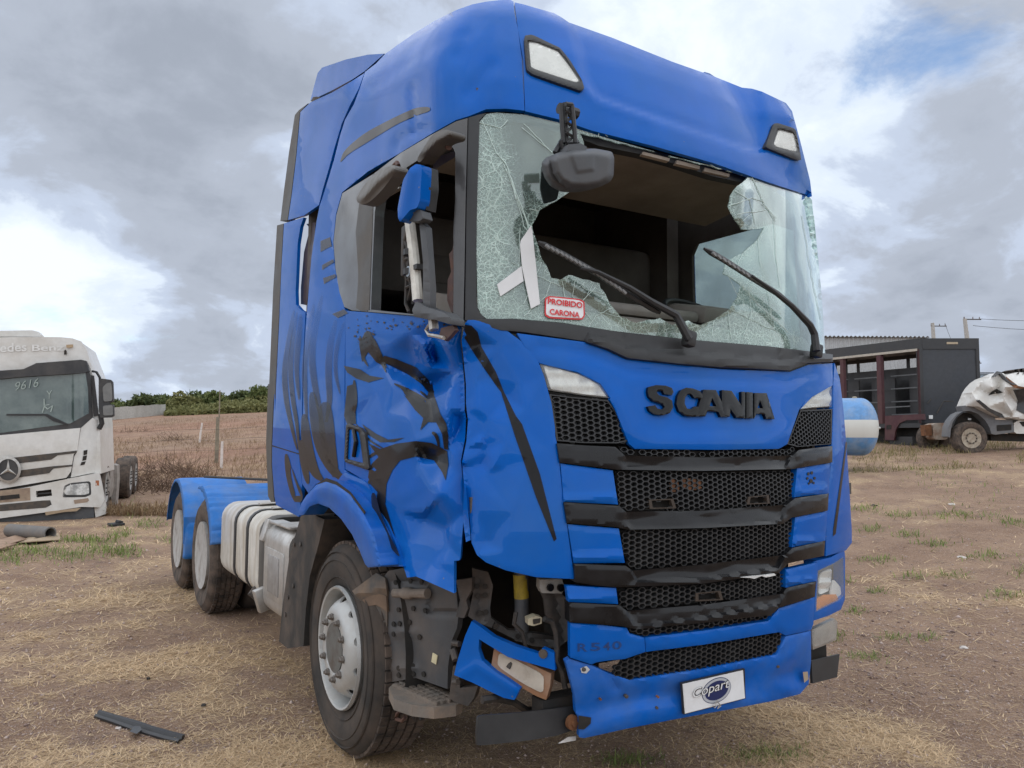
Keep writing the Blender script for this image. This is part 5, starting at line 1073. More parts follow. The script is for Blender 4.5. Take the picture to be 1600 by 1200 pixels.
s=link('straw',fast_mesh('straw',V_,F_,False),leafmat('straw_dry',(.46,.315,.18),(.86,.66,.42),tr=.15)); tag(s,'pale dry straw strewn over the dirt yard','straw',kind='stuff')
x,y,d=scatter_px(42000,760,1215,-240,1840,.75); k=rng.random(len(x))<(.35+.65*np.clip((fbm(x*.8,y*.8,3)-.4)*4,0,1)); x,y,d=x[k],y[k],d[k]; n=len(x)
sz=rng.lognormal(-5.55,.45,n)*np.clip(d/4,.8,2.0); base=np.array([[1,0,0],[0,1,0],[-1,0,0],[0,-1,0],[0,0,.8],[0,0,-.6]]); V_=base[None]*sz[:,None,None]*rng.uniform(.6,1.3,(n,6,1)); a=rng.uniform(0,6.28,n)
V_=np.stack([V_[...,0]*np.cos(a)[:,None]-V_[...,1]*np.sin(a)[:,None],V_[...,0]*np.sin(a)[:,None]+V_[...,1]*np.cos(a)[:,None],V_[...,2]],2)+np.stack([x,y,ground_h(x,y)+sz*.15],1)[:,None]
F_=(np.array([[0,1,4],[1,2,4],[2,3,4],[3,0,4],[1,0,5],[2,1,5],[3,2,5],[0,3,5]])[None]+np.arange(n)[:,None,None]*6).reshape(-1,3)
s=link('gravel',fast_mesh('gravel',V_.reshape(-1,3),F_,False),leafmat('gravel_stone',(.20,.13,.105),(.52,.41,.36),tr=0)); tag(s,'fine reddish gravel lying over the dirt yard','gravel',kind='stuff')
# green tufts where the photograph shows them
gp=[(20,872,42,10),(60,862,40,7),(120,868,45,10),(170,860,35,9),(205,862,30,7),(140,845,60,5),(300,845,40,5),(1345,792,30,5),(1400,800,30,5),(1360,822,25,6),(1412,830,25,5),(1455,845,28,6),(1530,862,35,7),(1365,868,30,6),(1420,893,20,5),(1480,890,25,6),(1587,885,18,10),(1385,985,25,6),(1365,915,16,5),(1340,1015,35,8),(1560,920,30,8),(1500,800,60,6),(1440,985,18,5),(1580,810,30,6),(1190,1160,60,14),(980,1172,50,10),(1300,900,25,6),(1330,945,20,6),(1290,985,20,6),(1520,710,80,5),(1440,716,50,4),(195,835,22,8),(215,800,18,12),(240,820,25,8)]
X=[];Y=[];Dp=[]
for u,v,su,sv in gp:
    n=int((210 if u<1300 else 110)*su/35); uu=rng.normal(u,su*.55,n); v_=rng.normal(v,sv*.55,n); v_=np.maximum(v_,700); d=np.where(v_>735,1.58*FPX/(v_-685),0)
    for q in np.where(v_<=735)[0]: d[q]=22.8+rng.uniform(-.6,.6)
    for it in range(6):
        l=(uu-800)/FPX*d; xx=CAMP[0]+FH[0]*d+RH[0]*l; yy=CAMP[1]+FH[1]*d+RH[1]*l; d=np.clip(.5*d+.5*np.abs((1.5591-base_h(xx,yy)))*FPX/np.maximum(v_-686,8),1.5,40)
    X.append(xx);Y.append(yy);Dp.append(d)
x=np.concatenate(X);y=np.concatenate(Y);d=np.concatenate(Dp); n=len(x)
V_,F_=blades(x,y,rng.uniform(.025,.075,n)*np.clip(d/6,.7,2.0),rng.uniform(.003,.006,n)*np.clip(d/5,.8,2.2),rng.uniform(.3,1.35,n),curve=.5)
s=link('green_grass',fast_mesh('green_grass',V_,F_,False),leafmat('grass_green',(.09,.15,.035),(.30,.34,.11))); tag(s,'short green grass tufts sprouting from the dirt','grass',kind='stuff')
# dry grass clump caught by the front tyre
def tuft(name,label,cat,c,n,spread,L0,L1,m,tl=(.3,1.4),group=None,w=.004):
    x=rng.normal(c[0],spread,n);y=rng.normal(c[1],spread,n); V_,F_=blades(x,y,rng.uniform(L0,L1,n),np.full(n,w)*rng.uniform(.6,1.2,n),rng.uniform(*tl,n),curve=.6)
    o=link(name,fast_mesh(name,V_-np.array([c[0],c[1],0]),F_,False),m); o.location=(c[0],c[1],0); return tag(o,label,cat,group)
dryg=leafmat('dry_grass',(.20,.15,.06),(.48,.38,.20))
p=atz(625,1150,0); tuft('dry_grass_clump','dry yellow grass clump beside the front tyre of the blue truck','grass',p,170,.05,.08,.22,dryg)
# ---- black trim strip on the ground
st=empty('trim_strip','broken black plastic trim strip lying on the dirt in the foreground','trim',tuple(atz(215,1138,0)))
def gpt(u,v,h): q=atz(u,v,h); return q-np.array(st.location)
Zs=lambda s:[(float(a.split(',')[0])/3.3333,840+float(a.split(',')[1])/3.3333) for a in s.split()]
far_=Zs('518,913 600,938 700,966 730,975 800,1000 880,1022 962,1043'); near_=Zs('490,938 580,968 680,1005 710,1013 780,1035 850,1055 925,1073')
v=[];f=[]
for (a,b),(c,d_) in zip(far_,near_):
    A_=gpt(a,b,.012);B_=gpt(c,d_,.012); m_=(A_+B_)/2
    v+= [A_,A_+[0,0,.018],m_*.7+A_*.3+[0,0,.020],m_+[0,0,.006],m_*.5+B_*.5+[0,0,.016],B_+[0,0,.010],B_]
k=7
for i in range(len(far_)-1):
    for j in range(k-1): f.append((i*k+j,i*k+j+1,(i+1)*k+j+1,(i+1)*k+j))
    f.append((i*k+k-1,i*k,(i+1)*k,(i+1)*k+k-1))
f+=[tuple(range(k)),tuple(range(len(far_)*k-1,(len(far_)-1)*k-1,-1))]
MB().add(v,f).build('strip_body',mat('strip_black',(.010,.011,.014),.38,dirt=(.06,.055,.05),dscale=20,damt=.35),st,25)
q=Zs('675,1010 700,980 730,982 738,1000 712,1022'); 
MB().prism(q,lambda a,b:gpt(a,b,.034),lambda a,b:gpt(a,b,.042)).build('strip_clip',greyp,st)
for (u,v_,sx,lb,cm) in ((183,1180,.018,'small lump of black debris in front of the black trim strip',blackp),(318,1102,.016,'small black clod on the dirt right of the black trim strip',dark),(232,1060,.012,'tiny black scrap on the dirt beyond the black trim strip',dark)):
    c=atz(u,v_,.008); b=bmesh.new(); bmesh.ops.create_icosphere(b,subdivisions=2,radius=sx)
    for w_ in b.verts: w_.co*=rng.uniform(.6,1.4)*1.0; w_.co.z*=.6
    o=MB().frombm(b).build('black_debris',cm,None); o.location=c; tag(o,lb,'debris')
stonem=mat('pale_stone',(.55,.50,.46),.8,var=.2)
for i,(u,v_,sx,lb) in enumerate(((205,1130,.014,'small pale pebble just beyond the black trim strip'),(8,1128,.016,'pale pebble at the left edge of the photo'),(1495,862,.05,'flat white scrap on the dirt, nearest the right edge of the yard'),(1483,783,.06,'pale flat scrap on the dirt in front of the dark cage truck'),(1362,786,.06,'dark clod on the yard near the blue tank'),(1493,1000,.03,'pale stone low on the right of the yard'),(1220,1192,.022,'white stick lying on the dirt at the bottom edge right of centre'),(105,952,.014,'pale pebble in the left foreground'))):
    d=1.58*FPX/(v_-685)
    for it in range(8): q=place(u,d); d=.5*d+.5*max(2,(1.5591-q[2])*FPX/(v_-686))
    b=bmesh.new(); bmesh.ops.create_icosphere(b,subdivisions=2,radius=sx)
    for w_ in b.verts: w_.co*=rng.uniform(.75,1.25); w_.co.z*=.45
    if i==6: 
        for w_ in b.verts: w_.co.x*=2.6
    o=MB().frombm(b).build(('stone','stone','plastic_scrap','plastic_scrap','clod','stone','stick','stone')[i],dark if i==4 else stonem,None); o.location=(q[0],q[1],float(ground_h(q[0],q[1]))+.004); tag(o,lb,('stone','stone','scrap','scrap','clod','stone','stick','stone')[i])
# ================================================================== white tractor on the left
ZT[10]=(0,480,3); ZT[11]=(1270,480,4.8)
wt=empty('white_truck','dusty white truck with black sun visor, cut off by the left edge','truck')
D3=15.0; W0=CAMP+np.array([*(FH*D3+RH*(-800+150)/FPX*D3),0.]); W0[2]=0
ncam=-(FH*math.cos(.36)-RH*math.sin(.36)); WN=np.array([ncam[0],ncam[1],0.]); WB=-WN  # depth direction
wwhite=mat('truck_white',(.66,.65,.62),.4,coat=.4,dirt=(.42,.37,.30),dscale=1.6,damt=.5,var=.05)
wdark=mat('truck_dark',(.03,.03,.032),.5,dirt=(.12,.11,.10),dscale=3,damt=.5)
def wpn(name,s,m,h=0.,t=.05,par=None,rnd=0,step=10,bulge=None,holes=(),k=10): return plane_rays_panel(name,T(k,s) if isinstance(s,str) else s,W0+WN*h,WN,t,m,par or wt,holes,step,30,rnd,bulge)
sw_=lambda a:(lambda P:-.0000*P[:,0]-a*np.maximum(0,(P[:,0]-105)/45)**2)
wpn('roof_front','-150,150 60,140 280,140 340,146 380,160 408,200 432,290 405,252 380,246 170,264 110,292 -150,330',wwhite,0,.08,bulge=sw_(.35))
wpn('roof_hatch','-60,112 150,108 180,115 192,130 190,136 -60,136',wwhite,-.35,.3)
wpn('sun_visor','-150,335 0,297 110,290 170,262 380,246 405,252 418,300 395,308 110,326 -150,350',wdark,.10,.14,bulge=sw_(.35),step=8)
wg=wpn('windscreen','-150,352 110,326 400,308 412,380 416,498 330,545 0,590 -150,612',mat('green_glass',(.07,.105,.10),.10,coat=.9,dirt=(.30,.33,.31),dscale=1.2,damt=.45,var=.3,vscale=1.2),0.02,.03,bulge=sw_(.30),step=8)
wpn('windscreen_frame','-150,612 0,590 330,545 416,498 412,380 400,308 418,302 424,320 434,516 376,566 0,600 -150,628',wdark,.015,.05,bulge=sw_(.32),step=8)
wpn('screen_cowl','30,500 220,500 260,520 320,548 310,552 250,535 210,508 30,508',blackp,.06,.02,step=7,bulge=sw_(.30))
wpn('front_lid','-150,628 0,600 376,566 362,672 345,690 332,770 310,800 0,852 -150,880',wwhite,.04,.08,bulge=sw_(.10))
sl=mat('slot_mesh',(.05,.045,.04),.7,dirt=(.15,.11,.08),dscale=8,damt=.6)
for s in ('-150,755 -60,735 0,712 360,672 352,684 270,694 240,714 120,728 0,742 -150,775','-150,830 100,764 240,746 340,738 338,746 250,756 230,778 100,796 0,815 -150,850'): wpn('grille_slot',s,sl,.05,.02,step=8,bulge=sw_(.10))
wpn('lower_gap','-150,880 0,852 310,800 322,797 300,812 0,864 -150,892',dark,.0,.05,bulge=sw_(.10))
def wp3(u,v,h): x,y=T(10,'%f,%f'%(u,v))[0]; return at_plane(x,y,W0+WN*h,WN)
def wdisc(cu,cv,r0,r1,h,m,name,par): 
    o=[wp3(cu+r1*math.cos(t),cv+r1*1.05*math.sin(t),h) for t in np.linspace(0,2*math.pi,33)[:-1]]
    b=MB()
    if r0: i_=[wp3(cu+r0*math.cos(t),cv+r0*1.05*math.sin(t),h+.012) for t in np.linspace(0,2*math.pi,33)[:-1]]; b.add(o+i_,[(k,(k+1)%32,32+(k+1)%32,32+k) for k in range(32)])
    else: b.add(o,[tuple(range(32))])
    return link(name,b.mesh(name),m,par)
em=wdisc(38,762,0,56,.10,wdark,'emblem_disc',wt); wdisc(38,762,48,60,.105,alu,'emblem_ring',em)
b=MB()
for a in (-90,30,150):
    t=R_(a); c=(38,762); tip=wp3(c[0]+48*math.cos(t),c[1]+50*math.sin(t),.112); l_=wp3(c[0]+9*math.cos(t+1.05),c[1]+9*math.sin(t+1.05),.112); r_=wp3(c[0]+9*math.cos(t-1.05),c[1]+9*math.sin(t-1.05),.112); ce=wp3(*c,.13); b.add([tip,l_,ce,r_],[(0,1,2),(0,2,3)])
b.build('emblem_star',alu,em,None)
wpn('corner_panel','380,566 434,518 466,532 476,768 332,798 348,700 364,672',wwhite,.02,.08,bulge=sw_(.28))
for s in ('392,672 410,668 408,690 392,694','390,698 408,694 404,716 386,720','382,726 402,722 396,738 376,742'): wpn('vent_slit',s,dark,.03,.02,step=5,bulge=sw_(.28))
wpn('bumper','-150,895 140,842 330,802 464,776 476,830 490,905 470,938 380,936 210,962 -150,1010',wwhite,.10,.12,bulge=sw_(.25),holes=[T(10,'168,862 240,854 244,884 170,892')])
wpn('bumper_duct','160,855 250,848 250,890 160,897',dark,-.02,.02); b=MB()
wpn('duct_bar','168,873 244,866 244,872 168,879',wdark,.06,.02,step=6)
hl_=wpn('headlight','293,888 300,838 330,824 424,815 428,878 400,890 300,892',wdark,.10,.05,rnd=.1,bulge=sw_(.24),step=6)
wpn('lens','304,880 310,842 332,832 416,823 418,872 396,880',mat('lamp_lens_grey',(.52,.53,.52),.15,.2,coat=.9,dirt=(.7,.7,.68),dscale=9,damt=.7,var=.3),.115,.03,hl_,.1,bulge=sw_(.24),step=6)
wpn('fog_lamp','345,904 412,895 418,906 408,914 350,922',mat('fog_tan',(.30,.22,.16),.5),.105,.03,bulge=sw_(.24))
wpn('tow_plate','-20,862 100,850 140,846 142,905 100,908 -20,918',mat('mud_plate',(.33,.25,.18),.85,dirt=(.18,.12,.09),dscale=6,damt=.6),.11,.06)
wpn('tow_slot','0,885 90,876 92,895 0,905',dark,.12,.02)
wpn('lower_grille','-150,940 200,906 235,905 242,925 215,940 -150,968',sl,.105,.02,bulge=sw_(.2)); wpn('brown_strip','210,960 380,940 360,956 300,960 215,976',mat('cardboard',(.36,.27,.18),.9),.11,.02,bulge=sw_(.2))
wpn('side_marker','448,812 464,812 465,836 448,838',mat('marker_amber',(.35,.12,.05),.4),.10,.02,bulge=sw_(.25)); wpn('skirt','-150,1012 210,966 436,934 440,985 212,1016 -150,1052',greyp,.0,.25,bulge=sw_(.2)); wpn('corner_step','440,932 488,900 498,968 448,986',wwhite,.0,.2,bulge=sw_(.25))
wpn('roof_lamp','310,176 342,174 342,188 312,190',mat('lamp_tan',(.42,.30,.18),.5),.06,.03,bulge=sw_(.3),step=6); wpn('roof_mark','300,205 306,198 312,205 312,222 300,222',dark,.055,.02,bulge=sw_(.28),step=4)
def wtxt(w,m,a,b_,c,h,par,**k):
    return text_on(w,m,par,wp3(*a,h),wp3(*b_,h),wp3(*c,h),**k)
ghost=mat('ghost_letter',(.72,.715,.69),.6,var=.05); chalk=mat('chalk_white',(.34,.40,.37),.8)
wtxt('Benz',ghost,(150,206),(300,204),(150,176),.010,bpy.data.objects['roof_front'],bold=.02); wtxt('Mercedes',ghost,(-145,220),(125,206),(-145,178),.010,bpy.data.objects['roof_front'],bold=.02)
wtxt('9616',chalk,(72,392),(180,372),(72,352),.06,wg,bold=-.01,shear=.2); wtxt('Y',chalk,(218,430),(244,427),(218,392),.05,wg,bold=-.01); wtxt('L',chalk,(205,462),(232,458),(204,430),.05,wg,bold=-.01); wtxt('M',chalk,(196,494),(250,490),(196,464),.05,wg,bold=-.01,shear=.2)
# body behind the front, mirror, chassis and wheels
cor=[wp3(430,300,-.42),wp3(466,535,-.30),wp3(474,780,-.26),wp3(-150,870,-.03),wp3(-150,340,-.03),wp3(-150,160,-.06),wp3(375,160,-.40)]
b=MB(); n=len(cor); b.add(cor+[c+WB*2.1 for c in cor],[tuple(range(n)),tuple(range(2*n-1,n-1,-1))]+[(i,n+i,n+(i+1)%n,(i+1)%n) for i in range(n)]); b.build('cab_body',wwhite,wt)
wpn('door_window','426,318 440,320 462,508 440,512',wdark,-.28,.05,step=7); 
mr=wpn('mirror','462,340 475,334 520,340 528,350 532,440 508,450 532,458 534,508 520,516 470,518 462,480',wdark,-.2,.16,rnd=.06,step=7); wpn('mirror_shell','480,376 500,356 522,352 528,438 486,444',mat('mirror_grey',(.17,.17,.165),.5),-.18,.03,mr,.12,step=6); wpn('mirror_shell','482,462 528,458 530,506 484,508',mat('mirror_grey'),-.18,.03,mr,.1,step=6)
b=MB(); b.tube([wp3(432,300,-.3),wp3(452,304,-.28),wp3(468,330,-.28),wp3(470,380,-.28)],.025,6); b.build('mirror_arm',blackp,mr); b=MB(); b.tube([wp3(470,500,-.28),wp3(478,545,-.28),wp3(464,570,-.3)],.05,6); b.build('mirror_arm',blackp,mr)
wfd=wpn('rear_guard','474,750 530,735 548,742 550,810 540,940 528,950 515,850 500,790 476,770',mat('guard_tan',(.30,.27,.24),.7,dirt=(.15,.11,.09),dscale=5,damt=.6),-3.0,.5,step=8)
wpn('side_tank','474,760 505,770 508,850 496,900 478,870',mat('guard_tan'),-1.4,1.0,step=8)
b=MB(); A_=wp3(200,985,-1.0); b.obox(A_+WB*1.5+np.array([0,0,-.1]),(1.2,1.2,.5)); A_=wp3(-20,960,-1.0); 
MB().hexa([wp3(-60,1000,-.6),wp3(420,950,-.6),wp3(420,950,-.6)+WB*6,wp3(-60,1000,-.6)+WB*6,wp3(-60,880,-.6),wp3(420,840,-.6),wp3(420,840,-.6)+WB*6,wp3(-60,880,-.6)+WB*6]).build('chassis',dark,wt)
side_dir=RH
def bg_wheel(center,axis,R,w,par,rimmat,name='wheel'):
    e=bpy.data.objects.new(name,None); COL.objects.link(e); e.parent=par
    ax_=Vector(axis).normalized(); rot=Vector((1,0,0)).rotation_difference(ax_).to_matrix().to_4x4()
    b=MB(); b.lathe(tyre_prof(w,R,R*.58),40,'x',closed=True); b.build('tyre',rubberd,e,30)
    b=MB(); b.lathe([(0,R*.575),(-.005,R*.595),(.02,R*.585),(.05,R*.54),(.02,R*.42),(.0,R*.36),(.0,R*.26),(.05,R*.22),(.05,.001)],40,'x'); r=b.build('rim',rimmat,e,30)
    for k in range(10):
        a=2*math.pi*k/10
        if k==0:
            h=MB(); h.lathe([(-.002,.0001),(-.004,R*.07)],10,'x'); hm=h.mesh('hand_hole'); hm.materials.append(dark); nn=MB(); nn.lathe([(.0,.017),(-.03,.017)],6,'x'); nm=nn.mesh('wheel_nut'); nm.materials.append(steel)
        o=bpy.data.objects.new('hand_hole',hm); COL.objects.link(o); o.parent=r; o.location=(.028,R*.46*math.cos(a),R*.46*math.sin(a))
        o=bpy.data.objects.new('wheel_nut',nm); COL.objects.link(o); o.parent=r; o.location=(0,R*.31*math.cos(a),R*.31*math.sin(a))
    e.matrix_local=Matrix.Translation(Vector(center))@rot; return e

def G3(u,d,h=0): p=place(u,d); return np.array([p[0],p[1],p[2]+h])
wheel_ax=np.array([-WB[1],WB[0],0.])   # towards the truck's middle
R0=wp3(486,950,0.)
for dist,inn in ((1.35,.12),(1.35,2.35),(4.9,.0),(4.9,2.4),(6.2,.0),(6.2,2.4)):
    c=R0+WB*dist+wheel_ax*inn; c[2]=float(base_h(c[0],c[1]))+.5; bg_wheel(c,tuple(wheel_ax if inn<1 else -wheel_ax),.5,.32,wt,rimm)
# debris in front of the white truck
pipe=MB(); 
def g0(u,v,h=0.):
    d=1.56*FPX/(v-690); p=place(u,d); return np.array([p[0],p[1],p[2]+h])
A_,B_=g0(25,846,.11),g0(88,851,.11); pb=MB(); ax3=(B_-A_)/np.linalg.norm(B_-A_); 
nn=20; ring=lambda c,r:[c+np.cross(ax3,[0,0,1])/np.linalg.norm(np.cross(ax3,[0,0,1]))*r*math.cos(t)+np.array([0,0,1])*r*math.sin(t) for t in np.linspace(0,2*math.pi,nn+1)[:-1]]
v=ring(A_,.10)+ring(B_,.10)+ring(B_,.08)+ring(A_,.08); f=[(k*nn+i,k*nn+(i+1)%nn,((k+1)%4)*nn+(i+1)%nn,((k+1)%4)*nn+i) for k in range(4) for i in range(nn)]
o=pb.add(v,f).build('pipe',mat('pipe_grey',(.13,.125,.12),.6,dirt=(.25,.2,.16),dscale=5,damt=.5),None); tag(o,'short grey pipe lying in front of the white truck bumper','pipe')
cardm=mat('cardboard',(.36,.27,.18),.9); cardm2=mat('wood_sheet',(.33,.22,.15),.85,dirt=(.18,.11,.08),dscale=4,damt=.6)
for i,(pl,lb,m_) in enumerate(((((-30,862),(40,847),(70,845),(45,856),(0,866)),'flat brown board lying nearest the left edge, before the grey pipe',cardm2),(((40,857),(68,843),(72,848),(100,846),(105,852),(60,858)),'tan cardboard sheet lying at the open end of the grey pipe',cardm),(((-40,872),(20,864),(38,860),(20,868),(-20,878)),'reddish wood scrap at the left edge before the pipe',cardm2))):
    P_=[g0(u,v,.02+.015*i) for u,v in pl]; b=MB(); n=len(P_); 
    for j in range(n): P_[j][2]+=.05*(j%2)*rng.uniform(.3,1)
    b.add(P_+[p-np.array([0,0,.012]) for p in P_],[tuple(range(n)),tuple(range(2*n-1,n-1,-1))]+[(j,n+j,n+(j+1)%n,(j+1)%n) for j in range(n)]); tag(b.build('board',m_,None,None),lb,'board')
p=g0(189,827,.02); b=MB(); b.obox(p,(.25,.14,.05),(.1,0,.5),.01); b.obox(p+np.array([.05,.02,.04]),(.12,.08,.05),(.2,.2,.9),.01); tag(b.build('plastic_scrap',blackp,None),'small black plastic scrap on the dirt right of the white truck','debris')
# ================================================================== trees, wall, posts, brush
leafs=[leafmat('leaf_dark',(.05,.072,.03),(.14,.165,.065)),leafmat('leaf_mid',(.075,.105,.035),(.20,.225,.085)),leafmat('leaf_olive',(.12,.125,.045),(.27,.26,.11))]
barkm=mat('bark',(.10,.075,.055),.9,var=.3)
def tree(name,lb,loc,H,Rw,nl,lm,ls,group=None,cat='tree'):
    e=empty(name,lb,cat,tuple(loc),group=group); b=MB(); cl=[]
    th=H*.35; top=np.array([rng.normal(0,.08*H),rng.normal(0,.08*H),th]); b.tube([(0,0,-.3),tuple(top*.5),tuple(top)],[.05*H*.6,.035*H*.6,.028*H*.6],6)
    nb=9
    for k in range(nb):
        a=2*math.pi*k/nb+rng.uniform(-.3,.3); r=Rw*rng.uniform(.3,.85); z=H*rng.uniform(.38,.92); tip=np.array([r*math.cos(a)*(1.15-z/H*.55),r*math.sin(a)*(1.15-z/H*.55),z]); s0=top*rng.uniform(.5,1); b.tube([tuple(s0),tuple((s0+tip)/2+[0,0,.06*H]),tuple(tip)],[.018*H*.6,.010*H*.6,.004*H],5); cl.append((tip,Rw*rng.uniform(.28,.48)))
    for k in range(4): cl.append((np.array([rng.normal(0,.25*Rw),rng.normal(0,.25*Rw),H*rng.uniform(.5,.9)]),Rw*rng.uniform(.3,.45)))
    for k in range(5): a=rng.uniform(0,6.28); cl.append((np.array([Rw*.7*math.cos(a),Rw*.7*math.sin(a),H*rng.uniform(.08,.3)]),Rw*rng.uniform(.25,.4)))
    b.build('trunk',barkm,e)
    P_=[]
    for c,r in cl:
        m_=max(8,int(nl*(r/Rw)**2*1.2)); q=rng.normal(0,1,(m_,3)); q/=np.linalg.norm(q,axis=1,keepdims=True); q*=r*rng.uniform(.45,1.08,(m_,1))**.7; q[:,2]*=.75; P_.append(c+q)
    P_=np.concatenate(P_); P_[:,2]=np.maximum(P_[:,2],.05); n=len(P_); U=rng.normal(0,1,(n,3)); U/=np.linalg.norm(U,axis=1,keepdims=True); W_=np.cross(U,rng.normal(0,1,(n,3))); W_/=np.linalg.norm(W_,axis=1,keepdims=True); s_=ls*rng.uniform(.6,1.4,(n,1))
    V_=np.stack([P_-U*s_,P_+W_*s_*.45,P_+U*s_,P_-W_*s_*.45],1).reshape(-1,3); F_=np.arange(n*4).reshape(-1,4); link('crown',fast_mesh('crown',V_,F_,False),lm,e); return e
tdesc=['dark rounded tree','bushy mid-green tree','pale olive spreading tree']
TR=[(165,80,2.6,2.2,0,'low dark bush-like tree just right of the white truck mirror'),(196,79,2.4,1.9,1,'low green tree rising above the left half of the concrete wall'),(224,77,3.0,2.0,0,'dark round-topped tree above the middle of the concrete wall'),(249,80,3.3,1.9,0,'dark tree with a spiky top above the right end of the concrete wall'),(270,76,3.5,1.7,1,'tall narrow green tree standing just right of the concrete wall'),(291,74,3.2,2.0,2,'pale olive tree third to the right of the concrete wall'),(314,79,3.4,2.0,0,'dark tree behind the thin white stake'),(337,75,2.9,2.0,1,'green bushy tree behind the grey fence post'),(356,78,3.0,1.8,2,'olive low tree just right of the grey fence post'),(380,77,3.9,2.2,0,'tallest dark tree of the row, close to the blue cab'),(404,75,3.5,2.0,1,'green tree half hidden behind the rear of the blue cab'),(432,79,3.6,2.4,0,'dark tree seen past the rear edge of the blue cab')]
for u,d,H,Rw,mi,lb in TR: tree('tree',lb,place(u,d)-np.array([0,0,.1]),H*.52*(.75+.4*((u*7)%10)/10),Rw*.85,430,leafs[mi],.20,'trees along the far edge of the field')
# a low thicket under the trees, one mass
n=16000; u=rng.uniform(120,445,n); d=rng.uniform(68.5,74,n); l=(u-800)/FPX*d; x=CAMP[0]+FH[0]*d+RH[0]*l; y=CAMP[1]+FH[1]*d+RH[1]*l; k=(u>258)|(d>71); x,y=x[k],y[k]; n=len(x)
P_=np.stack([x,y,base_h(x,y)+rng.random(n)**1.6*(.25+1.15*vnoise(x*.35,y*.35)**1.5)],1); U=rng.normal(0,1,(n,3)); W_=np.cross(U,rng.normal(0,1,(n,3))); U/=np.linalg.norm(U,axis=1,keepdims=True); W_/=np.linalg.norm(W_,axis=1,keepdims=True); s_=rng.uniform(.10,.24,(n,1))
V_=np.stack([P_-U*s_,P_+W_*s_*.5,P_+U*s_,P_-W_*s_*.5],1).reshape(-1,3); o=link('thicket',fast_mesh('thicket',V_,np.arange(n*4).reshape(-1,4),False),leafs[2]); tag(o,'low olive undergrowth along the foot of the trees','undergrowth',kind='stuff')
# concrete wall of slabs
wl=empty('concrete_wall','low pale grey concrete wall at the far end of the red field','wall',tuple(place(208,69)))
cm=mat('concrete_pale',(.42,.41,.38),.85,dirt=(.26,.24,.21),dscale=.8,damt=.6,dstretch=(1,1,.2))
p0=place(148,64);p1=place(258,71); p1[2]-=.1;p0[2]-=.1; N_=9
for k in range(N_):
    a=p0+(p1-p0)*k/N_; b_=p0+(p1-p0)*(k+.985)/N_; off=np.array([*(FH*.15),0]); o=MB(); hgt=1.15-.10*k/N_+.03*(k%2); q=[a,b_,b_+off,a+off]; w0=np.array(wl.location); o.hexa([v-w0-np.array([0,0,.3]) for v in q]+[v-w0+np.array([0,0,hgt]) for v in q]); o.build('slab',cm,wl,None)
def post(name,lb,u,d,H,r,m,lean=0,cat='post',sides=8):
    p=place(u,d); b=MB(); b.tube([(0,0,-.2),(lean*.5,0,H*.5),(lean,0,H)],[r,r*.95,r*.85],sides); o=b.build(name,m,None); o.location=p; return tag(o,lb,cat)
woodm=mat('weathered_wood',(.20,.17,.13),.9,dirt=(.30,.27,.18),dscale=4,damt=.6,var=.25)
post('fence_post','grey weathered wooden fence post standing in the red field beyond the mudguards',341,30,1.75,.075,woodm); post('stake','thin bare stick rising behind the grey fence post, far up the field',343,62,2.2,.05,woodm)
post('stake','white painted stake just right of the grey fence post',349,28,.95,.05,mat('stake_white',(.62,.56,.52),.8)); post('stake','white painted stake left of the grey fence post, farther up the field',313,40,1.0,.05,mat('stake_white'),.12)
wm=MB()
pA,pB=place(190,30.5),place(430,29.5)
for h in (.5,.9,1.3):
    q=[pA+(pB-pA)*t+np.array([0,0,h-.03*math.sin(math.pi*t*4)]) for t in np.linspace(0,1,14)]; wm.tube([tuple(v) for v in q],.004,4,False)
o=wm.build('fence_wire',steel,None); tag(o,'thin wires strung past the grey fence post across the field','fence',kind='stuff')
def brush(lb,u,d,H,R,n=70):
    e=place(u,d); b=MB()
    for k in range(n):
        a=rng.uniform(0,6.28); t=rng.uniform(.2,1.2); L=H*rng.uniform(.5,1.1); s0=np.array([rng.normal(0,R*.4),rng.normal(0,R*.4),-.05]); dr=np.array([math.cos(a)*math.cos(t),math.sin(a)*math.cos(t),math.sin(t)]); m_=s0+dr*L*.5+rng.normal(0,.05,3); tp=m_+(dr+rng.normal(0,.35,3))*L*.5
        b.tube([tuple(s0),tuple(m_),tuple(tp)],[.010,.007,.003],3,False)
        for q in range(2): t2=m_+rng.normal(0,.16,3)*H; b.tube([tuple(m_),tuple(t2)],[.005,.003],3,False)
    o=b.build('dry_bush',mat('twig_brown',(.115,.07,.045),.9,var=.35,vscale=2),None,None); o.location=e; tag(o,lb,'bush','dry bushes at the edge of the field'); return o
for a in (('tangled brown dry bush left of the rear mudguards, nearest the white truck',196,21.5,.75,.9,90),('sparse brown dry bush with tall twigs in front of the red field',214,25,1.0,.9,60),('dense low brown dry bush in the middle of the gap between the trucks',238,22.5,.7,1.1,110),('brown dry bush with a forked top behind the low dense bush',262,27,1.0,1.2,80),('low brown dry bush just left of the blue mudguards',285,21.5,.65,1.0,100),('thin brown bush rising behind the rear blue mudguard',302,25,1.1,.8,60),('small brown weed bush far up the red field below the trees',280,42,.7,1.2,40),('small brown weed bush at the foot of the concrete wall',215,50,.6,1.5,40)): brush(*a)
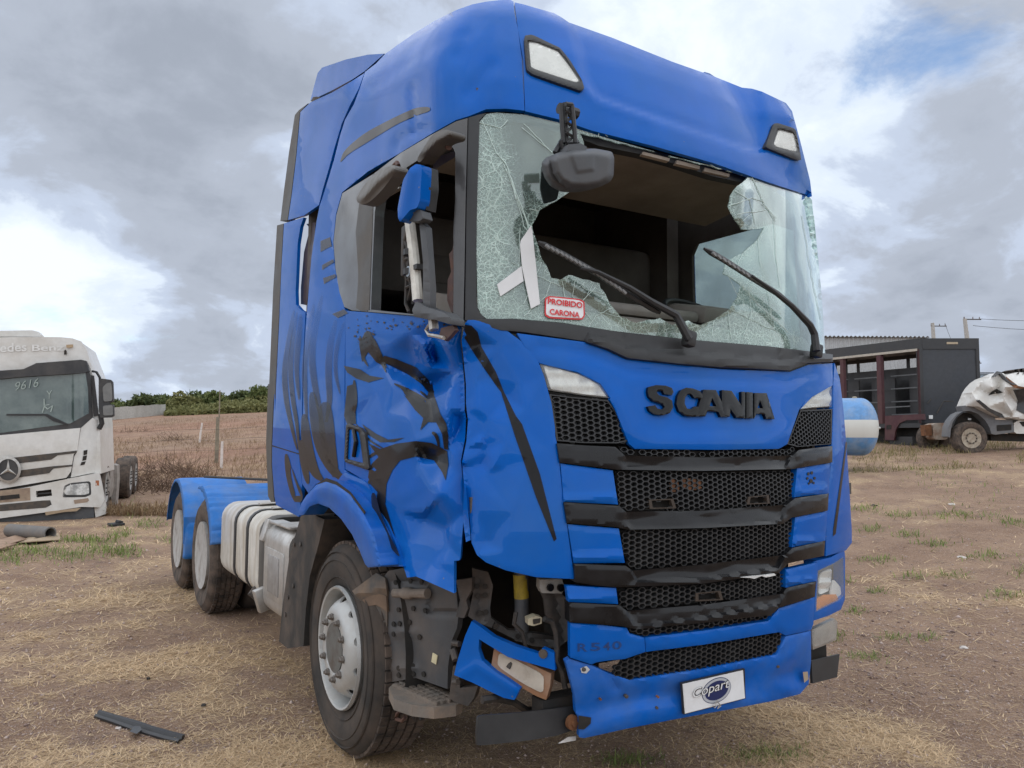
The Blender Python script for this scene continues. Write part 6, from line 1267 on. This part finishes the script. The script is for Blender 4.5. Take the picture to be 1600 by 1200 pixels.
# dry grass at the foot of the bushes
n=26000; u=rng.uniform(150,440,n); d=15.5+rng.random(n)**1.7*48; l=(u-800)/FPX*d; x=CAMP[0]+FH[0]*d+RH[0]*l; y=CAMP[1]+FH[1]*d+RH[1]*l; k=rng.random(n)<np.clip((fbm(x*.5,y*.5,3)-.38)*4,0,1); x,y=x[k],y[k]; n=len(x)
V_,F_=blades(x,y,rng.uniform(.08,.32,n),rng.uniform(.008,.016,n),rng.uniform(.5,1.4,n),curve=.5); o=link('dry_weeds',fast_mesh('dry_weeds',V_,F_,False),leafmat('weed_brown',(.14,.085,.05),(.36,.25,.14))); tag(o,'brown dry weeds covering the rough edge of the field','weeds',kind='stuff')
n=9000; u=rng.uniform(1330,1640,n); d=rng.uniform(19.5,28,n); l=(u-800)/FPX*d; x=CAMP[0]+FH[0]*d+RH[0]*l; y=CAMP[1]+FH[1]*d+RH[1]*l; k=rng.random(n)<np.clip((fbm(x*.6,y*.6,3)-.40)*4,0,1); x,y=x[k],y[k]; n=len(x)
V_,F_=blades(x,y,rng.uniform(.06,.24,n),rng.uniform(.008,.016,n),rng.uniform(.4,1.4,n),curve=.5); o=link('yard_weeds',fast_mesh('yard_weeds',V_,F_,False),leafmat('weed_mixed',(.10,.11,.03),(.36,.28,.14))); tag(o,'mixed dry and green weeds under the dark cage truck and the wreck','weeds',kind='stuff')
# ================================================================== dark cage truck, wreck, blue tank, sheds, poles on the right
H3=lambda v:np.array([v[0],v[1],0.])
dk=mat('cage_dark',(.018,.019,.022),.45,coat=.2,dirt=(.07,.065,.06),dscale=2,damt=.35); dkp=mat('cage_panel',(.036,.041,.050),.5,dirt=(.08,.08,.08),dscale=1.2,damt=.35); maroon=mat('maroon_paint',(.060,.014,.020),.5,dirt=(.12,.07,.06),dscale=3,damt=.5)
E0=CAMP+H3(FH*26+RH*13.6); E0[2]=0; AV=H3(RH*-1.8+FH*3.4); AV/=np.linalg.norm(AV); BV=H3(RH*1.83-FH*.10); BV/=np.linalg.norm(BV)
zt_=lambda v,d=26:CAMP[2]+(684-(480+v/4.8))*d/FPX
Ztop,Zfl,Zsk=zt_(200),zt_(838),zt_(1000)
ct=empty('cage_truck','dark open-sided cage truck body with maroon posts, parked beyond the blue tank','truck',tuple(place(1440,26)))
C0=np.array(ct.location)
def cb_(a0,a1,b0,b1,z0,z1): 
    q=[E0+AV*a+BV*b for a,b in ((a0,b0),(a1,b0),(a1,b1),(a0,b1))]; return [p+np.array([0,0,z])-C0 for z in (z0,z1) for p in q]
def cbx(name,m,*L,par=None):
    o=MB()
    for l in L: o.hexa(cb_(*l))
    return o.build(name,m,par or ct,None)
LEN=7.5; BW=1.86
cbx('roof',dk,(-.05,LEN,-.05,BW+.05,Ztop-.35,Ztop)); cbx('roof_rail',mat('rail_pale',(.42,.38,.32),.6),(0,LEN,-.07,-.05,Ztop-.42,Ztop-.34))
bh=cbx('front_panel',dkp,(-.02,.04,.05,BW,Zfl,Ztop-.36)); cbx('panel_frame',dk,(-.06,.06,-.04,.06,Zfl,Ztop-.35)); cbx('panel_frame',dk,(-.06,.06,BW-.06,BW+.04,Zfl,Ztop-.35)); cbx('panel_beam',dk,(-.06,-.03,.06,BW-.06,Ztop-.36,Ztop-.02))
cbx('lamp_strip',mat('lamp_tan2',(.40,.32,.22),.5),(-.08,-.055,.85,1.2,Ztop-.20,Ztop-.13)); cbx('floor',dk,(0,LEN,0,BW,Zfl-.15,Zfl))
A_for=lambda x:(lambda q:float((q-E0)@AV))(at_plane(1270+x/4.8,600,E0,np.cross(AV,[0,0,1])))
for x0,x1 in ((490,522),(215,240),(795,815)): cbx('post',maroon,(A_for(x1),A_for(x0),-.04,.06,Zfl,Ztop-.36))
cbx('post',maroon,(6.2,6.3,-.04,.06,Zfl,Ztop-.36))
# far wall below the slots, bars and bunk panels inside
cbx('far_wall',dk,(.0,LEN,BW-.06,BW,Zfl,Ztop-.80)); cbx('far_header',dk,(.0,LEN,BW-.06,BW,Ztop-.47,Ztop-.34))
for a in np.arange(.3,LEN,1.05): cbx('wall_stud',dk,(a,a+.10,BW-.05,BW-.01,Ztop-.80,Ztop-.47))
for a in np.arange(.5,LEN,1.5): cbx('inner_panel',dk,(a,a+.95,.95,1.0,Zfl+.25,Ztop-1.2)); 
for a in np.arange(.4,LEN,1.5):
    for z in (.3,.75,1.2,1.65): cbx('inner_bar',mat('bar_grey',(.10,.105,.11),.5),(a,a+1.2,.45,.49,Zfl+z,Zfl+z+.04))
    cbx('inner_post',dk,(a+.1,a+.16,.5,.56,Zfl,Ztop-.36))
cbx('side_rail',dk,(0,LEN,-.02,.03,Zfl-.02,Zfl+.35)) if False else None
def pA_(name,s,m,h=0.03,t=.05,par=None,step=10): 
    o=plane_rays_panel(name,T(11,s),E0-np.cross(AV,[0,0,1])*0+np.cross(AV,[0,0,1])*h*(1 if np.cross(AV,[0,0,1])@(CAMP-E0)>0 else -1),np.cross(AV,[0,0,1])*(1 if np.cross(AV,[0,0,1])@(CAMP-E0)>0 else -1),t,m,None,(),step,30,0); o.parent=par or ct; o.data.transform(Matrix.Translation(-Vector(C0))); return o
pA_('skirt','540,815 832,800 838,842 700,848 650,870 620,920 608,998 540,995',maroon,.05,.08); pA_('skirt_pocket','552,885 588,882 588,915 552,918',dark,.06,.02)
pA_('lower_bar','545,748 730,738 730,746 545,757',mat('bar_grey'),.04,.04)
cbx('underframe',dark,(.2,LEN,.5,1.4,Zfl-.75,Zfl-.15)); cbx('air_tank',dk,(.45,1.3,.1,.5,Zfl-.85,Zfl-.45))
def pB_(name,s,m,h=0.,t=.05,par=None,step=9,rnd=0,bulge=None,d=25.0,k=11,holes=()):
    o=plane_rays_panel(name,T(k,s),CAMP+H3(FH*d),-H3(FH),t,m,None,holes,step,30,rnd,bulge); return o
for nm,s,m in (('tool_box','902,880 925,870 1000,866 1014,878 1012,985 990,995 920,992 905,975',mat('box_rust',(.42,.36,.30),.6,.2,dirt=(.26,.13,.07),dscale=3,damt=.9)),):
    o=pB_(nm,s,m,0,.5,rnd=.1); o.parent=ct; o.data.transform(Matrix.Translation(-Vector(C0)))
o=pB_('mounting','840,885 890,880 895,960 850,965',rusty,0,.3); o.parent=ct; o.data.transform(Matrix.Translation(-Vector(C0)))
for s in ('745,214 775,208 773,218 745,222',): pass
b=MB(); q=lambda x,y:at_plane(1270+x/4.8,480+y/4.8,E0-BV*0-H3(FH)*.06,H3(FH))-C0
b.tube([q(930,795),q(980,705),q(1120,708),q(1150,712)],.018,5); b.tube([q(860,722),q(885,690)],.02,5); b.build('hand_rail',steel,ct)
o=MB().hexa([q(870,810),q(898,810),q(898,838),q(870,838)]+[q(870,810)-H3(FH)*.02,q(898,810)-H3(FH)*.02,q(898,838)-H3(FH)*.02,q(870,838)-H3(FH)*.02]); o.build('plate_tag',white,ct,None)
c_=place(1398,29.5); bg_wheel(np.array([c_[0],c_[1],c_[2]+.5])-C0,tuple(H3(FH)),.5,.3,ct,rimm)
# the wreck
wk=empty('wrecked_cab_truck','crushed white truck cab with grey wheel arch, cut off by the right edge','truck',tuple(place(1520,24))); K0=Vector(wk.location)
def wkp(*a,**k): o=pB_(*a,d=23.6,**k); o.parent=wk; o.data.transform(Matrix.Translation(-K0)); return o
crm=facets([(T(11,'%d,%d'%(x,y))[0]+(z,)) for x,y,z in ((1150,740,0),(1190,640,.2),(1250,560,.1),(1330,520,.3),(1400,492,.1),(1450,512,.35),(1520,490,.1),(1700,490,.2),(1230,690,.45),(1300,640,.1),(1350,600,.5),(1400,570,.15),(1440,600,.55),(1480,640,.2),(1520,600,.6),(1700,600,.4),(1380,660,.15),(1440,700,.4),(1330,740,.35),(1420,790,.1),(1500,780,.5),(1540,720,.1),(1700,760,.3),(1290,790,.3),(1400,830,.2),(1500,830,.3),(1700,860,.2),(1260,620,.05))],1.2)
wkp('crushed_shell','1148,742 1165,700 1190,640 1215,600 1250,562 1290,535 1330,520 1365,505 1400,490 1430,495 1450,512 1490,498 1530,488 1700,486 1700,860 1560,850 1500,832 1400,830 1330,790 1250,745',wwhite,t=.5,step=3,bulge=lambda P:crm(P)*.9)
wkp('torn_gap','1320,660 1345,632 1380,612 1425,640 1400,646 1360,650',dark,t=.02,step=5,bulge=lambda P:crm(P)*.9+.03); wkp('torn_gap','1450,520 1540,590 1590,600 1590,612 1520,606 1460,560',rusty,t=.02,step=5,bulge=lambda P:crm(P)*.9+.03); wkp('torn_gap','1505,620 1600,610 1700,640 1700,800 1590,800 1530,770 1540,700',wdark,t=.02,step=5,bulge=lambda P:crm(P)*.9+.04)
wkp('black_seal','1225,700 1250,695 1330,760 1420,800 1440,830 1400,826 1310,775',wdark,t=.02,step=5,bulge=lambda P:crm(P)*.9+.03); wkp('bent_pillar','1345,525 1385,480 1412,486 1440,520 1480,560 1530,580 1500,582 1430,540 1400,500 1370,515',wdark,t=.06,step=5,bulge=lambda P:crm(P)*.9+.06)
wkp('roof_wreckage','1470,486 1520,465 1600,455 1700,452 1700,500 1580,500 1520,498',mat('wreck_brown',(.06,.05,.045),.9,dirt=(.15,.12,.1),dscale=3,damt=.6),t=.5,step=4,bulge=lambda P:.15*np.sin(P[:,0]*.7)+.1*np.sin(P[:,1]*1.1))
wkp('wheel_arch','1118,742 1160,735 1250,745 1330,790 1372,842 1500,846 1508,938 1372,956 1340,950 1325,900 1295,850 1240,800 1180,778 1120,782 1080,815 1050,860 1035,920 1030,978 1012,970 1018,900 1040,850 1080,802 1130,780',mat('arch_grey',(.13,.135,.145),.6,dirt=(.22,.2,.18),dscale=2,damt=.5),t=.35,step=6)
wkp('step_recess','1378,885 1490,878 1490,922 1380,930',dark,t=.0,step=8,bulge=lambda P:0*P[:,0]+.006)
wkp('bumper','1508,870 1540,850 1700,840 1700,950 1530,948 1510,935',wwhite,t=.4,step=6); wkp('bumper_dark','1550,860 1700,850 1700,890 1575,895',dark,t=.02,step=6,bulge=lambda P:0*P[:,0]+.01)
wkp('arch_inner','1130,790 1240,800 1300,860 1325,930 1325,1000 1260,1000 1130,900 1050,900 1080,830',dark,t=.05,step=9,bulge=lambda P:0*P[:,0]-.4); wkp('underside','1330,950 1700,945 1700,1010 1340,1000',dark,t=.5,step=9,bulge=lambda P:0*P[:,0]-.3); wkp('small_sticker','1165,832 1188,832 1188,846 1165,846',white,t=.02,step=5,bulge=lambda P:0*P[:,0]-.35)
cw=at_plane(1270+1190/4.8,480+983/4.8,CAMP+H3(FH*23.5),H3(FH)); bg_wheel(Vector(cw)-K0,tuple(H3(FH)),.50,.32,wk,mat('rim_tan',(.42,.36,.28),.6,.2,dirt=(.2,.14,.1),dscale=8,damt=.7))
bg_wheel(Vector(cw)-K0+Vector(H3(FH))*2.3,tuple(-H3(FH)),.50,.32,wk,mat('rim_tan'))
# blue tank with a white band
TD=20.0; r_t=435/4.8/2*TD/FPX; tcx=1270+493/4.8; rt=CAMP+H3(FH*TD+RH*((tcx-800)/FPX*TD)); zc=CAMP[2]+(684-(480+868/4.8))*TD/FPX; axd=-H3(RH*.94-FH*.34); axd/=np.linalg.norm(axd)
tk=empty('storage_tank','blue cylindrical tank with a white band, half hidden behind the blue truck','tank',(rt[0],rt[1],float(base_h(rt[0],rt[1]))))
def band_mat():
    m=mat('tank_bands',(.10,.26,.52),.45,coat=.2,dirt=(.35,.38,.42),dscale=3,damt=.55); nt=m.node_tree;N=nt.nodes;L=nt.links; p=N['Principled BSDF']; src=p.inputs['Base Color'].links[0].from_socket
    tc=N.new('ShaderNodeTexCoord'); s=N.new('ShaderNodeSeparateXYZ'); L.new(tc.outputs['Object'],s.inputs[0])
    def st_(a,op): x=N.new('ShaderNodeMath'); x.operation=op; L.new(s.outputs[2],x.inputs[0]); x.inputs[1].default_value=a; return x.outputs[0]
    mu=N.new('ShaderNodeMath'); mu.operation='MULTIPLY'; L.new(st_(-(950-868)/4.8*TD/FPX,'GREATER_THAN'),mu.inputs[0]); L.new(st_((868-820)/4.8*TD/FPX,'LESS_THAN'),mu.inputs[1])
    x=N.new('ShaderNodeMix'); x.data_type='RGBA'; L.new(mu.outputs[0],x.inputs[0]); L.new(src,x.inputs[6]); x.inputs[7].default_value=(.62,.62,.58,1); L.new(x.outputs[2],p.inputs['Base Color']); return m
prof=[(.55*r_t*(1-math.cos(t)),r_t*math.sin(t)) for t in np.linspace(0.02,math.pi/2,12)]; LT=4.2; prof=prof+[(LT-h,r) for h,r in prof[::-1]]
b=MB(); b.lathe(prof,48,'x'); o=b.build('tank_shell',band_mat(),tk,60); rotm=Vector((1,0,0)).rotation_difference(Vector(axd)).to_matrix().to_4x4(); o.matrix_local=Matrix.Translation(Vector((rt[0],rt[1],zc))-Vector(tk.location))@rotm
zb=zc-r_t
for a in (.9,3.2):
    q=np.array([rt[0],rt[1],0])+axd*a-np.array(tk.location)*[1,1,0]; b=MB(); b.obox((q[0],q[1],(zb+.25-tk.location[2])/2+.1),(.16,.9,zb+.45-tk.location[2]+.35),(0,0,math.atan2(axd[1],axd[0])),.01); b.build('tank_leg',mat('leg_blue',(.09,.26,.56),.5),tk)
b=MB(); q=np.array([rt[0],rt[1],zc])-np.array(tk.location)+axd*.55; b.lathe([(0,.06),(.05,.06),(.06,.03)],10,'z',(q[0],q[1],q[2]+r_t*.97)); b.build('tank_cap',mat('cap_tan',(.4,.33,.22),.6),tk)
b=MB(); q=np.array([rt[0],rt[1],zc-.03])-np.array(tk.location)-axd*.0; b.lathe([(-.05,.03),(.04,.03)],8,'x',tuple(q)); b.build('drain_stub',alu,tk)
# corrugated sheds
def shed(lb,u0,u1,d,v0,v1,dep,m,roofm,ncor):
    a=CAMP+H3(FH*d+RH*((u0-800)/FPX*d)); b_=CAMP+H3(FH*d+RH*((u1-800)/FPX*d)); z1=CAMP[2]+(684-v0)*d/FPX; z0=float(base_h(a[0],a[1]))-.2; c=(a+b_)/2; e=empty('shed',lb,'shed',(c[0],c[1],z0)); o=np.array([c[0],c[1],z0]); a[2]=b_[2]=0
    zw=CAMP[2]+(684-v1)*d/FPX; v=[];f=[]; n=ncor*4
    for k in range(n+1):
        p=a+(b_-a)*k/n-H3(FH)*(.05 if k%4 in(0,1) else 0)-o*[1,1,0]; v+=[(p[0],p[1],0),(p[0],p[1],zw-z0)]
    f=[(2*k,2*k+2,2*k+3,2*k+1) for k in range(n)]; MB().add(v,f).build('wall_sheet',m,e,None)
    v=[]
    for k in range(n+1):
        p=a+(b_-a)*k/n-o*[1,1,0]; h=.10 if k%4 in(0,1) else 0; p0_=p-H3(FH)*.4; p1_=p+H3(FH)*dep; v+=[(p0_[0],p0_[1],zw-z0+h),(p1_[0],p1_[1],z1-z0+h+.4)]
    MB().add(v,f).build('roof_sheet',roofm,e,None)
    q0=a-o*[1,1,0];q1=b_-o*[1,1,0]; dp=H3(FH)*dep; MB().hexa([q0+H3(FH)*.1,q1+H3(FH)*.1,q1+dp,q0+dp]+[p+np.array([0,0,zw-z0-.05]) for p in (q0+H3(FH)*.1,q1+H3(FH)*.1,q1+dp,q0+dp)]).build('shed_body',m,e,None); return e
sheet_m=mat('zinc_sheet',(.46,.49,.52),.5,.2,dirt=(.36,.38,.40),dscale=.3,damt=.5); sheet_w=mat('zinc_wall',(.40,.42,.43),.55,.1,dirt=(.30,.31,.32),dscale=.3,damt=.5)
shed('long shed with grey corrugated metal wall and roof, behind the dark cage truck',1150,1455,60,517,521,14,sheet_w,sheet_m,46)
shed('small pale blue shed with a dark roof edge, right of the dark cage truck',1527,1552,70,574,577,6,mat('shed_blue',(.40,.52,.62),.6),mat('roof_dark',(.10,.10,.10),.6),10)
def pole(lb,u,v0,d,arms,lean):
    p=place(u,d); zt2=CAMP[2]+(684-v0)*d/FPX-p[2]; e=empty('utility_pole',lb,'pole',tuple(p),group='concrete poles behind the dark cage truck'); b=MB(); b.tube([(0,0,-.5),(lean[0]*.5,lean[1]*.5,zt2*.5),(lean[0],lean[1],zt2)],[.26,.21,.16],8); b.build('shaft',mat('pole_concrete',(.40,.38,.35),.85),e)
    for dz,L,o_ in arms:
        b=MB(); c=np.array([lean[0],lean[1],zt2+dz]); r=H3(RH); b.tube([tuple(c-r*L*(1-o_)),tuple(c+r*L*o_)],.05,6); b.build('crossarm',steel,e)
        for t in (-.9*(1-o_),-.5*(1-o_),.5*o_,.9*o_): b=MB(); q=c+r*L*t; b.tube([tuple(q),tuple(q+np.array([0,0,.22]))],[.05,.035],6); b.build('insulator',mat('insulator_brown',(.10,.06,.05),.3,coat=.5),e)
    return e,np.array(p)+np.array([lean[0],lean[1],zt2])
LR=H3(RH)
e1,t1=pole('slender concrete pole rising over the middle of the dark cage truck roof',1466,497,75,[(-.3,1.5,.9)],(-.25*RH[0],-.25*RH[1])); e2,t2=pole('taller concrete pole with two crossarms over the right end of the cage truck',1522,490,68,[(-.05,1.5,.95),(-4.9+1.0,2.6,.5)],(-.5*RH[0],-.5*RH[1]))
far_=CAMP+H3(FH*60+RH*60)+np.array([0,0,12.])
for i,(a,b_) in enumerate(((t1+LR*1.2,t2+LR*-.2-np.array([0,0,3.6])),(t2+LR*1.3,far_),(t2+LR*.7+np.array([0,0,-.6]),far_+np.array([0,0,-1.5])))):
    q=[a+(b_-a)*t-np.array([0,0,1.0*4*t*(1-t)*(.5 if i==0 else 1)]) for t in np.linspace(0,1,16)]; o=MB().tube([tuple(v) for v in q],.018,4,False).build('power_line',hose,None); tag(o,['sagging cable between the two concrete poles','upper cable running right from the taller pole','lower cable running right from the taller pole'][i],'cable')
